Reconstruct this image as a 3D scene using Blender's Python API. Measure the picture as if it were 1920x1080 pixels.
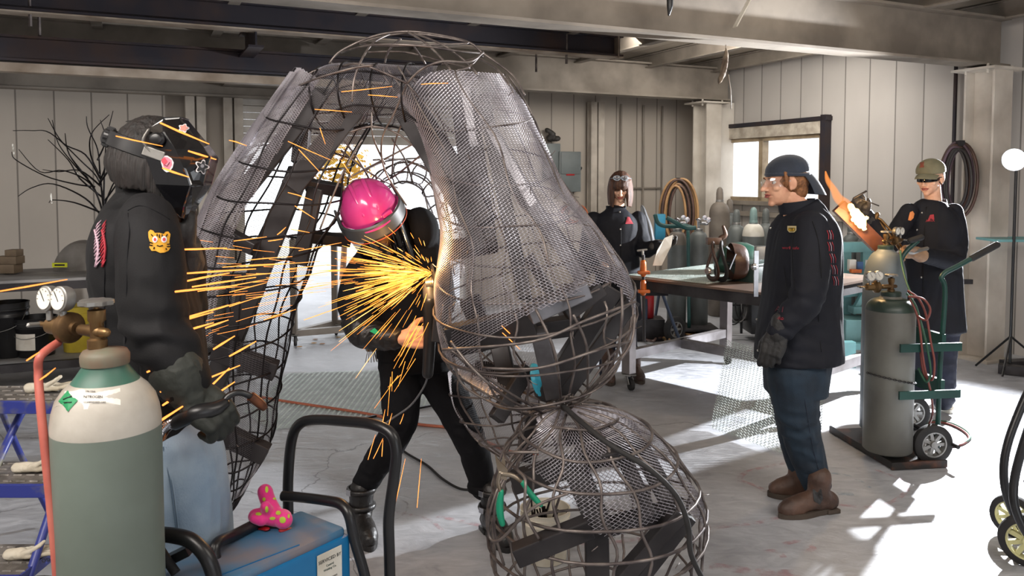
import bpy, bmesh, math, random
import numpy as np
from mathutils import Vector, Matrix, noise
from mathutils.bvhtree import BVHTree
for _o in list(bpy.data.objects): bpy.data.objects.remove(_o)
SC = bpy.context.scene; COL = SC.collection
# ---------------------------------------------------------------- camera
FPX, PPX, HOR, EYE, PITCH = 1500.0, 960.0, 335.0, 1.6, math.radians(3)
PPY = HOR + FPX*math.tan(PITCH)
_c = bpy.data.cameras.new('camera'); cam = bpy.data.objects.new('camera', _c); COL.objects.link(cam)
cam.location = (0, 0, EYE); cam.rotation_euler = (math.pi/2-PITCH, 0, 0)
_c.sensor_width = 36; _c.lens = FPX*36/1920; _c.shift_y = -(540-PPY)/1920
_c.clip_start = .05; _c.clip_end = 200
_c.dof.use_dof = True; _c.dof.focus_distance = 3.4; _c.dof.aperture_fstop = 11
SC.camera = cam
# ---------------------------------------------------------------- exposure
SC.view_settings.view_transform = 'Standard'; SC.view_settings.look = 'None'
SC.view_settings.gamma = 1; SC.view_settings.exposure = 0.22
try: SC.view_settings.use_curve_mapping = False
except Exception: pass
# ---------------------------------------------------------------- sky
wd = bpy.data.worlds.new('sky'); SC.world = wd; wd.use_nodes = True
_bg = wd.node_tree.nodes['Background']; _bg.inputs[0].default_value = (.93, .96, 1, 1); _bg.inputs[1].default_value = 2.0
# ---------------------------------------------------------------- lamps
def lamp(name, kind, loc, aim, power, col, size=None, **kw):
    l = bpy.data.lights.new(name, kind); o = bpy.data.objects.new(name, l); COL.objects.link(o)
    o.location = loc; l.energy = power; l.color = col
    d = Vector(aim)-Vector(loc); o.rotation_euler = d.to_track_quat('-Z', 'Y').to_euler()
    if kind == 'AREA':
        l.shape = 'RECTANGLE'; l.size, l.size_y = size
    elif size: l.shadow_soft_size = size
    for k, v in kw.items(): setattr(l, k, v)
    return o
FLASH = Vector((4.12, 6.55, 1.76))
lamp('flash_lamp', 'SPOT', FLASH+Vector((-.16,-.15,-.02)), (0, 3.0, .55), 1900, (.93, .96, 1), .035, spot_size=math.radians(135), spot_blend=.7)
lamp('fill_lamp', 'AREA', (-1.6, .6, 2.95), (-.4, 4.2, .9), 150, (1, .93, .86), (2.6, 1.0))  # added overhead fill near the camera, no real fixture behind it
lamp('fill_lamp', 'AREA', (-3.2, -.6, 2.7), (-.2, 4.0, .2), 260, (.95, .97, 1), (1.6, 1.2))  # cool fill added at camera left for an unseen strobe
lamp('fill_lamp', 'AREA', (2.4, 1.2, 2.95), (1.5, 6, .9), 70, (1, .93, .86), (2.6, 1.0))  # unseen fill added at front right to brighten the hall
lamp('fill_lamp', 'AREA', (2.2, 8.2, 2.9), (2.4, 10.0, .6), 50, (1, .94, .86), (2.2, .8))  # warm fill added to brighten the back wall
# ---------------------------------------------------------------- helpers
def ray(px, py):
    cx, cy = (px-PPX)/FPX, (PPY-py)/FPX
    c, s = math.cos(PITCH), math.sin(PITCH)
    return Vector((cx, c+cy*s, -s+cy*c))
def P(px, py, D):            # the point at depth D metres on the sight line of a photo pixel
    r = ray(px, py); t = D/r.y
    return Vector((r.x*t, D, EYE+r.z*t))
def G(px, py, z=0.0):        # where that sight line meets the height z
    r = ray(px, py); t = (z-EYE)/r.z
    return Vector((r.x*t, r.y*t, z))
def V(*a): return Vector(a[0] if len(a) == 1 else a)
def lerp(a, b, t): return a+(b-a)*t
def catmull(pts, n=6, closed=False):
    pts = [np.array(p, float) for p in pts]; m = len(pts); out = []
    if m < 3 and not closed:
        return [pts[0]+(pts[-1]-pts[0])*i/n for i in range(n+1)]
    rng = range(m if closed else m-1)
    for i in rng:
        g = lambda k: pts[k % m] if closed else pts[max(0, min(m-1, k))]
        p0, p1, p2, p3 = g(i-1), g(i), g(i+1), g(i+2)
        for j in range(n):
            t = j/n
            out.append(.5*((2*p1)+(p2-p0)*t+(2*p0-5*p1+4*p2-p3)*t*t+(-p0+3*p1-3*p2+p3)*t**3))
    if not closed: out.append(pts[-1])
    return out
def frame(d, up=(0, 0, 1)):
    d = Vector(d).normalized(); up = Vector(up)
    if abs(d.dot(up)) > .97: up = Vector((1, 0, 0)) if abs(d.x) < .9 else Vector((0, 1, 0))
    x = up.cross(d).normalized(); y = d.cross(x).normalized()
    return x, y, d
def rot(axis, deg): return Matrix.Rotation(math.radians(deg), 3, axis)
class MB:
    def __init__(s): s.v = []; s.f = []; s.m = []; s.mi = 0
    def add(s, vs, fs):
        b = len(s.v); s.v += [tuple(v) for v in vs]; s.f += [tuple(b+i for i in f) for f in fs]; s.m += [s.mi]*len(fs); return s
    def box(s, c, size, R=None, bev=0):
        c = Vector(c); x, y, z = [q/2 for q in size]; R = R or Matrix.Identity(3)
        if bev <= 0 or bev*2.2 > min(size):
            vs = [c+R@Vector((i*x, j*y, k*z)) for i in (-1, 1) for j in (-1, 1) for k in (-1, 1)]
            return s.add(vs, [(0,1,3,2),(4,6,7,5),(0,4,5,1),(2,3,7,6),(0,2,6,4),(1,5,7,3)])
        bm = bmesh.new(); bmesh.ops.create_cube(bm, size=1)
        for v in bm.verts: v.co = Vector((v.co.x*size[0], v.co.y*size[1], v.co.z*size[2]))
        bmesh.ops.bevel(bm, geom=list(bm.edges), offset=bev, segments=2, affect='EDGES', profile=.5)
        bm.verts.index_update(); vs = [c+R@v.co for v in bm.verts]; fs = [[v.index for v in f.verts] for f in bm.faces]; bm.free()
        return s.add(vs, fs)
    def bar(s, a, b, w, h, up=(0, 0, 1), bev=0):      # straight bar of section w x h from a to b
        a, b = Vector(a), Vector(b); x, y, d = frame(b-a, up)
        return s.box((a+b)/2, (w, h, (b-a).length), Matrix((x, y, d)).transposed(), bev)
    def rings(s, rs, cap=True, closed=False):
        n = len(rs[0]); vs = [v for r in rs for v in r]; fs = []
        k = len(rs)
        for i in range(k if closed else k-1):
            for j in range(n):
                a = i*n+j; b = i*n+(j+1) % n; c = ((i+1) % k)*n+(j+1) % n; d = ((i+1) % k)*n+j
                fs.append((a, b, c, d))
        if cap and not closed: fs += [tuple(range(n-1, -1, -1)), tuple((k-1)*n+j for j in range(n))]
        return s.add(vs, fs)
    def tube(s, pts, r, n=8, closed=False, flat=1.0, up=(0, 0, 1), cap=True):
        pts = [Vector(p) for p in pts]; m = len(pts); rr = r if isinstance(r, (list, tuple, np.ndarray)) else [r]*m
        rs = []; px = None
        for i, p in enumerate(pts):
            if closed: d = pts[(i+1) % m]-pts[i-1]
            else: d = pts[min(i+1, m-1)]-pts[max(i-1, 0)]
            if d.length < 1e-9: d = Vector((0, 0, 1))
            d.normalize()
            if px is None: x, y, _ = frame(d, up)
            else:
                x = px-d*px.dot(d)
                x = x.normalized() if x.length > 1e-6 else frame(d, up)[0]
                y = d.cross(x)
            px = x
            rs.append([p+(x*math.cos(2*math.pi*j/n)*rr[i]+y*math.sin(2*math.pi*j/n)*rr[i]*flat) for j in range(n)])
        return s.rings(rs, cap, closed)
    def cyl(s, a, b, r, n=20, r2=None): return s.tube([a, b], [r, r if r2 is None else r2], n)
    def lathe(s, c, prof, n=28, axis=(0, 0, 1), cap=True):    # prof: (radius, height) along the axis from c
        c = Vector(c); x, y, d = frame(axis)
        rs = [[c+d*h+x*math.cos(2*math.pi*j/n)*max(r, 1e-5)+y*math.sin(2*math.pi*j/n)*max(r, 1e-5) for j in range(n)] for r, h in prof]
        return s.rings(rs, cap)
    def ell(s, c, rad, R=None, n=16, m=10):
        c = Vector(c); R = R or Matrix.Identity(3); rad = rad if hasattr(rad, '__len__') else (rad,)*3
        rs = []
        for i in range(m+1):
            t = math.pi*(i/m) ; st, ct = max(math.sin(t), 1e-3), math.cos(t)
            rs.append([c+R@Vector((rad[0]*st*math.cos(2*math.pi*j/n), rad[1]*st*math.sin(2*math.pi*j/n), -rad[2]*ct)) for j in range(n)])
        return s.rings(rs, True)
    def limb(s, pts, rad, n=14, sub=4, flat=1.0, up=(0, 0, 1)):   # round-ended tapering limb
        q = [tuple(p)+(r,) for p, r in zip(pts, rad)]
        c = catmull(q, sub) if len(q) > 2 else [np.array(q[0])+(np.array(q[1])-np.array(q[0]))*i/3 for i in range(4)]
        P_ = [Vector(a[:3]) for a in c]; R_ = [max(float(a[3]), .002) for a in c]
        d0 = (P_[0]-P_[1]).normalized(); d1 = (P_[-1]-P_[-2]).normalized()
        a0, a1 = P_[0].copy(), P_[-1].copy(); r0, r1 = R_[0], R_[-1]
        pre = [(a0+d0*r0*math.sin(t), r0*math.cos(t)) for t in (1.45, 1.1, .75, .38)]
        post = [(a1+d1*r1*math.sin(t), r1*math.cos(t)) for t in (.38, .75, 1.1, 1.45)]
        P_ = [p for p, _ in pre]+P_+[p for p, _ in post]; R_ = [r for _, r in pre]+R_+[r for _, r in post]
        return s.tube(P_, R_, n, flat=flat, up=up)
    def quad(s, a, b, c, d): return s.add([a, b, c, d], [(0, 1, 2, 3)])
    def poly3(s, pts, thick=0, nrm=None):
        pts = [Vector(p) for p in pts]; n = len(pts)
        if not thick: return s.add(pts, [tuple(range(n))])
        nrm = Vector(nrm) if nrm else (pts[1]-pts[0]).cross(pts[2]-pts[1]); nrm.normalize(); t = nrm*thick/2
        vs = [p+t for p in pts]+[p-t for p in pts]
        return s.add(vs, [tuple(range(n)), tuple(range(2*n-1, n-1, -1))]+[(i, i+n, (i+1) % n+n, (i+1) % n) for i in range(n)])
    def bounds(s):
        a = np.array(s.v); return a.min(0), a.max(0)
def wloc(o):
    l = Vector(o.location); p = o.parent
    while p: l = l+p.location; p = p.parent
    return l
def tag(o, label=None, cat=None, group=None, kind=None):
    if label: o['label'] = label
    if cat: o['category'] = cat
    if group: o['group'] = group
    if kind: o['kind'] = kind
    return o
def link(name, me, mat, parent, smooth):
    o = bpy.data.objects.new(name, me); COL.objects.link(o)
    for m in (mat if isinstance(mat, (list, tuple)) else [mat]): me.materials.append(m)
    if smooth:
        me.polygons.foreach_set('use_smooth', [True]*len(me.polygons))
        if smooth is not True: me.set_sharp_from_angle(angle=math.radians(smooth))
    if parent: o.parent = parent
    return o
def obj(name, mb, mat, parent=None, smooth=35, base=None):
    """one mesh object; vertices are given in world coordinates (or in the parent's frame when local)"""
    a = np.array(mb.v, float).reshape(-1, 3)
    if parent is not None: off = np.array(wloc(parent))
    else:
        lo, hi = a.min(0), a.max(0); off = np.array(base) if base is not None else np.array([(lo[0]+hi[0])/2, (lo[1]+hi[1])/2, lo[2]])
    me = bpy.data.meshes.new(name); me.from_pydata((a-off).tolist(), [], mb.f)
    if any(mb.m): me.polygons.foreach_set('material_index', mb.m)
    me.update(); o = link(name, me, mat, parent, smooth)
    if parent is None: o.location = off
    return o
def thing(name, loc, label, cat, group=None):
    o = bpy.data.objects.new(name, None); COL.objects.link(o); o.location = Vector(loc); o.empty_display_size = .1
    return tag(o, label, cat, group)
def dup(root, loc, rz=None, label=None):
    def cp(o, par):
        c = o.copy(); COL.objects.link(c)
        if par: c.parent = par
        for ch in o.children: cp(ch, c)
        return c
    r = cp(root, None); r.location = Vector(loc)
    if rz is not None: r.rotation_euler.z = rz
    if label: r['label'] = label
    return r
def remesh(mb, vox, smooth=4, fac=.5):
    me = bpy.data.meshes.new('tmp'); me.from_pydata(mb.v, [], mb.f); me.update()
    bm = bmesh.new(); bm.from_mesh(me); bmesh.ops.recalc_face_normals(bm, faces=bm.faces); bm.to_mesh(me); bm.free()
    o = bpy.data.objects.new('tmp', me); COL.objects.link(o)
    m = o.modifiers.new('r', 'REMESH'); m.mode = 'VOXEL'; m.voxel_size = vox
    if smooth:
        k = o.modifiers.new('s', 'SMOOTH'); k.iterations = smooth; k.factor = fac
    dg = bpy.context.evaluated_depsgraph_get(); ev = o.evaluated_get(dg)
    r = bpy.data.meshes.new_from_object(ev, depsgraph=dg)
    bpy.data.objects.remove(o); bpy.data.meshes.remove(me)
    return r
def mesh_mb(me):
    m = MB(); m.v = [tuple(v.co) for v in me.vertices]; m.f = [tuple(p.vertices) for p in me.polygons]; m.m = [0]*len(m.f); return m
def displace(mb, fn):        # fn(co, normal) -> distance along the normal
    me = bpy.data.meshes.new('t'); me.from_pydata(mb.v, [], mb.f); me.update()
    nn = [v.normal.copy() for v in me.vertices]; bpy.data.meshes.remove(me)
    mb.v = [tuple(Vector(v)+n*fn(Vector(v), n)) for v, n in zip(mb.v, nn)]; return mb
def bvh(mb): return BVHTree.FromPolygons([Vector(v) for v in mb.v], mb.f)
def on_surf(tree, px, py, off=.003):      # nearest hit of a sight line on a surface, lifted off it
    o = Vector((0, 0, EYE)); d = ray(px, py).normalized(); h = tree.ray_cast(o, d)
    if h[0] is None:
        return None
    n = h[1] if h[1].dot(d) < 0 else -h[1]
    return h[0]+n*off
def patch(tree, pts, off=.003, sub=5, thick=0):           # a flat cut-out (photo outline) laid on a surface
    """polygon in photo pixels -> fan mesh that follows the surface"""
    mb = MB(); n = len(pts); cx = sum(p[0] for p in pts)/n; cy = sum(p[1] for p in pts)/n
    rs = []; last = None
    for k in range(sub+1):
        t = max(k/sub, .001); r = []
        for x, y in pts:
            q = on_surf(tree, cx+(x-cx)*t, cy+(y-cy)*t, off)
            if q is None: q = last or P(x, y, 3)
            last = q; r.append(q)
        rs.append(r)
    return mb.rings(rs, False)
def lay(tree, fn, polys, off=.003):      # project 3-D outlines along a direction fn=(origin->dir) onto a surface
    pass
FONT = {}
def text_mb(s, size, R, c, depth=.0006, spacing=1.0, shear=0):
    cu = bpy.data.curves.new('t', 'FONT'); cu.body = s; cu.size = size; cu.align_x = 'CENTER'; cu.align_y = 'CENTER'; cu.extrude = depth; cu.space_character = spacing; cu.shear = shear
    cu.resolution_u = 2
    o = bpy.data.objects.new('t', cu); COL.objects.link(o)
    dg = bpy.context.evaluated_depsgraph_get(); me = bpy.data.meshes.new_from_object(o.evaluated_get(dg), depsgraph=dg)
    mb = MB(); mb.add([Vector(c)+R@v.co for v in me.vertices], [tuple(p.vertices) for p in me.polygons])
    bpy.data.objects.remove(o); bpy.data.meshes.remove(me); return mb
# ---------------------------------------------------------------- materials
def _nt(name):
    m = bpy.data.materials.new(name); m.use_nodes = True; nt = m.node_tree
    return m, nt, nt.nodes['Principled BSDF'], nt.nodes['Material Output']
def lin(c):
    if isinstance(c, str):
        c = [int(c[i:i+2], 16)/255 for i in (0, 2, 4)]
        c = [(x/12.92 if x <= .04045 else ((x+.055)/1.055)**2.4) for x in c]
    return (c[0], c[1], c[2], 1)
def mat(name, col, rough=.6, metal=0, col2=None, scale=6, lo=.35, hi=.65, bump=.0, bscale=None, stretch=(1, 1, 1), spec=.5, detail=5, coat=0, emit=0, rvar=0, alpha=None, sheen=0, bdist=.01):
    m, nt, b, out = _nt(name); N, L = nt.nodes, nt.links; c = lin(col)
    b.inputs['Base Color'].default_value = c; b.inputs['Roughness'].default_value = rough; b.inputs['Metallic'].default_value = metal
    b.inputs['Specular IOR Level'].default_value = spec; b.inputs['Coat Weight'].default_value = coat
    if sheen: b.inputs['Sheen Weight'].default_value = sheen
    tc = N.new('ShaderNodeTexCoord'); mp = N.new('ShaderNodeMapping'); mp.inputs['Scale'].default_value = stretch; L.new(tc.outputs['Object'], mp.inputs[0])
    c2 = lin(col2) if col2 else tuple(x*.72 for x in c[:3])+(1,)
    nz = N.new('ShaderNodeTexNoise'); nz.inputs['Scale'].default_value = scale; nz.inputs['Detail'].default_value = detail; L.new(mp.outputs[0], nz.inputs['Vector'])
    mr = N.new('ShaderNodeMapRange'); mr.inputs['From Min'].default_value = lo; mr.inputs['From Max'].default_value = hi; L.new(nz.outputs['Fac'], mr.inputs['Value'])
    mx = N.new('ShaderNodeMix'); mx.data_type = 'RGBA'; mx.inputs[6].default_value = c; mx.inputs[7].default_value = c2
    L.new(mr.outputs[0], mx.inputs[0]); L.new(mx.outputs[2], b.inputs['Base Color'])
    if rvar:
        m2 = N.new('ShaderNodeMapRange'); m2.inputs['To Min'].default_value = rough; m2.inputs['To Max'].default_value = rough+rvar; L.new(mr.outputs[0], m2.inputs['Value']); L.new(m2.outputs[0], b.inputs['Roughness'])
    if bump:
        n2 = N.new('ShaderNodeTexNoise'); n2.inputs['Scale'].default_value = bscale or scale*4; n2.inputs['Detail'].default_value = 4; L.new(mp.outputs[0], n2.inputs['Vector'])
        bp = N.new('ShaderNodeBump'); bp.inputs['Strength'].default_value = bump; bp.inputs['Distance'].default_value = bdist; L.new(n2.outputs['Fac'], bp.inputs['Height']); L.new(bp.outputs[0], b.inputs['Normal'])
    if emit: b.inputs['Emission Color'].default_value = c; b.inputs['Emission Strength'].default_value = emit
    if alpha is not None: b.inputs['Alpha'].default_value = alpha
    return m
def glow(name, col, strength):
    m, nt, b, out = _nt(name); e = nt.nodes.new('ShaderNodeEmission'); e.inputs[0].default_value = lin(col); e.inputs[1].default_value = strength
    nt.links.new(e.outputs[0], out.inputs[0]); nt.nodes.remove(b); return m
def glass(name, col=(1, 1, 1), rough=.02, mix=.85):     # thin clear pane: mostly clear, a little mirror
    m, nt, b, out = _nt(name); N, L = nt.nodes, nt.links
    t = N.new('ShaderNodeBsdfTransparent'); t.inputs[0].default_value = lin(col); g = N.new('ShaderNodeBsdfGlossy'); g.inputs['Roughness'].default_value = rough
    s = N.new('ShaderNodeMixShader'); s.inputs[0].default_value = 1-mix; L.new(t.outputs[0], s.inputs[1]); L.new(g.outputs[0], s.inputs[2]); L.new(s.outputs[0], out.inputs[0]); nt.nodes.remove(b); return m
MT = dict(
 paint=mat('painted_steel', '8d8479', .55, 0, '6f675e', 2.5, bump=.08, bscale=9, rvar=.2),
 dark_steel=mat('mill_steel', '35333a', .42, .55, '4b3a33', 2.2, .45, .72, bump=.05, bscale=30, rvar=.2),
 bare=mat('bare_flange', 'a79a8c', .5, .2, '71604f', 3),
 tube=mat('steel_tube', '3d3a3b', .42, .4, '262325', 5, bump=.05, bscale=40, rvar=.25),
 rod=mat('steel_rod', '7d746f', .36, .5, '4a4242', 14, rvar=.2),
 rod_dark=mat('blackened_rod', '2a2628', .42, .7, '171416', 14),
 mesh=mat('expanded_metal', 'd6d2d8', .3, .65, 'a39da3', 9, rvar=.15),
 mesh_zinc=mat('zinc_mesh', 'd3ddd8', .45, .3, 'b3c1bb', 9),
 black=mat('black_plastic', '111113', .35, 0, '1b1b1d', 8, bump=.03),
 rubber=mat('rubber', '1b1a1a', .75, 0, '262424', 12, bump=.1),
 chrome=mat('chrome', 'c9c9cb', .18, 1, 'a3a3a8', 7),
 brass=mat('brass', '8c6f4a', .34, .85, '54402c', 9, rvar=.25),
 zinc=mat('galvanised', '9b9a97', .42, .75, '7b7873', 7),
 white=mat('white_plastic', 'd8d5cc', .5, 0, 'bcb6a8', 6),
 card=mat('label_card', 'dcd8cf', .7, 0, 'c8c2b6', 12),
 green=mat('green_paint', '16433b', .4, 0, '12352f', 6),
 teal=mat('teal_paint', '6fa3a4', .5, 0, '5c8485', 5, bump=.05),
 wood=mat('wood', '8a6446', .6, 0, '5c3f2b', 3, stretch=(1, 8, 1), bump=.1),
 orange=mat('orange_paint', 'c8641e', .4, 0, 'a44c12', 9),
 red=mat('red_paint', 'a5161b', .35, 0, '7d1014', 7),
)
# ---------------------------------------------------------------- the hall, in its own axes: a along the beams, b into depth
AX = math.radians(25.3); BX = Vector((math.cos(AX), math.sin(AX), 0)); BY = Vector((-math.sin(AX), math.cos(AX), 0)); OC = Vector((2.6, 11.4, 0))
def W(a, b, z=0): return OC+BX*a+BY*b+Vector((0, 0, z))
def inv(p): d = Vector(p)-OC; return d.dot(BX), d.dot(BY)
RB = Matrix((BX, BY, Vector((0, 0, 1)))).transposed()
def hall(name, mb, m, kind='structure', **k):      # mb in hall axes
    o = obj(name, mb, m, None, smooth=False, base=(0, 0, 0)); o.location = OC; o.rotation_euler.z = AX
    return tag(o, kind=kind)
def panel_mat(name, base, dark, axis, pitch=.33):
    m, nt, b, out = _nt(name); N, L = nt.nodes, nt.links
    tc = N.new('ShaderNodeTexCoord'); sp = N.new('ShaderNodeSeparateXYZ'); L.new(tc.outputs['Object'], sp.inputs[0])
    def math_(op, a, v=None):
        n = N.new('ShaderNodeMath'); n.operation = op
        if hasattr(a, 'links'): L.new(a, n.inputs[0])
        else: n.inputs[0].default_value = a
        if v is not None:
            if hasattr(v, 'links'): L.new(v, n.inputs[1])
            else: n.inputs[1].default_value = v
        return n.outputs[0]
    u = math_('DIVIDE', sp.outputs[axis], pitch); f = math_('FRACT', u); d = math_('ABSOLUTE', math_('SUBTRACT', f, .5)); seam = math_('GREATER_THAN', d, .478)
    fl = math_('FLOOR', u); wn = N.new('ShaderNodeTexWhiteNoise'); wn.noise_dimensions = '1D'; L.new(fl, wn.inputs['W'])
    nz = N.new('ShaderNodeTexNoise'); nz.inputs['Scale'].default_value = 1.6; nz.inputs['Detail'].default_value = 6
    mp = N.new('ShaderNodeMapping'); mp.inputs['Scale'].default_value = (1, 1, .5); L.new(tc.outputs['Object'], mp.inputs[0]); L.new(mp.outputs[0], nz.inputs['Vector'])
    t = math_('MULTIPLY', nz.outputs['Fac'], .75); t = math_('ADD', t, math_('MULTIPLY', wn.outputs['Value'], .25))
    mx = N.new('ShaderNodeMix'); mx.data_type = 'RGBA'; mx.inputs[6].default_value = lin(base); mx.inputs[7].default_value = tuple(x*.62 for x in lin(base)[:3])+(1,); L.new(t, mx.inputs[0])
    m2 = N.new('ShaderNodeMix'); m2.data_type = 'RGBA'; L.new(mx.outputs[2], m2.inputs[6]); m2.inputs[7].default_value = lin(dark); L.new(math_('MULTIPLY', seam, .75), m2.inputs[0]); L.new(m2.outputs[2], b.inputs['Base Color'])
    b.inputs['Roughness'].default_value = .55
    bp = N.new('ShaderNodeBump'); bp.inputs['Strength'].default_value = .6; bp.inputs['Distance'].default_value = .01; L.new(math_('SUBTRACT', 1, seam), bp.inputs['Height']); L.new(bp.outputs[0], b.inputs['Normal'])
    return m
wall_b = panel_mat('wall_panels_back', 'b8aea2', '544d47', 0); wall_r = panel_mat('wall_panels_side', 'c6c0ba', '5d5853', 1)
roof_m = panel_mat('roof_deck', 'b3a797', '5f574d', 0, .2)
def floor_mat():
    m, nt, b, out = _nt('concrete_floor'); N, L = nt.nodes, nt.links
    tc = N.new('ShaderNodeTexCoord')
    def nz(scale, detail, st=(1, 1, 1), dist=0, rz=0):
        mp = N.new('ShaderNodeMapping'); mp.inputs['Scale'].default_value = st; mp.inputs['Rotation'].default_value = (0, 0, rz); L.new(tc.outputs['Object'], mp.inputs[0])
        n = N.new('ShaderNodeTexNoise'); n.inputs['Scale'].default_value = scale; n.inputs['Detail'].default_value = detail; n.inputs['Distortion'].default_value = dist; n.inputs['Roughness'].default_value = .62; L.new(mp.outputs[0], n.inputs['Vector']); return n.outputs['Fac']
    a, c = nz(1.1, 8, dist=.6), nz(5.5, 9, (1, 2.2, 1), 1.6, .5); r = N.new('ShaderNodeValToRGB'); r.color_ramp.elements[0].position = .34; r.color_ramp.elements[0].color = lin('85868b'); r.color_ramp.elements[1].position = .68; r.color_ramp.elements[1].color = lin('bfc1c6')
    av = N.new('ShaderNodeMath'); av.operation = 'ADD'; L.new(a, av.inputs[0]); L.new(c, av.inputs[1]); hv = N.new('ShaderNodeMath'); hv.operation = 'MULTIPLY'; hv.inputs[1].default_value = .5; L.new(av.outputs[0], hv.inputs[0]); L.new(hv.outputs[0], r.inputs[0])
    # cracks
    vo = N.new('ShaderNodeTexVoronoi'); vo.feature = 'DISTANCE_TO_EDGE'; vo.inputs['Scale'].default_value = .33
    dn = N.new('ShaderNodeTexNoise'); dn.inputs['Scale'].default_value = 2.5; dn.inputs['Detail'].default_value = 6; L.new(tc.outputs['Object'], dn.inputs['Vector'])
    vm = N.new('ShaderNodeVectorMath'); vm.operation = 'SCALE'; vm.inputs['Scale'].default_value = .35; L.new(dn.outputs['Color'], vm.inputs[0])
    va = N.new('ShaderNodeVectorMath'); L.new(tc.outputs['Object'], va.inputs[0]); L.new(vm.outputs[0], va.inputs[1]); L.new(va.outputs[0], vo.inputs['Vector'])
    lt = N.new('ShaderNodeMath'); lt.operation = 'LESS_THAN'; lt.inputs[1].default_value = .0012; L.new(vo.outputs['Distance'], lt.inputs[0])
    mx = N.new('ShaderNodeMix'); mx.data_type = 'RGBA'; L.new(r.outputs[0], mx.inputs[6]); mx.inputs[7].default_value = lin('3b3836')
    k = N.new('ShaderNodeMath'); k.operation = 'MULTIPLY'; k.inputs[1].default_value = .55; L.new(lt.outputs[0], k.inputs[0]); L.new(k.outputs[0], mx.inputs[0]); L.new(mx.outputs[2], b.inputs['Base Color'])
    rr = N.new('ShaderNodeMapRange'); rr.inputs['From Min'].default_value = .35; rr.inputs['From Max'].default_value = .65; rr.inputs['To Min'].default_value = .34; rr.inputs['To Max'].default_value = .62; L.new(c, rr.inputs['Value']); L.new(rr.outputs[0], b.inputs['Roughness'])
    bp = N.new('ShaderNodeBump'); bp.inputs['Strength'].default_value = .35; bp.inputs['Distance'].default_value = .012; L.new(c, bp.inputs['Height']); L.new(bp.outputs[0], b.inputs['Normal'])
    return m
def chalk(name, col):
    m, nt, b, out = _nt(name); N, L = nt.nodes, nt.links; b.inputs['Base Color'].default_value = lin(col); b.inputs['Roughness'].default_value = .8
    tc = N.new('ShaderNodeTexCoord'); n = N.new('ShaderNodeTexNoise'); n.inputs['Scale'].default_value = 22; n.inputs['Detail'].default_value = 8; L.new(tc.outputs['Object'], n.inputs['Vector'])
    r = N.new('ShaderNodeMapRange'); r.inputs['From Min'].default_value = .42; r.inputs['From Max'].default_value = .62; r.inputs['To Max'].default_value = .32; L.new(n.outputs['Fac'], r.inputs['Value']); L.new(r.outputs[0], b.inputs['Alpha']); return m
fl = MB(); fl.quad((-14, -4, 0), (14, -4, 0), (14, 16, 0), (-14, 16, 0))
def ribbon(mb, pix, w, mi):
    pts = [G(x, y, .0015) for x, y in pix]; c = [Vector(p) for p in catmull(pts, 5)] if len(pts) > 2 else pts; vs = []
    for i, p in enumerate(c):
        d = c[min(i+1, len(c)-1)]-c[max(i-1, 0)]; n = Vector((-d.y, d.x, 0)).normalized()*w/2; vs += [p+n, p-n]
    mb.mi = mi; mb.add(vs, [(2*i, 2*i+1, 2*i+3, 2*i+2) for i in range(len(c)-1)]); mb.mi = 0
for pix, w, mi in (([(1315, 992), (1380, 985), (1430, 978), (1465, 968)], .03, 1), ([(1385, 900), (1400, 885), (1450, 872), (1490, 866)], .03, 1), ([(1385, 900), (1420, 912), (1440, 925)], .03, 1),
    ([(1560, 945), (1640, 950), (1690, 930), (1700, 905), (1640, 880)], .025, 1), ([(1430, 1035), (1455, 1033), (1470, 1045)], .03, 1), ([(1470, 1020), (1500, 1015), (1525, 1028), (1500, 1035)], .03, 1),
    ([(820, 968), (900, 985), (930, 1000)], .03, 1), ([(1550, 885), (1600, 895), (1630, 915)], .03, 2), ([(1570, 925), (1600, 926)], .05, 2), ([(1680, 1035), (1710, 1045), (1690, 1060)], .03, 2),
    ([(745, 935), (765, 945), (755, 965), (735, 975)], .012, 3), ([(1330, 1060), (1420, 1072), (1500, 1075)], .06, 1), ([(740, 960), (800, 972), (830, 995)], .02, 1), ([(900, 990), (960, 1010), (1100, 1020), (1200, 1010)], .03, 1)):
    ribbon(fl, pix, w, mi)
tag(obj('floor', fl, [floor_mat(), chalk('pink_chalk', 'c8878c'), chalk('blue_chalk', '8fb0c4'), chalk('white_chalk', 'd8d8da')], None, False, base=(0, 0, 0)), kind='structure')
HT = 3.15
# back wall with the big door opening
def a_at(px, b=0):           # hall coordinate a where a sight line crosses the plane b
    r = ray(px, 335); o = Vector((0, 0, 0))-OC; t = (b-o.dot(BY))/Vector((r.x, r.y, 0)).dot(BY); p = Vector((r.x, r.y, 0))*t; return inv(p)[0]
dA, dB, dZ = a_at(452), a_at(868), 2.02
w = MB(); w.box(((-12+dA)/2, .06, HT/2), (12+dA, .12, HT)); w.box((dB/2+.06, .06, HT/2), (-dB+.12, .12, HT)); w.box(((dA+dB)/2, .06, (dZ+.35+HT)/2), (dB-dA, .12, HT-dZ-.35))
hall('wall_back', w, wall_b)
b_of = lambda px: (lambda r: (lambda o: (lambda t: inv(Vector((r.x, r.y, 0))*t)[1])((-o.dot(BX))/Vector((r.x, r.y, 0)).dot(BX)))(-OC))(ray(px, 335))
wb0, wb1 = b_of(1338), b_of(1546)          # window: far and near jamb
z0, z1 = 1.32, 2.12
w = MB()
w.box((.06, (wb1-14)/2, HT/2), (.12, 14+wb1, HT)); w.box((.06, wb0/2, HT/2), (.12, -wb0, HT)); w.box((.06, (wb0+wb1)/2, z0/2), (.12, wb0-wb1, z0)); w.box((.06, (wb0+wb1)/2, (z1+HT)/2), (.12, wb0-wb1, HT-z1))
hall('wall_right', w, wall_r)
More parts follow.
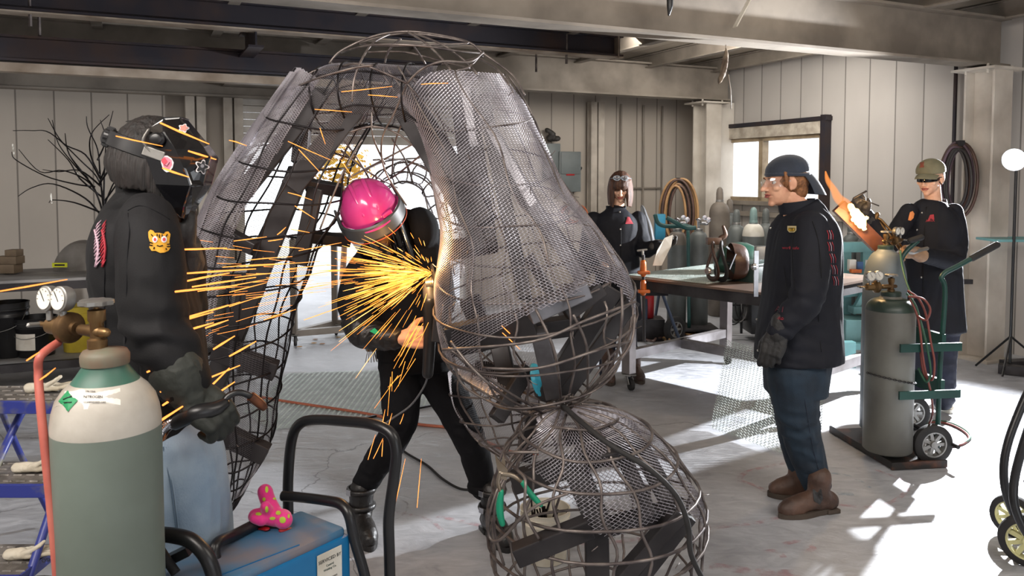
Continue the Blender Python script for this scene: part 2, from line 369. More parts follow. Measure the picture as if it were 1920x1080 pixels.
w = MB(); w.box((-9.3, -7, HT/2), (.12, 14, HT)); hall('wall_left', w, wall_r)
w = MB(); w.box((-8.2, -13.9, HT/2), (2.4, .12, HT)); w.box((-1.4, -13.9, HT/2), (2.8, .12, HT)); w.box((-4.9, -13.9, 3.0), (4.6, .12, .3)); hall('wall_front', w, wall_b)
w = MB(); w.box((-4.6, -7, HT+.04), (10, 15, .08)); hall('ceiling', w, roof_m)
# window frame and panes
fr = MB(); wm = (wb0+wb1)/2; L_ = wb0-wb1
for z in (z0+.02, z1-.02): fr.box((-.0, wm, z), (.10, L_, .05))
for b_, t_ in ((wb0-.02, .05), (wb1+.02, .05), (wm+.02, .07)): fr.box((-.0, b_, (z0+z1)/2), (.10, t_, z1-z0))
fo = hall('window_1', fr, mat('window_frame_paint', 'a8977c', .5, 0, '7d6c54', 5)); 
pn = MB(); pn.box((.03, wm, (z0+z1)/2), (.006, L_-.06, z1-z0-.06)); po = obj('window_pane', pn, glass('pane_glass', mix=.93), fo, False); po.location = (0, 0, 0)
me_ = po.data
for v in me_.vertices: v.co = v.co+OC      # pane vertices are already in hall axes
tr = MB()
tr.box((-.06, wm-.0, z1+.07), (.06, L_+.16, .14)); hall('trim_1', tr, mat('roller_blind', 'b9b0a2', .8, 0, '948a7c', 9, bump=.2))
tr = MB(); tr.box((-.05, wm, z1+.17), (.1, L_+.2, .05)); tr.box((-.05, wb1-.05, (z0+z1)/2+.06), (.1, .07, z1-z0+.3)); hall('trim_2', tr, MT['dark_steel'])
tr = MB(); tr.box((-.05, wm, z0-.03), (.12, L_+.1, .05)); hall('trim_3', tr, MT['paint'])
# half open roller door, its slats, tracks and header
dr = MB(); n = 9
for i in range(n): dr.box(((dA+dB)/2, -.02, dZ+.04+i*.075), (dB-dA, .03+.02*(i % 2), .072), bev=.008)
dr.box(((dA+dB)/2, -.02, dZ-.005), (dB-dA, .07, .04)); hall('door_1', dr, mat('door_slats', 'c4bfb8', .5, 0, 'a39c93', 3))
tr = MB()
for a in (dA-.06, dB+.06): tr.box((a, -.03, 1.35), (.12, .08, 2.7))
tr.box(((dA+dB)/2, -.08, dZ+.72), (dB-dA+.5, .16, .14)); tr.box((dA+1.1, -.3, 2.72), (2.6, .5, .3)); hall('trim_4', tr, MT['paint'])
# columns
def ibeam(mb, a0, b0, a1, b1, zb, h, wd, t=.02):
    d = Vector((a1-a0, b1-b0, 0)); L0 = d.length; ang = math.atan2(d.y, d.x); R = Matrix.Rotation(ang, 3, 'Z'); c = Vector(((a0+a1)/2, (b0+b1)/2, 0))
    mb.box(c+Vector((0, 0, zb+t/2)), (L0, wd, t), R); mb.box(c+Vector((0, 0, zb+h-t/2)), (L0, wd, t), R); mb.box(c+Vector((0, 0, zb+h/2)), (L0, t*.8, h-2*t), R)
def column(a, b, zt, name, wd=.24, dp=.26):
    m = MB(); m.box((a, b-dp/2, zt/2), (wd, .018, zt)); m.box((a, b+dp/2, zt/2), (wd, .018, zt)); m.box((a, b, zt/2), (.012, dp, zt)); m.box((a, b, .01), (wd+.1, dp+.1, .02)); m.box((a, b, zt-.01), (wd+.2, dp+.14, .02))
    for i in (-1, 1):
        for j in (-1, 1): m.cyl((a+i*(wd/2+.04), b+j*.1, zt-.05), (a+i*(wd/2+.04), b+j*.1, zt+.03), .012, 8)
    hall(name, m, mat(name+'_paint', 'cfc8bd', .5, 0, 'a89f93', 2.2, bump=.05))
column(-.44, -4.6, 2.555, 'trim_5'); column(-.43, -.79, 2.59, 'trim_6')
m = MB(); m.box((-.14, -.79, 1.3), (.26, .06, 2.6)); hall('trim_7', m, mat('white_post_cover', 'dcd6cc', .5, 0, 'c3bbb0', 2))
c3 = MB(); c3.box((0, 0, 1.25), (.16, .1, 2.5)); 
for nm, px, bb in (('trim_8', 368, -.12), ('trim_9', 438, -.12), ('trim_10', 1117, -.12)):
    a = a_at(px, bb); m = MB(); m.box((a-.05, bb, 1.3), (.09, .08, 2.6)); m.box((a+.06, bb, 1.3), (.09, .08, 2.6)); m.box((a, bb+.05, 1.3), (.2, .02, 2.6)); hall(nm, m, mat(nm+'_paint', 'b8afa3', .55, 0, '8d8479', 3))
# beams
def beam(name, a0, b0, a1, b1, zb, h, wd, label, m=None, t=.02, flange=None):
    q = MB(); ibeam(q, a0, b0, a1, b1, zb, h, wd, t); o = hall(name, q, m or MT['paint'])
    return o
beam('trim_11', -8.6, -4.6, -.3, -4.6, 2.575, .42, .2, '')
beam('trim_12', -8.6, -.79, -.1, -.79, 2.62, .42, .2, '')
m = MB(); a = a_at(1395, -4.72); m.bar((a-.12, -4.74, 2.66), (a+.14, -4.78, 3.12), .05, .008); hall('trim_13', m, MT['white'])
beam('trim_14', -8.9, -.2, dA+.6, -.2, 2.46, .32, .16, '')
# purlins across the ceiling, running into depth
for i in range(9):
    a = -.35-i*1.02; beam('trim_%d' % (15+i), a, -12, a, -.1, 2.98, .16, .09, '', t=.012)
# wall girts and conduits
m = MB(); m.box((-.05, -1.9, 1.15), (.07, 2.2, .06)); hall('trim_24', m, MT['paint'])
m = MB()
for a in (-.05,): m.cyl((a, b_of(1793), 0), (a, b_of(1793), 2.95), .018, 8)
hall('trim_25', m, MT['dark_steel'])
m = MB()
for px, zt in ((1163, 2.6), (1205, 2.6)):
    a = a_at(px, -.03); m.cyl((a, -.04, 1.2), (a, -.04, zt), .014, 8)
a = a_at(1240, -.03); m.cyl((a, -.04, 0), (a, -.04, 2.6), .012, 8); m.cyl((a_at(1180), -.04, 1.47), (a, -.04, 1.47), .012, 8)
hall('trim_26', m, MT['paint'])
# gantry of dark mill-steel beams hung under the roof
def ab(px, py, z): p = G(px, py, z) if False else None
def hb(px, D, z): p = P(px, 335, D); return inv(Vector((p.x, p.y, 0)))
ga, gb = hb(1160, 8.0, 0)
gt = thing('gantry_frame', W(ga-4, gb, 2.5), 'dark mill steel gantry of joined I beams hung under the roof at upper left', 'beam')
def ibeamW(a0, b0, a1, b1, zb, h, wd, t=.018):
    q = MB(); ibeam(q, a0, b0, a1, b1, zb, h, wd, t); q.v = [tuple(W(v[0], v[1], v[2])) for v in q.v]; return q
ga2, gb2 = hb(0, 6.3, 0)
obj('main_beam', ibeamW(ga-7.4, gb, ga, gb, 2.80, .20, .14), MT['dark_steel'], gt, False)
obj('main_beam', ibeamW(ga2-1, gb2, ga2+3.6, gb2, 2.52, .20, .14), MT['dark_steel'], gt, False)
q = MB()
for (a0, a1, bb, zb) in ((ga-7.4, ga, gb, 2.79),): q.box(((a0+a1)/2, bb, zb), (a1-a0, .15, .012))
q.box((ga-.06, gb, 2.9), (.012, .16, .24)); q.v = [tuple(W(*v)) for v in q.v]; obj('bottom_flange', q, MT['bare'], gt, False)
xa = a_at(455, gb2+.4)
obj('cross_beam', ibeamW(xa, gb2, xa, gb, 2.66, .20, .12), MT['dark_steel'], gt, False)
q = MB(); q.box((ga2+1.4, gb2, 2.47), (5, .12, .07)); q.v = [tuple(W(*v)) for v in q.v]; obj('channel', q, MT['bare'], gt, False)
for a in (ga2+.3, ga-.6):
    for bb in (gb2, gb): q = MB(); q.cyl((a, bb, 2.7), (a, bb, 3.15), .012, 8); q.v = [tuple(W(*v)) for v in q.v]; obj('hanger_rod', q, MT['rod'], gt, False)
# ground outside the door
yd = MB(); yd.quad((-12, .13, -.02), (4, .13, -.02), (4, 14, -.02), (-12, 14, -.02)); hall('trim_27', yd, mat('yard_concrete', 'c9c5be', .8, 0, 'b0aba2', 2))
# ---------------------------------------------------------------- figures: bodies and clothes grown as continuous surfaces
def vnoise(p, seed=0):       # smooth value noise, p: (n,3) -> about -1..1
    p = np.asarray(p); i = np.floor(p).astype(np.int64); f = p-i; f = f*f*(3-2*f); out = np.zeros(len(p))
    for dx in (0, 1):
        for dy in (0, 1):
            for dz in (0, 1):
                h = (i[:, 0]+dx)*374761393+(i[:, 1]+dy)*668265263+(i[:, 2]+dz)*2147483647+seed*97531
                h = (h ^ (h >> 13))*1274126177; h = (h ^ (h >> 16)) & 0xffff
                w = (f[:, 0] if dx else 1-f[:, 0])*(f[:, 1] if dy else 1-f[:, 1])*(f[:, 2] if dz else 1-f[:, 2]); out += w*(h/32768.0-1)
    return out
def grown(name, mb, vox, material, parent, smooth=4, disp=None, fac=.5):
    """remesh overlapping volumes into one skin; disp(co, nrm) -> offset vectors; returns object and its surface"""
    me = remesh(mb, vox, smooth, fac); n = len(me.vertices); co = np.empty(n*3); me.vertices.foreach_get('co', co); co = co.reshape(-1, 3)
    if disp is not None:
        nr = np.empty(n*3); me.vertices.foreach_get('normal', nr); nr = nr.reshape(-1, 3); co = co+disp(co, nr)
    tree = BVHTree.FromPolygons([Vector(c) for c in co], [tuple(p.vertices) for p in me.polygons])
    off = np.array(wloc(parent)) if parent else np.array([co[:, 0].mean(), co[:, 1].mean(), co[:, 2].min()])
    me.vertices.foreach_set('co', (co-off).ravel()); me.update(); o = link(name, me, material, parent, True)
    if not parent: o.location = off
    return o, tree
def folds(amp=.006, fr=14, st=(1, 1, .45), seed=1, zones=()):
    def f(co, nr):
        q = co*np.array(st)*fr; w = vnoise(q*.5+7, seed)[:, None]*1.2
        d = vnoise(q+w, seed+1)*.65+(1-2*np.abs(vnoise(q*1.9+w, seed+2)))*.35
        a = np.full(len(co), amp)
        for c, r, k in zones:       # extra creasing around a joint
            e = np.exp(-((co-np.array(c))**2).sum(1)/(r*r)); a = a+amp*k*e
            rr = np.sin(((co-np.array(c)) @ np.array((.25, .2, 1.0)))*95+vnoise(co*18, seed+5)*2.5); d = d*(1-e*.5)+rr*e*.6
        return nr*(d*a)[:, None]
    return f
def trunk(mb, rings, n=28, e=2.4, sub=4):      # rings: (centre, half width, half depth, yaw degrees, pitch)
    q = [tuple(r[0])+(r[1], r[2], r[3]) for r in rings]; c = catmull(q, sub); out = []
    for i, k in enumerate(c):
        d = Vector(c[min(i+1, len(c)-1)][:3])-Vector(c[max(i-1, 0)][:3]); d.normalize(); yw = math.radians(k[5])
        x = Vector((math.cos(yw), math.sin(yw), 0)); x = (x-d*x.dot(d)).normalized(); y = d.cross(x); r = []
        for j in range(n):
            t = 2*math.pi*j/n; ct, st = math.cos(t), math.sin(t)
            r.append(Vector(k[:3])+x*(k[3]*math.copysign(abs(ct)**(2/e), ct))+y*(k[4]*math.copysign(abs(st)**(2/e), st)))
        out.append(r)
    return mb.rings(out, True)
def facing(yaw, pitch=0, roll=0):     # yaw: compass angle the figure faces (0 = away from camera, 90 = left), pitch>0 looks down
    return Matrix.Rotation(math.radians(yaw), 3, 'Z') @ Matrix.Rotation(math.radians(-pitch), 3, 'X') @ Matrix.Rotation(math.radians(roll), 3, 'Y')
def head(mb, c, R, s=1.0, neck=None, ears=True, jaw=1.0):
    c = Vector(c); T = lambda x, y, z: c+R@(Vector((x, y, z))*s)
    E_ = lambda p, r, RR=None: mb.ell(T(*p), [q*s for q in r], R@RR if RR else R)
    E_((0, -.014, .032), (.076, .096, .084)); E_((0, .026, -.026), (.062, .066, .082)); E_((0, .026, -.076), (.046*jaw, .054, .034)); E_((0, .066, -.098), (.022*jaw, .017, .015))
    for k in (-1, 1):
        E_((k*.040, .060, -.022), (.022, .020, .022)); E_((k*.028, .078, .021), (.024, .012, .008)); E_((k*.012, .096, -.034), (.008, .010, .007))
        if ears: E_((k*.077, -.004, -.006), (.008, .020, .031), rot('Y', k*8)@rot('Z', k*22)); E_((k*.076, .004, -.026), (.006, .010, .012))
    mb.limb([T(0, .086, .012), T(0, .100, -.012), T(0, .111, -.031)], [.0075*s, .009*s, .0115*s], 10)
    E_((0, .085, -.0545), (.021, .0095, .0055)); E_((0, .083, -.066), (.018, .0095, .006))
    if neck: mb.limb([T(0, -.016, -.045), Vector(neck[0])], [.054*s, neck[1]], 16)
def face_disp(c, R, s=1.0, smile=0):
    Rt = np.array(R.transposed()); c = np.array(c)
    def f(co, nr):
        q = (Rt @ (co-c).T).T/s; o = np.zeros(len(co)); fr = (q[:, 1] > .04)
        g = lambda x, y, z, sx, sz: np.exp(-(((q[:, 0]-x)/sx)**2+((q[:, 2]-z)/sz)**2))*fr*((q[:, 1]-y) > -.05)
        for k in (-1, 1): o -= .0085*g(k*.031, .08, .002, .015, .0095); o -= .003*g(k*.046, .08, -.05, .014, .016); o += .004*smile*g(k*.034, .07, -.045, .012, .012)
        lz = -.0603+smile*.10*q[:, 0]**2*40*.25
        o -= .0045*np.exp(-((q[:, 2]-lz)/.0022)**2)*(np.abs(q[:, 0]) < .024+smile*.006)*fr
        return nr*(o*s)[:, None]
    return f
def eyes(c, R, s, parent, mats, lids=0):
    c = Vector(c); T = lambda x, y, z: c+R@(Vector((x, y, z))*s)
    for k in (-1, 1):
        m = MB(); m.ell(T(k*.031, .0640, .001), .0112*s, R); e = obj('eye', m, mats['eye'], parent, True); m = MB(); m.ell(T(k*.031, .0728, .0005), [.0054*s, .0034*s, .0054*s], R); obj('iris', m, mats['iris'], e, True)
        m = MB(); m.limb([T(k*.015, .0885, .018), T(k*.031, .0895, .0235), T(k*.048, .079, .019)], [.0022*s, .0034*s, .0018*s], 8); obj('eyebrow', m, mats['hair'], parent, True)
def mouth(c, R, s, parent, m_, smile=0):
    c = Vector(c); T = lambda x, y, z: c+R@(Vector((x, y, z))*s)
    for z, r, dz in ((-.0560, .0035, 1), (-.0655, .0042, -1)):
        m = MB(); m.limb([T(-.023, .0815, -.0605+smile*.005), T(-.010, .0925, z+dz*.001), T(0, .0940, z-dz*.0006), T(.010, .0925, z+dz*.001), T(.023, .0815, -.0605+smile*.005)], [.0012*s, r*s, r*s, r*s, .0012*s], 8); obj('lip', m, m_, parent, True)
def hand(mb, w, d, n, side, curl=(30, 40, 30), s=1.0, thumb=35, spread=4, fat=1.0, curls=None, tcurl=20):
    """w wrist, d direction of the knuckles, n palm normal (fingers close towards it), side +1: thumb along d x n"""
    w = Vector(w); d = Vector(d).normalized(); n = Vector(n); n = (n-d*n.dot(d)).normalized(); t = d.cross(n)*side; L_ = .090*s
    for k in (-.030, -.010, .010, .030): mb.limb([w+t*k*.55*s, w+d*L_*.55+t*k*s, w+d*L_+t*k*s-n*.002], [.0165*s*fat, .0150*s*fat, .0115*s*fat], 10)
    mb.ell(w+d*.045*s+t*.020*s+n*.010*s, [.020*s*fat]*3); mb.limb([w-d*.035*s, w+d*.012*s], [.026*s*fat, .026*s*fat], 12)
    tips = []
    for i, (k, ln, r) in enumerate(((.031, (.043, .026, .021), .0092), (.0105, (.048, .030, .022), .0096), (-.0105, (.044, .028, .021), .0091), (-.031, (.034, .021, .018), .0080))):
        cu = curls[i] if curls else curl; a = 0; p = w+d*L_*(1 if i < 3 else .94)+t*k*s; pts = [p-d*.012*s, p]; dirn = (d+t*math.radians(spread)*(1.5-i)).normalized()
        for q, l in zip(cu, ln):
            a += math.radians(q); v = dirn*math.cos(a)+n*math.sin(a); p = p+v*l*s; pts.append(p)
        rr = [r*s*fat*x for x in (1.12, 1.1, 1.0, .93, .80)]
        mb.limb(pts, rr, 10, sub=3); tips.append(p)
    a = math.radians(thumb); v1 = (d*math.cos(a)+t*math.sin(a)+n*.45).normalized(); p0 = w+d*.022*s+t*.024*s+n*.006*s; p1 = p0+v1*.042*s
    b = math.radians(tcurl); v2 = (v1*math.cos(b)+(n*.7+d*.5-t*.5).normalized()*math.sin(b)).normalized(); p2 = p1+v2*.031*s; v3 = (v2*math.cos(b)+(n*.6-t*.6+d*.3).normalized()*math.sin(b)).normalized(); p3 = p2+v3*.024*s
    mb.limb([p0, p1, p2, p3], [.0150*s*fat, .0122*s*fat, .0108*s*fat, .0088*s*fat], 10, sub=3)
    return tips
def strands(tree_c, R, c, n, top, gen):
    pass
SK = dict(
 skin=mat('skin', 'd3a184', .48, 0, 'c08a6e', 20, spec=.4, bump=.05, bscale=120),
 skin_pale=mat('skin_pale', 'e0b79c', .48, 0, 'cc9a80', 20, spec=.4, bump=.05, bscale=120),
 lip=mat('lip', 'a85b52', .4, 0, '9a4f48', 20), eye=mat('eye_white', 'd9d4cc', .2), iris=mat('iris_brown', '33241b', .15),
 hair_dark=mat('hair_dark', '150c09', .7, 0, '080504', 90, stretch=(1, 1, .06), bump=.5, bscale=160),
 hair_brown=mat('hair_brown', '5c3a26', .62, 0, '301c12', 70, stretch=(1, 1, .06), bump=.5, bscale=160),
 hair_light=mat('hair_light', '96643c', .5, 0, '6a4226', 90, bump=.5),
 navy=mat('navy_twill', '14161f', .75, 0, '0e0f16', 5, bump=.12, bscale=260, spec=.3),
 blackcl=mat('black_twill', '101013', .78, 0, '0b0b0d', 5, bump=.12, bscale=260, spec=.3),
 knit=mat('black_knit', '0d0d10', .85, 0, '141418', 6, bump=.15, bscale=300, spec=.2),
 denim_dark=mat('dark_denim', '1a2c3b', .8, 0, '101c28', 9, bump=.15, bscale=200),
 denim_navy=mat('navy_denim', '161b30', .8, 0, '0f1322', 9, bump=.15, bscale=200),
 denim_light=mat('light_denim', '9aabba', .85, 0, '7c90a4', 7, bump=.15, bscale=220),
 leather=mat('black_leather', '141314', .42, 0, '1e1b1a', 9, bump=.3, bscale=60),
 leather_brown=mat('brown_leather', '5c4336', .55, 0, '3b2a22', 9, bump=.3, bscale=60),
 glove=mat('glove_leather', '1b1b1c', .62, 0, '2a2827', 9, bump=.3, bscale=70),
 glove_grey=mat('glove_grey', '3a3735', .6, 0, '26221f', 9, bump=.3, bscale=70),
 sole=mat('boot_sole', '4a3f36', .8), thread=mat('red_thread', 'a02634', .7), thread_w=mat('pale_thread', 'b99aa8', .7), snap=mat('snap_metal', 'b8b4ac', .3, .9),
)
def bootpart(name, heel, toe, ankle, m_, sole_m, parent, h=.10, wd=.046, shaft=.14, fat=1.0, vox=.007):
    heel, toe, ankle = Vector(heel), Vector(toe), Vector(ankle); d = (toe-heel); d.z = 0; L_ = d.length; d.normalize(); side = Vector((-d.y, d.x, 0)); up = Vector((0, 0, 1)); b = MB()
    z = lambda k: up*k
    b.limb([heel+d*.035+z(.055), heel+d*.5*L_+z(.062), heel+d*(L_-.06)+z(.046)], [wd*.95*fat, wd*.98*fat, wd*.98*fat], 16, flat=1.0); b.limb([heel+d*(L_-.10)+z(.042), toe-d*.036+z(.040)], [wd*fat, wd*.80*fat], 16)
    b.limb([heel+d*.045+z(.05), ankle+z(-.02), ankle+z(shaft*.5), ankle+(ankle-(heel+d*.05)).normalized()*.0+z(shaft)], [wd*.95, wd*1.08*fat, wd*1.15*fat, wd*1.22*fat], 16)
    b.limb([heel+d*.08+z(.09), heel+d*L_*.55+z(.07)], [wd*.9, wd*.8], 14)
    def flatten(co, nr):
        o = np.zeros_like(co); zz = co[:, 2]; lo = min(heel.z, toe.z)+.022; o[:, 2] = np.where(zz < lo, (lo-zz)*.93, 0); o += nr*(vnoise(co*34, 3)*.0022)[:, None]; return o
    o, tr = grown(name, b, vox, m_, parent, 3, flatten)
    s = MB(); out = []
    for k in range(24):
        t = 2*math.pi*k/24; u = math.cos(t); v = math.sin(t); al = (u*.5+.5); w_ = wd*(.86+.26*math.exp(-((al-.72)/.28)**2)-.10*math.exp(-((al-.38)/.18)**2))
        out.append(heel+d*(-.004+(L_+.008)*al)+side*(w_*v))
    lo = [p+z(0) for p in out]; 
    s.rings([[Vector((p.x, p.y, 0.001)) for p in lo], [Vector((p.x, p.y, .012)) for p in lo], [Vector((p.x, p.y, .026)) for p in lo]])
    s.box(heel+d*.035+z(.011), (.07, wd*1.7, .02), Matrix((d, side, up)).transposed(), .003)
    obj('sole', s, sole_m, o, 40); return o, tr
def seam(tree, pix, r, m_, parent, name='seam', off=.001, sub=4):
    pts = [on_surf(tree, x, y, off) for x, y in pix]; pts = [p for p in pts if p is not None]
    if len(pts) < 2: return
    q = MB(); q.tube(catmull(pts, sub), r, 6); obj(name, q, m_, parent, True)
# ================================================================ person in the backwards cap, middle right
D = 3.8
me4 = thing('person', G(1500, 945), 'smiling person in a dark jacket, clear safety glasses and backwards navy cap, standing', 'person')
hc = P(1471, 342, D); HR = facing(97, 2); Q = lambda x, y, dd=0: P(x, y, D+dd)
b = MB(); head(b, hc, HR, 1.0, ((Q(1508, 412, .0)), .062))
b.limb([Q(1505, 420, .0), Q(1505, 560), Q(1495, 690)], [.11, .12, .12]); 
b.limb([Q(1518, 440, -.16), Q(1508, 540, -.22), Q(1468, 605, -.20)], [.05, .042, .03]); b.limb([Q(1500, 440, .16), Q(1490, 560, .22), Q(1470, 640, .2)], [.05, .042, .03])
b.limb([Q(1487, 690, -.05), Q(1505, 830, 0), Q(1530, 905, .03)], [.06, .05, .04]); b.limb([Q(1500, 690, .1), Q(1490, 780, .12), Q(1508, 890, .16)], [.06, .05, .04])
grown('body', b, .0042, SK['skin'], me4, 4, face_disp(hc, HR, 1.0, 1.0))
eyes(hc, HR, 1.0, me4, dict(eye=SK['eye'], iris=SK['iris'], hair=SK['hair_light'])); mouth(hc, HR, 1.0, me4, SK['lip'], 1)
T4 = lambda x, y, z: hc+HR@Vector((x, y, z))
m = MB(); m.ell(T4(0, -.022, .012), (.0805, .097, .078), HR); m.ell(T4(0, -.055, -.035), (.066, .055, .06), HR)
for k in (-1, 1): m.limb([T4(k*.074, .032, .045), T4(k*.076, .028, .0), T4(k*.073, .026, -.018)], [.010, .008, .004], 10)
grown('hair', m, .005, SK['hair_light'], me4, 3, folds(.003, 60, (1, 1, .2), 4))
# cap worn backwards: crown, band, brim over the neck
capm = mat('navy_cap', '182538', .75, 0, '101a29', 8, bump=.15, bscale=200, sheen=.3)
CR = HR@rot('X', -7)
m = MB(); m.ell(T4(0, -.016, .052), (.088, .108, .080), CR, 24, 14); cut = T4(0, 0, .040)
cp, ct4 = grown('cap_crown', m, .005, capm, me4, 3, lambda co, nr: (lambda q: np.outer(np.where(q < 0, -q*.9, 0), np.array(CR@Vector((0, 0, 1)))))((co-np.array(cut)) @ np.array(CR@Vector((0, 0, 1)))))
m = MB(); rs = []
for i in range(9):
    t = i/8; row = []
    for j in range(15):
        a = (j/14-.5)*2.2; row.append(T4(0, -.016, .040)+CR@Vector((math.sin(a)*(.084+.012*t), -math.cos(a)*(.10+.072*t), -.012-.088*t*t*(.6+.4*math.cos(a*1.3))-t*.03+.03*(1-math.cos(a))*-.5)))
    rs.append(row)
vs = [p for r in rs for p in r]; up = CR@Vector((0, 0, .0045)); n_ = len(vs); fs = [(i*15+j, i*15+j+1, (i+1)*15+j+1, (i+1)*15+j) for i in range(8) for j in range(14)]
m.add(vs+[v+up for v in vs], fs+[tuple(n_+k for k in reversed(f)) for f in fs]+[(j, n_+j, n_+j+1, j+1) for j in range(14)]+[(8*15+j, 8*15+j+1, n_+8*15+j+1, n_+8*15+j) for j in range(14)])
obj('cap_brim', m, capm, me4, 50)
m = MB(); m.tube([T4(math.sin(a)*.088, .016*0-.016+math.cos(a)*.106, .036+.004*math.cos(a)) for a in np.linspace(-2.9, 2.9, 30)], .0030, 8, flat=2.4); obj('cap_band', m, capm, me4, True)
# safety glasses
gl = glass('goggle_lens', (.97, .98, 1), .03, .80)
m = MB(); rs = []
for z in (-.020, -.012, 0, .012, .020): rs.append([T4(math.sin(a)*.074, .012+math.cos(a)*.104-abs(z)*.25, z+.002) for a in np.linspace(-1.25, 1.25, 21)])
m.rings(rs, False); m.f = [f for k, f in enumerate(m.f) if k % 21 != 20]; m.m = m.m[:len(m.f)]; sg = obj('safety_glasses', m, gl, me4, True)
m = MB()
for k in (-1, 1): m.tube([T4(k*.071, .042, .008), T4(k*.080, .0, .008), T4(k*.079, -.02, -.002)], .002, 6)
obj('temple_arm', m, glass('clear_arm', (.85, .85, .9), .1, .5), sg, True)
# jacket
b = MB(); yw = 92
trunk(b, [(Q(1497, 674, 0), .205, .200, yw), (Q(1497, 640, 0), .205, .196, yw), (Q(1501, 560, 0), .205, .172, yw), (Q(1505, 480, 0), .215, .160, yw), (Q(1506, 430, 0), .215, .140, yw), (Q(1504, 398, 0), .13, .100, yw), (Q(1500, 386, 0), .085, .085, yw)])
b.limb([Q(1520, 428, -.15), Q(1521, 480, -.205), Q(1513, 555, -.235), Q(1484, 596, -.22), Q(1462, 622, -.205)], [.082, .085, .078, .068, .060], 18, flat=.92)
b.limb([Q(1500, 430, .16), Q(1495, 560, .24), Q(1475, 640, .22)], [.08, .07, .055], 16)
fz = folds(.0068, 11, (1, 1, .5), 11, [(Q(1508, 560, -.22), .09, 1.3), (Q(1475, 610, -.22), .07, 1.1), (Q(1500, 650, -.1), .12, .5)])
jk, j4 = grown('jacket', b, .0075, SK['navy'], me4, 5, fz)
m = MB(); rs = []
for t, rx, ry, dz in ((0, .078, .086, 0), (1, .074, .084, .045), (1, .066, .076, .045), (0, .068, .078, 0)):
    c_ = Q(1499, 398, 0)+Vector((-.015*t, 0, dz)); rs.append([c_+Vector((-math.cos(a)*ry*1.05, math.sin(a)*rx, (.012 if math.cos(a) < 0 else -.012)*abs(math.cos(a))+.01*t)) for a in np.linspace(0, 2*math.pi, 28, endpoint=False)])
m.rings(rs, False, True); obj('collar', m, SK['navy'], jk, 40)
seam(j4, [(1523, 415), (1534, 450), (1540, 520), (1535, 600), (1540, 660)], .0016, SK['blackcl'], jk)
seam(j4, [(1462, 430), (1470, 500), (1478, 560)], .0014, SK['blackcl'], jk)
seam(j4, [(1495, 415), (1487, 450), (1486, 500), (1492, 545)], .0014, SK['blackcl'], jk)
# flame-resistant shield badge, embroidery and snaps
yel = mat('badge_yellow', 'd2a92a', .6); 
pb = obj('sleeve_badge', patch(j4, [(1477, 424), (1494, 424), (1494, 432), (1490, 436), (1481, 436), (1477, 432)], .0025), mat('badge_border', 'c8b88a', .6), jk, False)
obj('badge_field', patch(j4, [(1479, 427.5), (1492, 427.5), (1492, 432), (1489, 434.5), (1482, 434.5), (1479, 432)], .0038), SK['blackcl'], pb, False)
obj('badge_band', patch(j4, [(1479.5, 428.5), (1491.5, 428.5), (1490.5, 433.5), (1480.5, 433.5)], .0045), yel, pb, False)
def word(s, px, py, h, tree, off, m_, parent, ang=0, D_=3.6, name='lettering', nd=None, spacing=1, wob=0):
    """small lettering laid on a surface facing the photograph"""
    sz = h/FPX*D_; R = Matrix.Rotation(math.radians(90), 3, 'X')@Matrix.Rotation(math.radians(ang), 3, 'Z')
    t = text_mb(s, sz, R, P(px, py, D_), .0002, spacing); out = []
    for v in t.v:
        v = Vector(v); h_ = tree.ray_cast(Vector((0, 0, EYE)), (v-Vector((0, 0, EYE))).normalized()) if tree else (None,)
        out.append(tuple(h_[0]+(h_[1] if h_[1].y < 0 else -h_[1])*off) if h_[0] is not None else tuple(v))
    t.v = out; return obj(name, t, m_, parent, False)
word('FR', 1486, 431, 7, j4, .006, SK['blackcl'], pb, D_=3.58)
word('work safe', 1483, 465, 8, j4, .0025, SK['thread'], jk, -2, D_=3.58)
word('A1', 1463, 580, 15, j4, .0025, mat('dark_red_thread', '5a2230', .8), jk, -10, D_=3.58); word('WELD', 1462, 597, 6, j4, .0025, SK['thread'], jk, -10, D_=3.58)
for x, y in ((1444, 428), (1418, 599), (1420, 657)):
    p = on_surf(j4, x+2, y, .002)
    if p: m = MB(); m.ell(p, (.006, .003, .006)); obj('snap', m, SK['snap'], jk, True)
for (x, y, w_) in ((1556, 440, 6), (1560, 462, 9), (1564, 484, 9), (1566, 505, 8), (1566, 526, 6)):
    for k in range(3):
        q = on_surf(j4, x-w_+k*4, y-8, .002); q2 = on_surf(j4, x-w_+k*4+3, y+9, .002)
        if q and q2: m = MB(); m.tube([q, (q+q2)/2+Vector((0.004, 0, 0)), q2], .0018, 5); obj('back_embroidery', m, SK['thread_w'] if k % 2 else SK['thread'], jk, True)
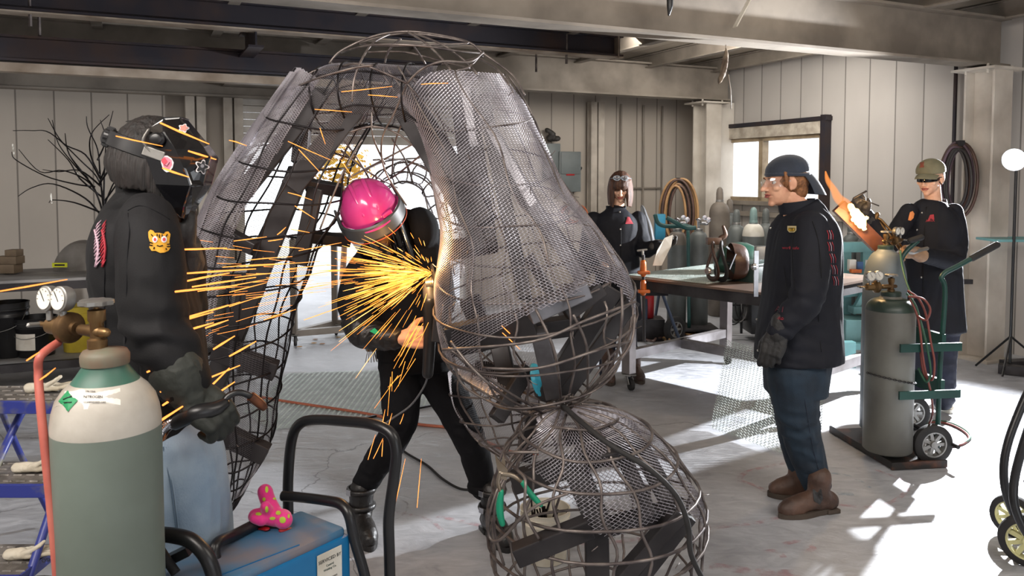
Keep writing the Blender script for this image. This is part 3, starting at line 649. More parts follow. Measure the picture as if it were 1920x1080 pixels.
# trousers
b = MB()
trunk(b, [(Q(1496, 655, 0), .17, .15, yw), (Q(1493, 700, 0), .17, .145, yw), (Q(1492, 735, 0), .165, .14, yw)])
b.limb([Q(1487, 700, -.08), Q(1494, 770, -.05), Q(1507, 830, -.01), Q(1522, 880, .02), Q(1530, 903, .03)], [.118, .104, .088, .076, .070], 18)
b.limb([Q(1500, 700, .08), Q(1490, 780, .11), Q(1500, 850, .14), Q(1508, 892, .16)], [.115, .098, .080, .068], 18)
tr4, _t = grown('trousers', b, .0075, SK['denim_dark'], me4, 5, folds(.0075, 10, (1, 1, .6), 21, [(Q(1500, 800, -.1), .12, .9), (Q(1530, 890, -.12), .08, 1.4)]))
seam(_t, [(1500, 700), (1512, 770), (1522, 830), (1534, 880)], .0015, SK['denim_navy'], tr4)
gz = G(1500, 962).y
for hl, te, an in (((1566, 957), (1461, 972), (1537, 915, -.16)), ((1522, 934), (1440, 930), (1512, 900, .03))):
    h_, t_ = G(*hl), G(*te); a_ = Vector((h_.x-.01, h_.y, .12)); a_.x = lerp(h_.x, t_.x, .30); a_.y = lerp(h_.y, t_.y, .30)
    bo, bt = bootpart('boot', h_, t_, a_, SK['leather_brown'], SK['sole'], me4, shaft=.05, wd=.047)
    if hl[0] > 1550: obj('elastic_panel', patch(bt, [(1524, 917), (1540, 917), (1543, 935), (1537, 946), (1526, 940)], .002), SK['leather'], bo, True)
g4 = MB(); hand(g4, Q(1459, 622, -.215), Vector((-.30, .0, -1)), Vector((.45, .85, 0)), -1, (22, 30, 24), 1.12, 30, 3, 1.35, curls=[(18, 28, 22), (22, 32, 26), (26, 36, 28), (30, 40, 30)])
g4.limb([Q(1467, 604, -.215), Q(1460, 624, -.215)], [.050, .043], 14)
grown('glove', g4, .0042, SK['glove'], me4, 3, folds(.002, 45, (1, 1, 1), 31))
# ================================================================ person in the olive cap with the torch, right
D = 5.4
me5 = thing('person', G(1742, 772), 'person in olive cap and dark glasses heating a steel bar with a torch', 'person')
Q = lambda x, y, dd=0: P(x, y, D+dd)
hc = Q(1744, 334); HR = facing(130, 8); T5 = lambda x, y, z: hc+HR@Vector((x, y, z))
b = MB(); head(b, hc, HR, 1.0, (Q(1751, 385), .052), jaw=.9); b.limb([Q(1748, 412), Q(1748, 500), Q(1748, 590)], [.10, .11, .12])
b.limb([Q(1705, 400, .02), Q(1672, 455, -.12), Q(1622, 402, -.2)], [.045, .04, .03]); b.limb([Q(1792, 400, 0), Q(1790, 480, -.05), Q(1716, 474, -.2)], [.045, .04, .03])
b.limb([Q(1727, 600, .03), Q(1725, 680, .05), Q(1722, 735, .08)], [.06, .05, .04]); b.limb([Q(1770, 600, -.03), Q(1766, 690, -.04), Q(1768, 748, -.02)], [.06, .05, .04])
grown('body', b, .0045, SK['skin_pale'], me5, 4, face_disp(hc, HR, 1.0, 0)); mouth(hc, HR, 1.0, me5, SK['lip'])
m = MB(); m.ell(T5(0, -.025, .012), (.079, .092, .070), HR); m.ell(T5(0, -.06, -.03), (.06, .045, .045), HR); grown('hair', m, .006, SK['hair_brown'], me5, 3, folds(.003, 60, (1, 1, .3), 4))
olive = mat('olive_cap', '77735c', .8, 0, '5f5c49', 8, bump=.15, bscale=200)
m = MB(); m.ell(T5(0, -.014, .050), (.090, .108, .082), HR, 24, 14); cu_ = np.array(T5(0, 0, .036)); ax_ = np.array(HR@Vector((0, 0, 1)))
cr, ct5 = grown('cap_crown', m, .0055, olive, me5, 3, lambda co, nr: np.outer(np.where(((co-cu_)@ax_) < 0, -((co-cu_)@ax_)*.9, 0), ax_))
m = MB(); rs = []
for i in range(8):
    t = i/7; rs.append([T5(math.sin(a)*(.080-.004*t), -.010+math.cos(a)*(.095+.078*t), .038-.020*t*t-.022*abs(math.sin(a))**2) for a in np.linspace(-1.15, 1.15, 15)])
vs = [p for r in rs for p in r]; n_ = len(vs); fs = [(i*15+j, i*15+j+1, (i+1)*15+j+1, (i+1)*15+j) for i in range(7) for j in range(14)]
up = HR@Vector((0, 0, .005)); m.add(vs+[v+up for v in vs], fs+[tuple(n_+k for k in reversed(f)) for f in fs]+[(7*15+j, 7*15+j+1, n_+7*15+j+1, n_+7*15+j) for j in range(14)]); obj('cap_brim', m, olive, me5, 50)
obj('cap_label', patch(ct5, [(1724, 304), (1733, 303), (1733, 314), (1724, 315)], .003), mat('brown_patch', '7c3f2c', .7), cr, False)
m = MB(); rs = []
for z in (-.016, -.008, .004, .014): rs.append([T5(math.sin(a)*.073, .014+math.cos(a)*.100-abs(z)*.2, z+.002) for a in np.linspace(-1.2, 1.2, 21)])
m.rings(rs, False); m.f = [f for k, f in enumerate(m.f) if k % 21 != 20]; m.m = m.m[:len(m.f)]; m2 = obj('dark_glasses', m, mat('dark_lens', '08080b', .08), me5, True)
m = MB()
for k in (-1, 1): m.tube([T5(k*.071, .04, .008), T5(k*.080, .0, .008), T5(k*.079, -.02, -.002)], .0028, 6)
obj('temple_arm', m, MT['black'], m2, True)
b = MB(); yw = 150
trunk(b, [(Q(1752, 620, 0), .195, .14, yw), (Q(1750, 560, 0), .185, .135, yw), (Q(1748, 480, 0), .18, .125, yw), (Q(1747, 425, 0), .185, .12, yw), (Q(1747, 394, 0), .14, .10, yw), (Q(1750, 377, 0), .075, .075, yw)])
b.limb([Q(1704, 398, -.04), Q(1684, 432, -.12), Q(1664, 462, -.22), Q(1645, 432, -.26), Q(1624, 402, -.28)], [.060, .060, .058, .050, .045], 16)
b.limb([Q(1788, 398, -.02), Q(1796, 450, -.06), Q(1785, 488, -.14), Q(1750, 482, -.24), Q(1722, 476, -.30)], [.062, .066, .062, .055, .047], 16)
jk, j5 = grown('jacket', b, .0085, SK['navy'], me5, 5, folds(.007, 11, (1, 1, .5), 41, [(Q(1785, 485, -.12), .1, 1), (Q(1664, 455, -.2), .09, 1)]))
m = MB(); rs = []
for t, r_, dz in ((0, .086, -.01), (1, .074, .045), (1, .066, .045), (0, .070, 0)):
    c_ = Q(1750, 388, 0)+Vector((0, 0, dz)); rs.append([c_+Vector((math.cos(a)*r_*1.1, math.sin(a)*r_, (-.016 if math.sin(a) < -.4 else .008))) for a in np.linspace(0, 2*math.pi, 28, endpoint=False)])
m.rings(rs, False, True); obj('collar', m, SK['navy'], jk, 40)
seam(j5, [(1737, 388), (1733, 440), (1731, 500), (1732, 560), (1734, 600)], .003, SK['blackcl'], jk, 'placket')
for x, y in ((1729, 399), (1720, 431), (1728, 520)):
    p = on_surf(j5, x, y, .002)
    if p: m = MB(); m.ell(p, (.007, .004, .007)); obj('snap', m, SK['snap'], jk, True)
obj('chest_badge', patch(j5, [(1706, 398), (1711, 396), (1714, 401), (1712, 409), (1707, 414), (1702, 413), (1704, 405)], .003), mat('badge_orange', 'd8874e', .6), jk, False)
logo = patch(j5, [(1739, 414), (1744, 403), (1751, 402), (1752, 412), (1747, 411), (1746, 408), (1742, 415)], .003); lo = obj('chest_logo', logo, SK['thread'], jk, False)
word('AWA', 1744, 414, 7, j5, .003, SK['thread'], lo, 3, D_=5.2)
b = MB(); trunk(b, [(Q(1752, 585, 0), .17, .125, yw), (Q(1750, 620, 0), .17, .125, yw)])
b.limb([Q(1727, 610, .03), Q(1725, 680, .05), Q(1722, 735, .08)], [.095, .078, .068], 16); b.limb([Q(1770, 610, -.03), Q(1766, 690, -.04), Q(1768, 748, -.02)], [.10, .084, .075], 16)
grown('trousers', b, .0085, SK['denim_navy'], me5, 5, folds(.008, 10, (1, 1, .7), 51, [(Q(1768, 735, 0), .12, 1.2)]))
sh = mat('pale_shoe', 'd9d2c4', .6, 0, 'b3a894', 12)
for hl, te, an in (((1772, 764), (1764, 780), (1770, 752)), ((1722, 752), (1714, 758), (1722, 742))):
    h_ = G(*hl); t_ = h_+Vector((-.05, -.27, 0)) if hl[0] > 1750 else h_+Vector((-.12, -.24, 0)); h_ = h_+Vector((.02, .12, 0)); t_ = t_+Vector((.0, .12, 0))
    bootpart('shoe', h_, t_, Vector((lerp(h_.x, t_.x, .2), lerp(h_.y, t_.y, .2), .10)), sh, MT['white'], me5, shaft=.02, wd=.045)
g = MB(); hand(g, Q(1621, 402, -.28), Vector((-.55, -.2, .8)), Vector((-.3, -.8, .1)), 1, (35, 45, 30), 1.1, 30, 3, 1.3); g.limb([Q(1630, 412, -.27), Q(1619, 398, -.28)], [.052, .045], 12); grown('glove', g, .005, SK['glove_grey'], me5, 3)
g = MB(); hand(g, Q(1718, 474, -.31), Vector((-1, -.15, .12)), Vector((.1, -.8, -.5)), 1, (40, 50, 30), 1.05, 30, 3, 1.2); g.limb([Q(1726, 478, -.3), Q(1716, 474, -.31)], [.05, .042], 12); grown('glove', g, .005, mat('tan_glove', 'a98769', .7, 0, '7c5f48', 9), me5, 3)
# ================================================================ person with fringe behind the table
D = 6.35
me3 = thing('person', G(1165, 713), 'person with brown bob and fringe looking down behind the steel work table', 'person')
Q = lambda x, y, dd=0: P(x, y, D+dd)
hc = Q(1163, 350); HR = facing(174, 24, 0); T3 = lambda x, y, z: hc+HR@Vector((x, y, z))
b = MB(); head(b, hc, HR, .95, (Q(1156, 398, .04), .05), jaw=.88); b.limb([Q(1154, 410, .03), Q(1156, 500), Q(1156, 580)], [.09, .10, .11])
b.limb([Q(1112, 415, .03), Q(1105, 480, .0), Q(1135, 500, -.25)], [.04, .036, .028]); b.limb([Q(1196, 415, .03), Q(1206, 470, -.08), Q(1236, 462, -.26)], [.04, .036, .026])
b.limb([Q(1140, 580), Q(1138, 650), Q(1136, 712)], [.07, .05, .04]); b.limb([Q(1175, 580), Q(1180, 650), Q(1184, 712)], [.07, .05, .04])
grown('body', b, .0045, SK['skin_pale'], me3, 4, face_disp(hc, HR, .95, .3)); mouth(hc, HR, .95, me3, SK['lip'], .5)
for k in (-1, 1):
    m = MB(); m.tube([T3(k*.018, .088, -.002), T3(k*.030, .089, -.005), T3(k*.043, .080, -.001)], .0016, 6); obj('eyelashes', m, SK['hair_dark'], me3, True)
m = MB(); m.ell(T3(0, -.012, .034), (.087, .103, .090), HR)
for a in np.linspace(-2.55, 2.55, 34):      # curtain of hair round the sides and back
    fr = abs(a) < .0
    if abs(a) < .62: continue
    x, y = math.sin(a)*.082, math.cos(a)*.090-.012; ln = -.115 if abs(a) > 1.2 else -.12
    m.limb([T3(x*.9, y*.9, .06), T3(x*1.04, y*1.04, -.0), T3(x*1.10, y*1.05, 0)+Vector((0, 0, -.07)), T3(x*1.10, y*1.02, 0)+Vector((0, 0, -.135+.008*math.sin(a*7)))], [.014, .014, .013, .007], 8)
for a in np.linspace(-.62, .62, 11): m.limb([T3(math.sin(a)*.05, .055, .095), T3(math.sin(a)*.078, math.cos(a)*.100, .055), T3(math.sin(a)*.084, math.cos(a)*.102, .022+.004*math.cos(a*9))], [.014, .011, .006], 8)
grown('hair', m, .0045, SK['hair_brown'], me3, 3, folds(.003, 90, (1, 1, .08), 61))
m = MB()
for k in (-1, 1): m.tube([T3(k*.030+math.cos(t)*.027, .088-.006*abs(math.cos(t))-math.sin(t)*.012, .112+math.sin(t)*.014) for t in np.linspace(0, 2*math.pi, 18)], .003, 6)
m.tube([T3(-.085, .0, .07), T3(-.055, .08, .11)], .0025, 6); m.tube([T3(.085, .0, .07), T3(.055, .08, .11)], .0025, 6)
sg = obj('safety_glasses', m, mat('clear_frame', 'a9b4bd', .2, 0, '8f9aa3'), me3, True)
m = MB()
for k in (-1, 1): m.ell(T3(k*.030, .087, .112), (.026, .004, .013), HR)
obj('lens', m, glass('lens_clear', (.85, .9, .95), .05, .55), sg, True)
b = MB(); yw = 180
trunk(b, [(Q(1160, 598, 0), .185, .14, yw), (Q(1158, 520, 0), .175, .13, yw), (Q(1156, 450, 0), .185, .13, yw), (Q(1155, 415, 0), .18, .12, yw), (Q(1155, 398, .02), .10, .09, yw), (Q(1156, 389, .03), .068, .07, yw)])
b.limb([Q(1113, 412, 0), Q(1104, 450, .0), Q(1102, 490, -.05), Q(1122, 500, -.2)], [.068, .07, .064, .05], 16)
b.limb([Q(1196, 412, 0), Q(1203, 448, -.03), Q(1208, 468, -.12), Q(1232, 461, -.25)], [.068, .07, .066, .046], 16)
jk, j3 = grown('jacket', b, .0085, SK['navy'], me3, 5, folds(.0075, 11, (1, 1, .4), 71, [(Q(1206, 468, -.1), .09, 1)]))
m = MB(); rs = []
for t, r_, dz in ((0, .072, 0), (1, .072, .036), (1, .064, .036), (0, .064, 0)):
    c_ = Q(1155, 396, .01)+Vector((0, 0, dz)); rs.append([c_+Vector((math.cos(a)*r_*1.12, math.sin(a)*r_, (-.022 if math.sin(a) < -.5 else .006))) for a in np.linspace(0, 2*math.pi, 28, endpoint=False)])
m.rings(rs, False, True); obj('collar', m, SK['navy'], jk, 40)
seam(j3, [(1163, 396), (1164, 430), (1164, 470), (1163, 495)], .003, SK['blackcl'], jk, 'placket')
for x, y in ((1162, 398), (1163, 430), (1163, 460)):
    p = on_surf(j3, x, y, .003)
    if p: m = MB(); m.ell(p, (.007, .004, .007)); obj('snap', m, SK['snap'], jk, True)
obj('chest_logo', patch(j3, [(1172, 420), (1176, 407), (1180, 407), (1187, 420)], .004), SK['thread'], jk, False)
b = MB(); trunk(b, [(Q(1158, 575, 0), .155, .115, yw), (Q(1158, 605, 0), .155, .115, yw)]); b.limb([Q(1141, 600), Q(1139, 650), Q(1137, 700)], [.082, .066, .058], 14); b.limb([Q(1175, 600), Q(1180, 650), Q(1184, 700)], [.082, .066, .058], 14)
grown('trousers', b, .009, SK['denim_navy'], me3, 4, folds(.007, 10, (1, 1, .6), 81))
for hx, hy, tx, ty in ((1138, 709, 1143, 720), (1186, 706, 1200, 718)):
    h_, t_ = G(hx, hy), G(tx, ty); t_ = h_+(t_-h_).normalized()*.26
    bootpart('boot', h_, t_, Vector((lerp(h_.x, t_.x, .2), lerp(h_.y, t_.y, .2), .11)), SK['leather_brown'], SK['sole'], me3, shaft=.10)
g = MB(); tp3 = hand(g, Q(1232, 461, -.26), Vector((.9, -.1, .1)), Vector((.1, -.4, .9)), 1, (25, 35, 20), .98, 30, 3, 1.15); g.limb([Q(1226, 462, -.24), Q(1234, 461, -.26)], [.040, .036], 12); grown('glove', g, .0048, SK['glove_grey'], me3, 3)
g = MB(); hand(g, Q(1124, 500, -.21), Vector((.5, -.8, -.1)), Vector((0, 0, -1)), -1, (20, 30, 20), .98, 30, 3, 1.15); grown('glove', g, .0048, SK['glove_grey'], me3, 3)
# ================================================================ person in the welding hood, far left
D = 2.05
me1 = thing('person', G(300, 1500), 'person in black jacket and pale jeans wearing a black welding hood with stickers', 'person')
Q = lambda x, y, dd=0: P(x, y, D+dd)
hc = Q(301, 312); HR = facing(-78, 20); T1 = lambda x, y, z: hc+HR@Vector((x, y, z))
b = MB(); head(b, hc, HR, 1.0, (Q(280, 412, .0), .06)); b.limb([Q(275, 420), Q(270, 560), Q(295, 760)], [.09, .10, .10])
b.limb([Q(272, 430, -.15), Q(298, 600, -.2), Q(345, 740, -.2)], [.04, .036, .028]); b.limb([Q(280, 430, .15), Q(325, 590, .18), Q(352, 470, .12)], [.04, .036, .028])
b.limb([Q(300, 800, -.08), Q(330, 1080, -.06), Q(330, 1380, -.06)], [.08, .06, .045]); b.limb([Q(310, 800, .1), Q(350, 1080, .1), Q(350, 1380, .1)], [.08, .06, .045])
grown('body', b, .0048, SK['skin'], me1, 4)
m = MB(); m.ell(T1(0, -.018, .030), (.088, .106, .094), HR)
for a in np.linspace(.75, 2*math.pi-.75, 30):
    x, y = math.sin(a)*.084, math.cos(a)*.095-.018
    m.limb([T1(x*.9, y*.9, .05), T1(x*1.03, y*1.03, -.02), T1(x*1.05, y*1.04, -.02)+Vector((0.004, 0, -.05+.006*math.sin(a*5)))], [.017, .015, .008], 8)
grown('hair', m, .004, SK['hair_dark'], me1, 2, folds(.003, 110, (1, 1, .08), 91))
# headband with ratchet knob
m = MB(); rs = []
for dz, k in ((-.020, 1.0), (-.018, 1.03), (.016, 1.03), (.018, 1.0)): rs.append([T1(math.sin(a)*.097*k, math.cos(a)*.116*k-.02, .030+dz) for a in np.linspace(0, 2*math.pi, 40, endpoint=False)])
m.rings(rs, False, True); hb_ = obj('head_band', m, MT['black'], me1, 40)
m = MB(); bk = T1(0, -.138, .028); m.lathe(bk, [(.020, -.012), (.024, -.008), (.024, .008), (.017, .014)], 16, HR@Vector((0, -1, 0)))
for i in range(12): t = i*math.pi/6; m.box(bk+HR@Vector((math.cos(t)*.024, 0, math.sin(t)*.024)), (.006, .016, .006), HR)
obj('ratchet_knob', m, MT['black'], hb_, 40)
m = MB(); m.box(T1(.101, -.005, .030), (.006, .05, .024), HR, .002); obj('strap_slider', m, MT['zinc'], hb_, False)
la = HR@Vector((1, 0, 0))       # towards the near side
if la.y > 0: la = -la
rows = [((302, 240), (322, 226), (345, 222)), ((296, 262), (326, 250), (372, 256)), ((295, 285), (346, 282), (392, 280)), ((298, 303), (362, 318), (403, 296)), ((312, 345), (374, 348), (390, 346)), ((334, 388), (358, 386), (366, 386)), ((346, 406), (351, 408), (353, 412))]
def mpt(p, lat): q = Q(*p); return Vector((q.x, q.y, q.z))+la*lat-Vector((la.x*lat, 0, 0))*.3
sec = []
for i, (r, c_, f) in enumerate(rows):
    k = [.8, 1, 1, 1, .95, .7, .45][i]
    sec.append([mpt(r, .102*k), mpt(c_, .088*k), mpt(f, .05*k), mpt(f, -.05*k), mpt(c_, -.088*k), mpt(r, -.102*k)])
vs = [p for s_ in sec for p in s_]; fs = [(i*6+j, i*6+j+1, (i+1)*6+j+1, (i+1)*6+j) for i in range(6) for j in range(5)]+[(0, 1, 2, 3, 4, 5)]
m = MB(); cen = Q(320, 310); n_ = len(vs); inn = [v+(cen-v).normalized()*.004 for v in vs]; m.add(vs+inn, fs+[tuple(n_+k for k in reversed(f)) for f in fs])
hoodm = mat('hood_shell', '0b0b0d', .12, 0, '101013', 3, coat=1); hood = obj('welding_hood', m, hoodm, me1, False)
bm_ = hood.modifiers.new('edge', 'BEVEL'); bm_.width = .004; bm_.segments = 2; bm_.limit_method = 'ANGLE'
th = bvh(m)
m = MB(); kc = mpt((317, 265), .104); m.lathe(kc, [(.017, 0), (.017, .008), (.012, .013), (.012, .018), (.006, .02)], 20, la); obj('pivot_knob', m, MT['black'], hood, 40)
m = MB(); m.limb([mpt((300, 250), .1), mpt((293, 268), .1), mpt((303, 285), .1)], [.008, .012, .006], 8, flat=.4); obj('side_bracket', m, MT['zinc'], hood, True)
white_s = mat('sticker_white', 'ddd8da', .4); pink_s = mat('sticker_pink', 'd87a8e', .4); red_s = mat('sticker_red', 'c23b4d', .4)
def circ(x, y, rx, ry, n=18, w=0, k=3): return [(x+math.cos(t)*rx*(1+w*math.cos(k*t)), y+math.sin(t)*ry*(1+w*math.cos(k*t))) for t in [2*math.pi*i/n for i in range(n)]]
s1 = obj('sticker', patch(th, [(300, 297), (306, 292), (314, 292), (322, 297), (326, 305), (324, 314), (318, 322), (312, 323), (306, 318), (303, 308)], .0015), white_s, hood, False)
obj('sticker_print', patch(th, [(303, 298), (308, 294), (315, 295), (322, 300), (323, 309), (318, 317), (312, 318), (307, 312)], .0025), pink_s, s1, False)
obj('sticker_print', patch(th, [(303, 298), (310, 296), (315, 303), (309, 309), (304, 305)], .0033), red_s, s1, False)
m = MB(); m.tube([on_surf(th, *q, .004) for q in ((308, 309), (314, 311), (319, 304)) if on_surf(th, *q, .004)], .0007, 5); obj('sticker_print', m, MT['black'], s1, True)
s2 = obj('sticker', patch(th, circ(378, 313, 11, 11.5, 30, .28, 5), .0015), white_s, hood, False); obj('sticker_print', patch(th, circ(378, 313, 9, 9.5, 30, .30, 5), .0028), MT['black'], s2, False); obj('sticker_print', patch(th, circ(378, 311, 3.5, 3.5, 10), .0036), mat('sticker_grey', '77767c', .4), s2, False)
s3 = obj('sticker', patch(th, circ(344, 241, 9, 7.5, 24, .2, 5), .0015), white_s, hood, False); obj('sticker_print', patch(th, circ(344, 241, 7, 5.5, 24, .25, 5), .0028), mat('sticker_salmon', 'c9897c', .5), s3, False)
# jacket
b = MB(); yw = -76
trunk(b, [(Q(318, 815, .0), .20, .105, yw), (Q(308, 740, 0), .195, .110, yw), (Q(288, 640, 0), .19, .118, yw), (Q(272, 540, 0), .195, .118, yw), (Q(264, 460, 0), .20, .112, yw), (Q(268, 410, 0), .185, .094, yw), (Q(276, 385, 0), .11, .08, yw), (Q(284, 366, 0), .074, .072, yw)])
b.limb([Q(276, 412, -.13), Q(284, 470, -.18), Q(292, 600, -.22), Q(320, 668, -.235), Q(342, 715, -.24)], [.068, .074, .074, .068, .062], 18)
b.limb([Q(285, 420, .14), Q(315, 500, .20), Q(338, 590, .17), Q(346, 520, .10), Q(352, 478, .07)], [.08, .08, .07, .055, .048], 16)
jk, j1 = grown('jacket', b, .0062, SK['blackcl'], me1, 5, folds(.0065, 11, (1, 1, .5), 101, [(Q(296, 640, -.25), .10, 1.3), (Q(262, 560, -.05), .12, .4)]))
m = MB(); rs = []
for r_, dz in ((.078, 0), (.076, .042), (.069, .042), (.070, 0)):
    c_ = Q(283, 378, 0)+Vector((0, 0, dz)); rs.append([c_+Vector((math.cos(a)*r_*1.05, math.sin(a)*r_*1.05, -.018*math.cos(a))) for a in np.linspace(0, 2*math.pi, 30, endpoint=False)])
m.rings(rs, False, True); obj('collar', m, SK['blackcl'], jk, 40)
seam(j1, [(240, 400), (243, 430), (240, 470), (238, 540), (236, 640), (236, 740)], .0013, SK['knit'], jk); seam(j1, [(240, 395), (262, 386), (290, 395), (318, 412)], .0012, SK['knit'], jk); seam(j1, [(200, 460), (196, 540), (200, 640), (215, 740)], .0012, SK['knit'], jk)
tg = mat('patch_yellow', 'd79a24', .7); tig = [(278, 436), (282, 432), (287, 434), (290, 438), (299, 438), (306, 440), (309, 436), (314, 435), (318, 440), (317, 447), (316, 455), (318, 465), (314, 471), (307, 474), (300, 475), (292, 471), (284, 471), (280, 464), (282, 456), (279, 447)]
tp = obj('tiger_patch', patch(j1, tig, .003, 6), tg, jk, False)
for x in (290, 306):
    e = obj('patch_eye', patch(j1, circ(x, 450, 5, 6, 12), .0045, 3), white_s, tp, False); obj('patch_pupil', patch(j1, circ(x, 450.5, 2.4, 3.2, 10), .0055, 2), red_s, e, False)
for q in ([(283, 441), (286, 444)], [(312, 441), (309, 445)], [(298, 441), (298, 447)], [(280, 455), (286, 457)], [(280, 460), (286, 461)], [(317, 458), (311, 459)], [(317, 463), (311, 463)], [(294, 461), (299, 463), (304, 461)], [(294, 440), (294, 444)], [(303, 441), (303, 445)], [(288, 468), (289, 464)], [(310, 469), (309, 466)]):
    pp = [on_surf(j1, x, y, .0045) for x, y in q]
    if all(pp): m = MB(); m.tube(pp, .0013, 5); obj('patch_stripe', m, SK['blackcl'], tp, True)
for i in range(12):
    y = 424+i*6.6; x0 = 176+abs(i-6)*.6
    for k, (dx, mt_) in enumerate(((0, SK['thread_w']), (11, SK['thread']))):
        pp = [on_surf(j1, x0+dx+3, y+3, .003), on_surf(j1, x0+dx+7, y-3, .004), on_surf(j1, x0+dx+12-k*2, y-10, .003)]
        if all(pp): m = MB(); m.tube(pp, [.0022, .0018, .0006], 5); obj('back_embroidery', m, mt_, jk, True)
for k, (x, mt_) in enumerate(((180, SK['thread_w']), (193, SK['thread']))):
    pp = [on_surf(j1, x+6*math.sin(t*3), 432+t*68, .003) for t in np.linspace(0, 1, 9)]
    if all(pp): m = MB(); m.tube(pp, .0028, 6); obj('back_embroidery', m, mt_, jk, True)
b = MB(); trunk(b, [(Q(318, 800, 0), .18, .118, yw), (Q(325, 870, 0), .19, .125, yw)])
b.limb([Q(322, 860, -.09), Q(336, 960, -.09), Q(342, 1080, -.08), Q(338, 1380, -.08), Q(336, 1450, -.08)], [.125, .118, .11, .105, .105], 20); b.limb([Q(330, 860, .10), Q(352, 960, .10), Q(358, 1080, .1), Q(352, 1450, .1)], [.12, .115, .11, .105], 20)
jn, t1 = grown('jeans', b, .008, SK['denim_light'], me1, 5, folds(.008, 9, (1, 1, .5), 111))
seam(t1, [(306, 838), (318, 900), (326, 960), (332, 1010)], .0018, mat('jean_stitch', '5f7488', .8), jn, 'side_seam'); seam(t1, [(311, 838), (323, 900), (331, 960), (337, 1010)], .0012, SK['denim_light'], jn, 'side_seam')
for dd in (-.08, .1):
    h_ = Q(310, 1480, dd); h_.z = 0; bootpart('boot', h_, h_+Vector((.28, .06, 0)), h_+Vector((.07, .01, .12)), SK['leather'], SK['sole'], me1, vox=.01)
g = MB(); hand(g, Q(350, 470, .03), Vector((.15, -.1, 1)), Vector((-.75, -.3, .2)), 1, (35, 45, 35), 1.05, 25, 3, 1.3, curls=[(40, 50, 35), (50, 55, 40), (60, 60, 40), (65, 60, 40)]); g.limb([Q(351, 492, .06), Q(350, 470, .03)], [.045, .038], 12); grown('glove', g, .004, SK['glove'], me1, 3, folds(.0015, 50, (1, 1, 1), 33))
g = MB(); hand(g, Q(352, 735, -.25), Vector((.75, .0, -.62)), Vector((-.35, .55, -.55)), 1, (55, 60, 40), 1.05, 30, 2, 1.3, tcurl=35); g.limb([Q(332, 700, -.25), Q(345, 722, -.25), Q(356, 742, -.25)], [.062, .054, .042], 16)
glo = mat('welding_gauntlet', '2c2f2a', .7, 0, '1e211d', 8, bump=.3, bscale=60); grown('glove', g, .004, glo, me1, 3, folds(.003, 30, (1, 1, 1), 35))
# welding gun held in that glove
wg = thing('welding_gun', Q(400, 770, -.24), 'black welding gun with curved neck and copper nozzle in the gauntlet at left', 'welding gun')
m = MB(); m.limb([Q(330, 792, -.27), Q(365, 775, -.28), Q(400, 768, -.26), Q(420, 757, -.24)], [.017, .019, .018, .013], 14); obj('handle', m, MT['black'], wg, True)
m = MB(); m.tube(catmull([Q(418, 757, -.24), Q(428, 743, -.23), Q(446, 736, -.22), Q(464, 740, -.21), Q(476, 748, -.2)], 5), .0075, 12); obj('neck', m, MT['black'], wg, True)
m = MB(); m.tube([Q(470, 743, -.205), Q(484, 754, -.195), Q(493, 762, -.19), Q(497, 767, -.188)], [.0115, .0115, .0105, .007], 16); obj('nozzle', m, mat('copper_nozzle', '7d4e36', .45, .8, '4a352c', 20), wg, 40)
m = MB(); cp_ = catmull([Q(334, 790, -.27), Q(318, 793, -.27), Q(304, 806, -.27), Q(296, 822, -.27)], 12)
for i in range(0, len(cp_)-1, 2):
    d = Vector(cp_[i+1])-Vector(cp_[i]); m.lathe(cp_[i], [(.0145, -.002), (.0165, 0), (.0145, .002)], 14, d)
m.tube(cp_, .0135, 12); obj('strain_spring', m, MT['chrome'], wg, 40)
m = MB(); m.tube(catmull([Q(300, 812, -.27), Q(286, 835, -.27), Q(278, 875, -.27), Q(280, 940, -.28), Q(290, 1010, -.30), Q(330, 1075, -.32)], 8), .0105, 12); obj('cable', m, MT['rubber'], wg, True)
# ================================================================ person grinding, pink hard hat
me2 = thing('person', G(800, 1008), 'person in pink hard hat and face shield bending to grind the sculpture', 'person')
U_ = Vector((-.32, -.45, .83)).normalized(); F_ = Vector((.45, -.55, -.7)); F_ = (F_-U_*F_.dot(U_)).normalized(); HR = Matrix((F_.cross(U_), F_, U_)).transposed()
hc = P(700, 408, 3.28); T2 = lambda x, y, z: hc+HR@Vector((x, y, z)); Q = P
b = MB(); head(b, hc, HR, 1.0, (Q(762, 440, 3.46), .06)); b.limb([Q(762, 450, 3.48), Q(768, 560, 3.52), Q(772, 650, 3.55)], [.09, .10, .11])
b.limb([Q(712, 470, 3.4), Q(668, 590, 3.3), Q(748, 634, 3.12)], [.045, .038, .029]); b.limb([Q(800, 460, 3.5), Q(830, 560, 3.4), Q(812, 600, 3.2)], [.045, .038, .029])
hand(b, Q(757, 634, 3.10), Vector((1, .0, .05)), Vector((.15, .9, .0)), 1, (62, 70, 45), 1.02, 50, 3, 1.0, curls=[(55, 65, 45), (60, 70, 45), (62, 72, 45), (60, 72, 45)], tcurl=35)
b.limb([Q(750, 690, 3.55), Q(750, 795, 3.45), Q(686, 900, 3.55)], [.07, .05, .04]); b.limb([Q(815, 690, 3.55), Q(872, 800, 3.5), Q(908, 905, 3.56)], [.07, .05, .04])
grown('body', b, .0042, SK['skin'], me2, 3)
m = MB(); m.ell(T2(0, -.03, .0), (.08, .095, .085), HR); m.limb([T2(-.05, -.06, -.03), T2(-.06, -.04, -.10), T2(-.05, -.02, -.14)], [.03, .028, .015]); grown('hair', m, .006, SK['hair_dark'], me2, 2, folds(.003, 80, (1, 1, .1), 4))
pink = mat('pink_shell', 'cf3f86', .22, 0, 'bd3478', 5, coat=.6)
m = MB(); pr = []
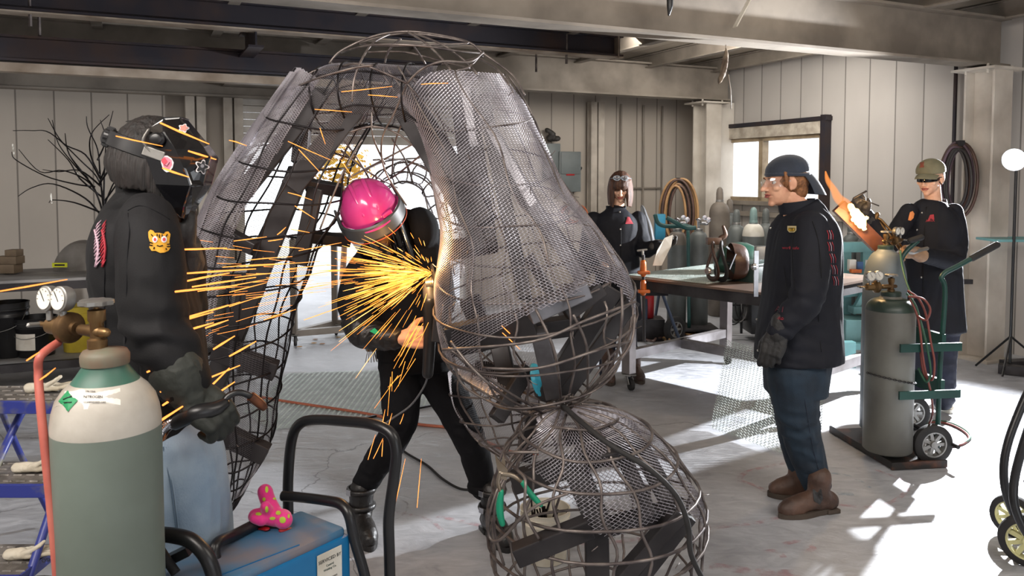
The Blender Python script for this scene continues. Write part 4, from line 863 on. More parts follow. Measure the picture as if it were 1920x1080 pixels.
for i in range(15):
    t = i/14*math.pi/2; pr.append([T2(math.sin(a)*.118*math.cos(t)**.75, (math.cos(a)*.142)*math.cos(t)**.75-.01, .030+.128*math.sin(t)+(.006*math.exp(-(math.sin(a)*.118*math.cos(t)**.75/.018)**2) if i < 14 else 0)) for a in np.linspace(0, 2*math.pi, 48, endpoint=False)])
m.rings(pr, False); m.f.append(tuple(len(pr[0])*14+k for k in range(48))); m.m.append(0)
rim = [[T2(math.sin(a)*(.118+o), math.cos(a)*(.142+o+(.018*max(0, math.cos(a))**3))-.01, .030-z) for a in np.linspace(0, 2*math.pi, 48, endpoint=False)] for o, z in ((0, 0), (.012, .004), (.012, .009), (-.004, .008))]
m.rings(rim, False); hat = obj('hard_hat', m, pink, me2, 50)
m = MB()
for k in (-1, 1): m.limb([T2(k*.03, .115, .08), T2(k*.028, .06, .142), T2(k*.028, -.02, .160), T2(k*.028, -.09, .125)], [.006, .009, .009, .006], 8)
obj('hat_rib', m, pink, hat, True)
m = MB(); m.box(T2(-.055, .122, .046), (.045, .012, .018), HR@rot('Z', 22), .003); obj('hat_slot', m, pink, hat, False)
shm = mat('shield_band', '4a4b4c', .45, 0, '3a3b3d', 6)
m = MB(); AA = np.linspace(-1.75, 1.75, 40); rs = [[T2(math.sin(a)*(.128+o), math.cos(a)*(.165+o)-.015, .028-z) for a in AA] for o, z in ((.0, -.012), (.006, -.006), (.008, .045), (.002, .052), (0, .04))]
n_ = len(AA); m.add([p for r in rs for p in r], [(i*n_+j, i*n_+j+1, (i+1)*n_+j+1, (i+1)*n_+j) for i in range(4) for j in range(n_-1)]); sb = obj('shield_band', m, shm, me2, 40)
m = MB(); m.tube([T2(math.sin(a)*.137, math.cos(a)*.174-.015, -.026) for a in AA], .0022, 6); obj('orange_edge', m, mat('orange_edge', 'd2552e', .5), sb, True)
m = MB(); rs = [[T2(math.sin(a)*(.130-z*.12), math.cos(a)*(.166+z*.03)-.015, -.02-z) for a in np.linspace(-1.5, 1.5, 40)] for z in (0, .05, .1, .15, .185)]
m.add([p for r in rs for p in r], [(i*40+j, i*40+j+1, (i+1)*40+j+1, (i+1)*40+j) for i in range(4) for j in range(39)]); obj('face_shield', m, glass('shield_tint', ('8d8480'), .06, .88), sb, True)
for k in (-1, 1): m = MB(); m.limb([T2(k*.127, -.045, .075), T2(k*.133, -.03, .01), T2(k*.131, -.01, -.02)], [.010, .015, .012], 10, flat=.5); obj('shield_clip', m, shm, sb, True)
# hoodie and leather sleeve
b = MB(); yw = 172
trunk(b, [(Q(778, 668, 3.55), .17, .125, yw), (Q(775, 620, 3.54), .172, .13, yw), (Q(766, 550, 3.52), .18, .135, yw), (Q(762, 485, 3.48), .185, .135, yw), (Q(768, 440, 3.46), .165, .11, yw), (Q(775, 415, 3.43), .09, .085, yw)])
b.ell(Q(786, 430, 3.40), (.085, .085, .095)); b.limb([Q(760, 440, 3.42), Q(726, 445, 3.36)], [.085, .07], 14)
b.limb([Q(715, 468, 3.42), Q(676, 520, 3.34), Q(664, 575, 3.27), Q(682, 612, 3.20)], [.075, .073, .068, .06], 16); b.limb([Q(805, 462, 3.5), Q(828, 560, 3.38), Q(815, 600, 3.22)], [.07, .06, .045], 14)
hd, t2 = grown('hoodie', b, .0068, SK['knit'], me2, 4, folds(.006, 12, (1, 1, .5), 121))
b = MB(); b.limb([Q(668, 585, 3.26), Q(676, 614, 3.2), Q(700, 630, 3.15), Q(738, 634, 3.11)], [.063, .064, .057, .045], 18)
sv, t2s = grown('leather_sleeve', b, .0055, SK['leather'], me2, 3, folds(.010, 22, (1, 1, 1), 131))
pp = [(694, 622), (703, 615), (712, 624), (706, 628)]; obj('green_patch', patch(t2s, pp, .003, 3), mat('green_fabric', '1fa06a', .6), sv, False)
b = MB(); trunk(b, [(Q(779, 640, 3.55), .165, .12, yw), (Q(780, 690, 3.55), .17, .125, yw)])
b.limb([Q(752, 690, 3.53), Q(752, 750, 3.49), Q(748, 800, 3.46), Q(716, 855, 3.5), Q(684, 905, 3.55)], [.098, .088, .074, .066, .056], 18); b.limb([Q(812, 690, 3.55), Q(845, 750, 3.53), Q(872, 805, 3.50), Q(893, 860, 3.53), Q(906, 915, 3.56)], [.098, .086, .074, .066, .056], 18)
jn2, t2j = grown('trousers', b, .0065, SK['knit'], me2, 4, folds(.005, 14, (1, 1, .7), 141, [(Q(745, 800, 3.4), .08, 1), (Q(872, 805, 3.45), .07, 1), (Q(690, 890, 3.5), .06, 1.5)]))
m = MB(); m.tube([Q(906, 912, 3.56)+Vector((math.cos(t)*.062, math.sin(t)*.062, 0)) for t in np.linspace(0, 2*math.pi, 24, endpoint=False)], .012, 8, True, flat=1.8); obj('rolled_cuff', m, SK['knit'], jn2, True)
for hx, hy, tx, ty, ax, ay in ((672, 988, 684, 1012, 676, 915), (912, 990, 938, 1020, 910, 930)):
    h_, t_ = G(hx, hy), G(tx, ty); t_ = h_+(t_-h_).normalized()*.27; a_ = Vector((lerp(h_.x, t_.x, .28), lerp(h_.y, t_.y, .28), .11))
    bo, bt = bootpart('boot', h_, t_, a_, SK['leather'], SK['leather'], me2, shaft=.09, wd=.046)
    for z, r in ((.205, .060), (.13, .058)):
        m = MB(); m.tube([Vector((a_.x+math.cos(t)*r, a_.y+math.sin(t)*r, z)) for t in np.linspace(0, 2*math.pi, 24, endpoint=False)], .008, 6, True, flat=1.6); st_ = obj('boot_strap', m, SK['leather'], bo, True)
        m = MB(); m.box((a_.x-r*.8, a_.y-r*.75, z), (.028, .008, .026), rot('Z', -40), .002); obj('buckle', m, MT['chrome'], st_, False)
# keys
for i in range(5):
    k = P(690+i*2.6, 655, 3.42); m = MB(); m.lathe(k, [(.003, -.001), (.011, -.001), (.011, .001), (.003, .001)], 12, (.2*(i-2), 1, .1)); m.bar(k, k+Vector((.006*(i-2), .004*i, -.058)), .007, .002); kk = obj('key', m, MT['brass'] if i % 2 else MT['zinc']); tag(kk, 'small key in the bunch hanging at the waist of the grinding person', 'key', 'keys on the bunch')
# ---------------------------------------------------------------- the angle grinder
gr = thing('angle_grinder', P(806, 690, 3.05), 'black angle grinder held upright against the wire sculpture, throwing sparks', 'angle grinder')
m = MB(); m.limb([P(802, 700, 3.06), P(805, 650, 3.06), P(807, 600, 3.06), P(806, 565, 3.06)], [.022, .024, .028, .030], 18); obj('body', m, MT['black'], gr, True)
m = MB(); m.limb([P(806, 556, 3.06), P(804, 538, 3.06)], [.027, .024], 14); m.limb([P(804, 540, 3.06), P(812, 528, 3.05)], [.018, .016], 12); m.lathe(P(806, 530, 3.05), [(.02, -.015), (.02, .015)], 16, (1, 0, .1)); obj('gear_head', m, MT['zinc'], gr, 40)
m = MB(); m.lathe(P(812, 520, 3.05), [(.008, -.004), (.052, -.0015), (.052, .0015), (.008, .004)], 28, (1, .25, .1)); obj('grinding_disc', m, MT['rubber'], gr, 40)
m = MB(); m.tube(catmull([P(802, 702, 3.06), P(795, 725, 3.1), P(770, 760, 3.2), P(735, 785, 3.25), P(715, 800, 3.3)], 8), .004, 8); obj('power_cord', m, mat('grey_cord', '6f7276', .6), gr, True)
# ================================================================ the big wire sculpture
random.seed(7)
scu = thing('wire_sculpture', P(760, 335, 3.1)*1.0-Vector((0, 0, EYE)), 'huge arching sculpture of welded steel rods, square tubes and silver expanded metal mesh', 'sculpture')
class Loft:
    """rings: ((x,y) one edge, (x,y) other edge, depth, half depth) in photo measure, swept into a body"""
    def __init__(s, rings, dz=0.0, jit=0):
        q = []
        for l, r, D, b in rings:
            L_, R_ = P(*l, D), P(*r, D); q.append(tuple((L_+R_)/2)+tuple((R_-L_)/2)+(b,))
        s.c = catmull(q, 10); s.n = len(s.c); s.dz = dz
        s.len = [0]
        for i in range(1, s.n): s.len.append(s.len[-1]+float(np.linalg.norm(np.array(s.c[i][:3])-np.array(s.c[i-1][:3]))))
        s.N = len(rings)-1
    def at(s, u, th, k=1.0):       # u in ring index units
        x = min(max(u, 0), s.N-1e-6)*10; i = int(x); f = x-i; i2 = min(i+1, s.n-1); a = s.c[i]*(1-f)+s.c[i2]*f
        A = Vector(a[3:6]); B = Vector((0, a[6], s.dz*a[6])); return Vector(a[:3])+(A*math.cos(th)+B*math.sin(th))*k
    def hoop(s, u, r=.0045, tilt=0, ph=0, n=36, k=1.01, arc=None, wob=.006):
        a0, a1 = arc or (0, 2*math.pi); o1, o2 = random.random()*9, random.random()*9
        pts = [s.at(u+tilt*math.sin(a+ph), a, k)+Vector((0, 0, wob*math.sin(a*2+o1)+wob*.5*math.sin(a*5+o2))) for a in [a0+(a1-a0)*i/n for i in range(n+(1 if arc else 0))]]
        m = MB(); m.tube(pts, r, 7, closed=not arc); return m
    def longi(s, th, r=.0045, u0=0, u1=None, tw=0, k=1.0, wob=.006):
        u1 = s.N if u1 is None else u1; o1 = random.random()*9; n = int((u1-u0)*5)+4
        m = MB(); m.tube([s.at(u0+(u1-u0)*i/n, th+tw*i/n+.03*math.sin(i*.8+o1), k)+Vector((wob*math.sin(i*.7+o1), 0, 0)) for i in range(n+1)], r, 7); return m
    def skin(s, inside, lw=.017, sw=.0105, w=.0026, u0=0, u1=None, th0=-math.pi, th1=0, tilt=.8, k=.985, shear=0, wob=0, seed=1):
        """expanded metal: zigzag strands whose links are little tilted ribbons"""
        u1 = s.N if u1 is None else u1; m = MB(); i0, i1 = int(u0*10), int(u1*10); Lt = s.len[i1]-s.len[i0]; nt = max(int(Lt/(sw/2)), 2)
        us = np.interp([s.len[i0]+Lt*j/nt for j in range(nt+1)], s.len, [i/10 for i in range(s.n)])
        # mean half girth for angular spacing
        g = np.mean([sum((s.at(u, th0+(th1-th0)*(j+1)/20)-s.at(u, th0+(th1-th0)*j/20)).length for j in range(20)) for u in np.linspace(u0, u1, 7)]); ns = max(int(g/(lw/2)), 2)
        pts = {}
        ang = [th0+(th1-th0)*i/ns for i in range(ns+1)]
        rows = []
        for j in range(nt+1):
            rows.append([s.at(us[j]+shear*(i/ns-.5), ang[i], k+wob*math.sin(ang[i]*5+us[j]*3)) for i in range(ns+1)])
        vs = []; fs = []
        for j in range(nt):
            for i in range(ns):
                a = (j if (i+j) % 2 == 0 else j+1, i); b = (j+1 if (i+j) % 2 == 0 else j, i+1)
                pa, pb = rows[a[0]][a[1]], rows[b[0]][b[1]]; c = (pa+pb)/2; q = project(c)
                if not inside(q[0], q[1]): continue
                t = rows[j+1][i]-rows[j][i]; e = pb-pa; nr = e.cross(t)
                if nr.length < 1e-9: continue
                nr.normalize(); t.normalize(); wv = (t*.75+nr*tilt*(1 if i % 2 else .6)).normalized()*w/2; k0 = len(vs)
                vs += [pa-wv, pa+wv, pb+wv, pb-wv]; fs.append((k0, k0+1, k0+2, k0+3))
        m.add(vs, fs); return m
def project(p):
    v = Vector(p)-Vector((0, 0, EYE)); c, s_ = math.cos(PITCH), math.sin(PITCH); f = v.y*c-v.z*s_; u = v.y*s_+v.z*c
    return PPX+FPX*v.x/f, PPY-FPX*u/f
def inpoly(poly):
    def f(x, y):
        c = False; n = len(poly); j = n-1
        for i in range(n):
            xi, yi = poly[i]; xj, yj = poly[j]
            if (yi > y) != (yj > y) and x < (xj-xi)*(y-yi)/(yj-yi)+xi: c = not c
            j = i
        return c
    return f
anyw = lambda x, y: True
nrod = [0]
def rod(m, dark=False):
    nrod[0] += 1
    if nrod[0] <= 99: obj('steel_rod', m, MT['rod_dark'] if dark else MT['rod'], scu, True)
    else: REST.append((m, dark))
REST = []
RL = Loft([((700, 122), (958, 140), 3.22, .20), ((772, 225), (1010, 238), 3.18, .28), ((806, 330), (1062, 348), 3.10, .31), ((824, 430), (1122, 425), 3.03, .34), ((814, 530), (1178, 508), 2.98, .36), ((820, 620), (1192, 580), 2.95, .36), ((850, 695), (1170, 655), 2.93, .31), ((940, 750), (1105, 728), 2.90, .18), ((1035, 768), (1078, 760), 2.86, .06)], dz=.12)
LL = Loft([((556, 128), (745, 150), 3.26, .20), ((470, 255), (668, 292), 3.26, .22), ((400, 365), (640, 392), 3.24, .23), ((360, 470), (598, 468), 3.22, .23), ((350, 560), (565, 552), 3.2, .23), ((353, 650), (540, 640), 3.2, .22), ((366, 740), (522, 742), 3.2, .19), ((386, 830), (506, 832), 3.2, .15), ((410, 905), (468, 905), 3.22, .09), ((424, 960), (432, 960), 3.24, .03)], dz=.08)
SL = Loft([((556, 165), (590, 250), 3.26, .16), ((618, 122), (628, 250), 3.26, .22), ((690, 118), (696, 236), 3.26, .24), ((760, 122), (762, 246), 3.26, .24), ((830, 120), (822, 300), 3.24, .24)])
BL = Loft([((1048, 764), (1076, 760), 2.72, .05), ((990, 792), (1180, 784), 2.72, .22), ((945, 850), (1252, 838), 2.73, .32), ((922, 920), (1306, 905), 2.74, .37), ((915, 985), (1320, 965), 2.75, .38), ((925, 1050), (1312, 1030), 2.76, .37), ((960, 1112), (1275, 1095), 2.77, .31), ((1035, 1165), (1195, 1152), 2.78, .17)], dz=.05)
FA = Loft([((690, 420), (716, 425), 3.75, .05), ((690, 350), (726, 362), 3.75, .06), ((738, 305), (748, 345), 3.72, .07), ((798, 312), (780, 350), 3.7, .07), ((846, 365), (800, 385), 3.66, .07), ((866, 440), (815, 450), 3.6, .07), ((870, 520), (830, 520), 3.55, .07)])
FB = Loft([((838, 700), (1010, 690), 3.42, .20), ((852, 770), (1010, 760), 3.42, .18), ((900, 830), (1010, 820), 3.40, .12), ((950, 865), (985, 862), 3.38, .05)])
# --- square tube skeleton
def sq(x0, y0, d0, x1, y1, d1, w=.075, h=.05, name='square_tube', m_=None, open_=False):
    q = MB(); a, b = P(x0, y0, d0), P(x1, y1, d1); q.bar(a, b, w, h, (0, 1, .2), .004); o = obj(name, q, m_ or MT['tube'], scu, False)
    if open_:
        x, y, d = frame(b-a, (0, 1, .2)); q = MB(); q.box(b+d*.001, (w*.8, h*.8, .002), Matrix((x, y, d)).transposed()); obj('tube_mouth', q, MT['rubber'], o, False)
lightt = mat('bare_tube', '8c8b90', .35, .75, '5c5a5c', 6)
for a in ((690, 172, 3.12, 546, 352, 3.12, .085), (562, 318, 3.2, 392, 745, 3.2, .085), (576, 160, 3.2, 562, 306, 3.16, .06), (604, 175, 3.1, 440, 380, 3.1, .07), (592, 352, 3.2, 562, 495, 3.22, .06), (574, 346, 3.3, 640, 357, 3.36, .05), (578, 443, 3.3, 655, 452, 3.4, .045),
    (402, 426, 3.1, 478, 466, 3.1, .05), (366, 615, 3.12, 442, 643, 3.1, .05), (400, 655, 3.1, 518, 695, 3.12, .075), (386, 797, 3.1, 500, 852, 3.12, .08), (545, 352, 3.26, 482, 480, 3.3, .06),
    (748, 172, 3.16, 905, 425, 2.90, .12), (868, 172, 3.16, 908, 470, 2.88, .10), (905, 180, 3.12, 985, 560, 2.84, .05), (850, 330, 3.0, 905, 470, 2.88, .06), (930, 300, 3.1, 1100, 520, 3.0, .06), (700, 175, 3.4, 860, 165, 3.4, .05), (838, 470, 3.0, 930, 455, 3.05, .07), (835, 500, 2.95, 822, 640, 2.95, .05),
    (842, 640, 2.78, 1002, 604, 2.74, .11), (960, 625, 2.84, 1085, 608, 2.9, .07), (1150, 540, 2.9, 1016, 748, 2.9, .07), (1186, 560, 3.0, 1050, 748, 2.95, .06), (935, 640, 3.1, 962, 760, 3.0, .07), (890, 690, 3.1, 1010, 705, 3.1, .05),
    (880, 560, 3.1, 920, 650, 3.15, .08), (1128, 540, 2.75, 1060, 590, 2.72, .05), (1000, 560, 3.2, 1040, 720, 3.1, .06), (1000, 770, 3.2, 985, 860, 3.3, .05)): sq(*a)
sq(990, 690, 2.95, 930, 786, 2.85, .055, open_=True)
sq(990, 590, 2.68, 1100, 540, 2.72, .055, .08, m_=lightt); sq(1010, 618, 2.75, 1038, 742, 2.85, .06, m_=lightt); sq(918, 235, 3.0, 1012, 402, 2.85, .04, m_=lightt); sq(872, 165, 3.1, 892, 285, 3.05, .035, m_=lightt); sq(1000, 385, 2.85, 1092, 525, 2.8, .045, m_=lightt); sq(990, 480, 3.1, 1060, 590, 3.1, .04, m_=lightt)
for a in ((966, 1042, 2.42, 1108, 985, 2.42, .065, .05), (1068, 852, 2.56, 1130, 1000, 2.46, .075), (1118, 985, 2.5, 1120, 1090, 2.5, .075), (1276, 958, 2.5, 1160, 1090, 2.5, .05), (1292, 965, 2.6, 1190, 1095, 2.6, .045), (1082, 858, 2.56, 1200, 832, 2.68, .06), (1130, 990, 2.5, 1278, 950, 2.55, .045), (1195, 830, 2.72, 1262, 952, 2.56, .06),
    (960, 905, 2.9, 1070, 872, 2.9, .08), (1165, 848, 2.55, 1220, 968, 2.48, .045), (1058, 822, 2.9, 1190, 792, 2.95, .045), (1100, 865, 2.5, 1160, 850, 2.5, .04)): sq(*a)
# --- expanded metal skins
fine = dict(lw=.0135, sw=.0085, w=.0030)
P1_ = [(800, 138), (880, 122), (940, 134), (985, 195), (1016, 260), (1066, 352), (1124, 430), (1196, 545), (1196, 600), (1178, 560), (1150, 528), (1110, 535), (1060, 562), (985, 592), (958, 560), (930, 505), (895, 420), (862, 372), (842, 335), (806, 275), (768, 215), (742, 180)]
obj('mesh_panel', RL.skin(inpoly(P1_), .0175, .0112, .0034, 0, 6, seed=1), MT['mesh'], scu, False)
P2_ = [(742, 180), (800, 265), (862, 372), (895, 420), (930, 505), (985, 592), (900, 640), (905, 720), (870, 700), (830, 660), (800, 560), (790, 420), (780, 300), (740, 230)]
obj('mesh_panel', RL.skin(inpoly(P2_), **fine, u0=.3, u1=6.9), MT['mesh'], scu, False)
obj('mesh_panel', RL.skin(lambda x, y: x > 1000 and y < 560, .0175, .0112, .003, 1.0, 4.6, th0=0, th1=.7), MT['mesh'], scu, False)
obj('mesh_panel', RL.skin(inpoly([(845, 560), (1010, 640), (1000, 740), (880, 740), (830, 660)]), **fine, u0=4.5, u1=7.5, th0=.4, th1=math.pi), MT['mesh'], scu, False)
# rolled bright edge of the left leg
P3_ = [(548, 118), (600, 150), (560, 215), (500, 320), (440, 430), (425, 560), (400, 640), (350, 660), (340, 470), (390, 350), (470, 240)]
obj('mesh_panel', LL.skin(inpoly(P3_), .0150, .0095, .0042, 0, 6, th0=-math.pi-.5, th1=-1.7, k=1.0), MT['mesh'], scu, False)
obj('mesh_panel', LL.skin(anyw, .0150, .0095, .0032, .1, 5.2, th0=-math.pi-.55, th1=-2.35, k=1.05, wob=.01), MT['mesh'], scu, False)
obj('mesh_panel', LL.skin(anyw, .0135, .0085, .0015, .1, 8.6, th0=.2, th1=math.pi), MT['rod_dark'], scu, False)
obj('mesh_panel', LL.skin(lambda x, y: y < 300 or (y > 640 and x > 430), .0125, .008, .0011, .1, 8.3, th0=-1.5, th1=.0), MT['mesh'], scu, False)
obj('mesh_panel', SL.skin(anyw, .0105, .0078, .0013, .3, 3.9, th0=-math.pi*.86, th1=-.3), MT['mesh'], scu, False)
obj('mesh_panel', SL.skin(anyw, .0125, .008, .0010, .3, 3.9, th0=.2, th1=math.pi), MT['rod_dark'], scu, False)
P4_ = [(1004, 775), (1040, 762), (1110, 760), (1182, 772), (1242, 828), (1290, 900), (1322, 940), (1322, 985), (1290, 958), (1262, 962), (1152, 1010), (1115, 1000), (1090, 960), (1060, 930), (1010, 890), (972, 868), (985, 838), (1008, 808)]
obj('mesh_panel', BL.skin(inpoly(P4_), .0175, .0115, .0034, 0, 5, th0=-math.pi-.3, th1=.3), MT['mesh'], scu, False)
obj('mesh_panel', FB.skin(anyw, **fine, u0=0, u1=2.8, th0=0, th1=math.pi), MT['mesh'], scu, False)
obj('mesh_panel', FA.skin(anyw, .0125, .008, .0014, 2, 5.9, th0=-math.pi, th1=math.pi), MT['mesh'], scu, False)
# --- rod cage
for u, t in ((.9, .15), (1.75, .2), (2.5, .22), (3.2, .2), (3.85, .2), (4.45, .18), (5.1, .3), (5.7, -.25), (6.3, .3), (6.9, -.2), (7.4, .1)): rod(RL.hoop(u, .0040, t, math.pi+.5, k=1.01 if u > 4.2 else .965))
for i, th in enumerate(np.linspace(-math.pi, math.pi, 15)[:-1]): rod(RL.longi(th, .0040, 4.2 if math.sin(th) < -.2 and i % 2 else 0, 8, .15, k=.975))
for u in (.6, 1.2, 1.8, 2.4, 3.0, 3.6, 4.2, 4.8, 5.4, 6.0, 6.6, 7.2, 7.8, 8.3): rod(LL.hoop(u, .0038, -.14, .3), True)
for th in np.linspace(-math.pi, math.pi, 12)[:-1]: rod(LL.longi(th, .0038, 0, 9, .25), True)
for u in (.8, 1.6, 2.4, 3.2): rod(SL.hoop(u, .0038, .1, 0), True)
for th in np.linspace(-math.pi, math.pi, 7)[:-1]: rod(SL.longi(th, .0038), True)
for u, t in ((.7, .1), (1.4, .12), (2.1, .15), (2.9, .1), (3.6, .12), (4.3, -.1), (5.0, .12), (5.7, -.1), (6.4, .05)): rod(BL.hoop(u, .0052, t, 1.2))
for i, th in enumerate(np.linspace(-math.pi, math.pi, 17)[:-1]): rod(BL.longi(th, .0050, 0 if i % 3 else .2, 7, .1*(-1)**i))
def wire(pts, r=.0042, dark=False): q = MB(); q.tube(catmull([P(*p) for p in pts], 6), r, 7); rod(q, dark)
dome = [[(618, 118, 3.2), (640, 95, 3.2), (700, 68, 3.2), (760, 59, 3.2), (820, 65, 3.2), (878, 79, 3.2), (905, 99, 3.2), (960, 140, 3.15), (984, 178, 3.1)], [(675, 80, 3.3), (730, 66, 3.25), (790, 64, 3.2), (878, 80, 3.15), (800, 84, 3.1), (730, 86, 3.15), (675, 82, 3.3)],
 [(640, 98, 3.3), (700, 84, 3.05), (790, 86, 3.0), (860, 96, 3.05), (905, 100, 3.15)], [(765, 60, 3.2), (800, 82, 3.1), (830, 112, 3.05), (845, 132, 3.0)], [(730, 64, 3.2), (700, 80, 3.1), (678, 112, 3.02), (664, 150, 3.0), (660, 190, 3.0)], [(775, 62, 3.2), (830, 84, 3.1), (874, 116, 3.05), (895, 140, 3.0)],
 [(752, 72, 3.3), (728, 96, 3.3), (717, 140, 3.35)], [(774, 84, 3.3), (795, 115, 3.35), (800, 130, 3.4)], [(763, 156, 3.0), (790, 130, 2.98), (830, 115, 2.98), (880, 116, 3.0), (906, 98, 3.1)], [(763, 156, 3.0), (710, 132, 3.0), (672, 120, 3.02), (640, 124, 3.1), (585, 135, 3.15), (556, 165, 3.1)],
 [(905, 97, 3.1), (880, 125, 3.0), (858, 132, 2.98)], [(558, 162, 3.1), (600, 145, 3.0), (660, 128, 3.0), (700, 122, 3.0)], [(900, 110, 3.2), (930, 128, 3.1), (955, 160, 3.0)], [(690, 98, 3.4), (760, 98, 3.42), (840, 118, 3.4), (880, 128, 3.3)], [(618, 118, 3.2), (650, 122, 3.35), (760, 124, 3.45), (850, 118, 3.4), (905, 105, 3.3)]]
for w_ in dome: wire(w_, .0044)
for w_ in ([(655, 248, 3.1), (700, 237, 3.1), (748, 252, 3.1), (792, 292, 3.1), (826, 350, 3.05)], [(763, 156, 3.0), (740, 210, 3.05), (716, 262, 3.1), (722, 320, 3.2), (762, 385, 3.3)], [(700, 180, 3.1), (698, 250, 3.1), (722, 308, 3.2)], [(640, 282, 3.2), (690, 322, 3.2), (745, 352, 3.4)], [(650, 335, 3.2), (710, 304, 3.2), (790, 262, 3.1)],
    [(642, 260, 3.2), (672, 300, 3.25), (700, 350, 3.4)], [(763, 156, 3.0), (810, 210, 3.0), (850, 250, 2.95)], [(700, 300, 3.3), (760, 300, 3.5), (820, 330, 3.5)], [(688, 318, 3.4), (725, 302, 3.5), (790, 296, 3.6)], [(735, 260, 3.2), (760, 300, 3.4), (775, 345, 3.6)], [(790, 290, 3.1), (740, 330, 3.3), (705, 345, 3.5)], [(600, 430, 3.1), (640, 330, 3.1), (680, 260, 3.1)], [(760, 215, 3.1), (740, 270, 3.2), (735, 330, 3.4)]): wire(w_, .0038, True)
# loose rods round the knot and the ball
for w_ in ([(1078, 762, 2.86), (1010, 815, 2.65), (950, 885, 2.5), (922, 950, 2.45), (916, 1002, 2.45), (938, 1012, 2.42), (995, 955, 2.38), (1065, 925, 2.36)], [(1070, 758, 2.86), (1000, 822, 2.7), (945, 900, 2.55), (926, 980, 2.5), (945, 1060, 2.5)], [(1082, 766, 2.86), (1020, 810, 2.7), (970, 870, 2.5), (985, 900, 2.4), (985, 960, 2.38), (1010, 1010, 2.38)],
    [(840, 652, 2.7), (930, 720, 2.65), (1010, 765, 2.75), (1070, 762, 2.85)], [(845, 640, 2.66), (900, 705, 2.6), (980, 762, 2.7), (1060, 770, 2.84)], [(1190, 590, 2.8), (1180, 650, 2.75), (1120, 720, 2.75), (1066, 758, 2.85)], [(1165, 540, 2.62), (1166, 600, 2.6), (1150, 680, 2.65), (1090, 745, 2.78)], [(830, 656, 2.66), (1000, 640, 2.55), (1100, 600, 2.58), (1192, 566, 2.7)], [(905, 690, 2.62), (1010, 690, 2.56), (1110, 660, 2.6), (1180, 640, 2.75)],
    [(950, 850, 2.5), (965, 848, 2.46), (1010, 848, 2.44)], [(1060, 745, 2.85), (1050, 770, 2.8), (1066, 775, 2.78), (1075, 750, 2.84)], [(1005, 580, 2.62), (1040, 660, 2.6), (1052, 750, 2.75)], [(1075, 590, 2.6), (1100, 650, 2.62), (1102, 730, 2.72)]): wire(w_, .0048)
for th in (-2.6, -1.6, -.6, .6, 1.6, 2.6): rod(FA.longi(th, .0034), True)
for u in (.8, 1.5, 2.2, 2.9, 3.6, 4.3, 5.0): rod(FA.hoop(u, .0034, .2, 0, 16), True)
for th in (-2.4, -1.4, -.4, .8, 1.8, 2.8): rod(FB.longi(th, .0042, tw=.5), True)
for u in (.6, 1.3, 2.0): rod(FB.hoop(u, .0042, .2, 0, 20), True)
# tie wires and pulled ends, the rest of the rods: counted pieces beyond a hundred go together
q = MB()
for m, dk in REST: q.add(m.v, m.f)
for k in range(70):
    L_ = random.choice([RL, RL, BL, LL]); p = L_.at(random.uniform(.3, L_.N-.5), random.uniform(-math.pi, 0), 1.02); d = Vector((random.uniform(-1, 1), random.uniform(-1, 0), random.uniform(-1, 1))).normalized(); q.tube([p-d*.012, p+d*.004, p+d*.018+Vector((.004, 0, .004))], .0016, 5)
wr = obj('tie_wire', q, MT['rod'], scu, True); tag(wr, kind='stuff')
q = MB(); q.tube(catmull([P(*p) for p in [(1055, 760, 2.7), (1100, 800, 2.52), (1150, 838, 2.42), (1218, 880, 2.38), (1268, 930, 2.38), (1290, 985, 2.38), (1296, 1040, 2.4), (1325, 1100, 2.45)]], 8), .0085, 10)
cb = obj('black_cable', q, MT['rubber'], None, True); tag(cb, 'thick black cable lying over the round mesh ball at the foot of the sculpture', 'cable')
# rag inside the cage
q = MB(); q.limb([P(1002, 690, 2.9), P(1006, 710, 2.88), P(1012, 735, 2.88), P(1016, 742, 2.88)], [.018, .022, .018, .008], 10, flat=.5); q.limb([P(1018, 688, 2.9), P(1014, 712, 2.88)], [.014, .012], 10, flat=.5)
rg, _r = grown('blue_glove', q, .004, mat('blue_latex', '3fa9c4', .5, 0, '2f8fb0', 12), None, 3, folds(.003, 40, (1, 1, 1), 3)); tag(rg, 'crumpled light blue glove caught inside the lower cage of the sculpture', 'glove')
# --- sparks, glowing steel in flight
spk = glow('hot_spark', 'ff9a3c', 2.6); spk2 = glow('hot_spark_core', 'ffb45a', 4)
def rr(a, b): return random.uniform(a, b)
o0 = P(811, 512, 3.04); m = MB(); m2 = MB()
for i in range(520):
    far = random.random(); a = random.gauss(math.pi+.05, .30) if random.random() < .85 else rr(1.6, 4.6)
    px, py = math.cos(a), -math.sin(a)*1.0; r1 = abs(random.gauss(0, 1))**.8*85+8
    if a > math.pi+1.1 or a < math.pi-.9: r1 *= .6
    r1 = min(r1, 176); r0 = r1*rr(.55, .9)-4; dy = rr(-.14, .02)
    f = lambda r: P(811+px*r, 512+py*r+r*r*.0004, 3.04)+Vector((0, dy*r/60, 0))
    (m if random.random() < .82 else m2).tube([f(r0), f((r0+r1)/2), f(r1)], [.0004, rr(.0007, .0015), .0003], 4)
for i in range(14):
    a = rr(1.25, 1.75); r0 = rr(30, 150); r1 = r0+rr(15, 90); x0 = 800+rr(-8, 8); m.tube([P(x0-r0*rr(.02, .5), 560+r0, 3.0), P(x0-r1*rr(.3, .5), 560+r1, 3.0)], [.0009, .0005], 4)
tag(obj('grinding_sparks', m, spk, None, False), 'dense fan of orange sparks flying from the grinder across the dark hoodie', 'sparks', kind='stuff')
tag(obj('spark_core', m2, spk2, None, False), 'bright yellow heart of the spark fan at the grinding disc', 'sparks', kind='stuff')
m = MB()
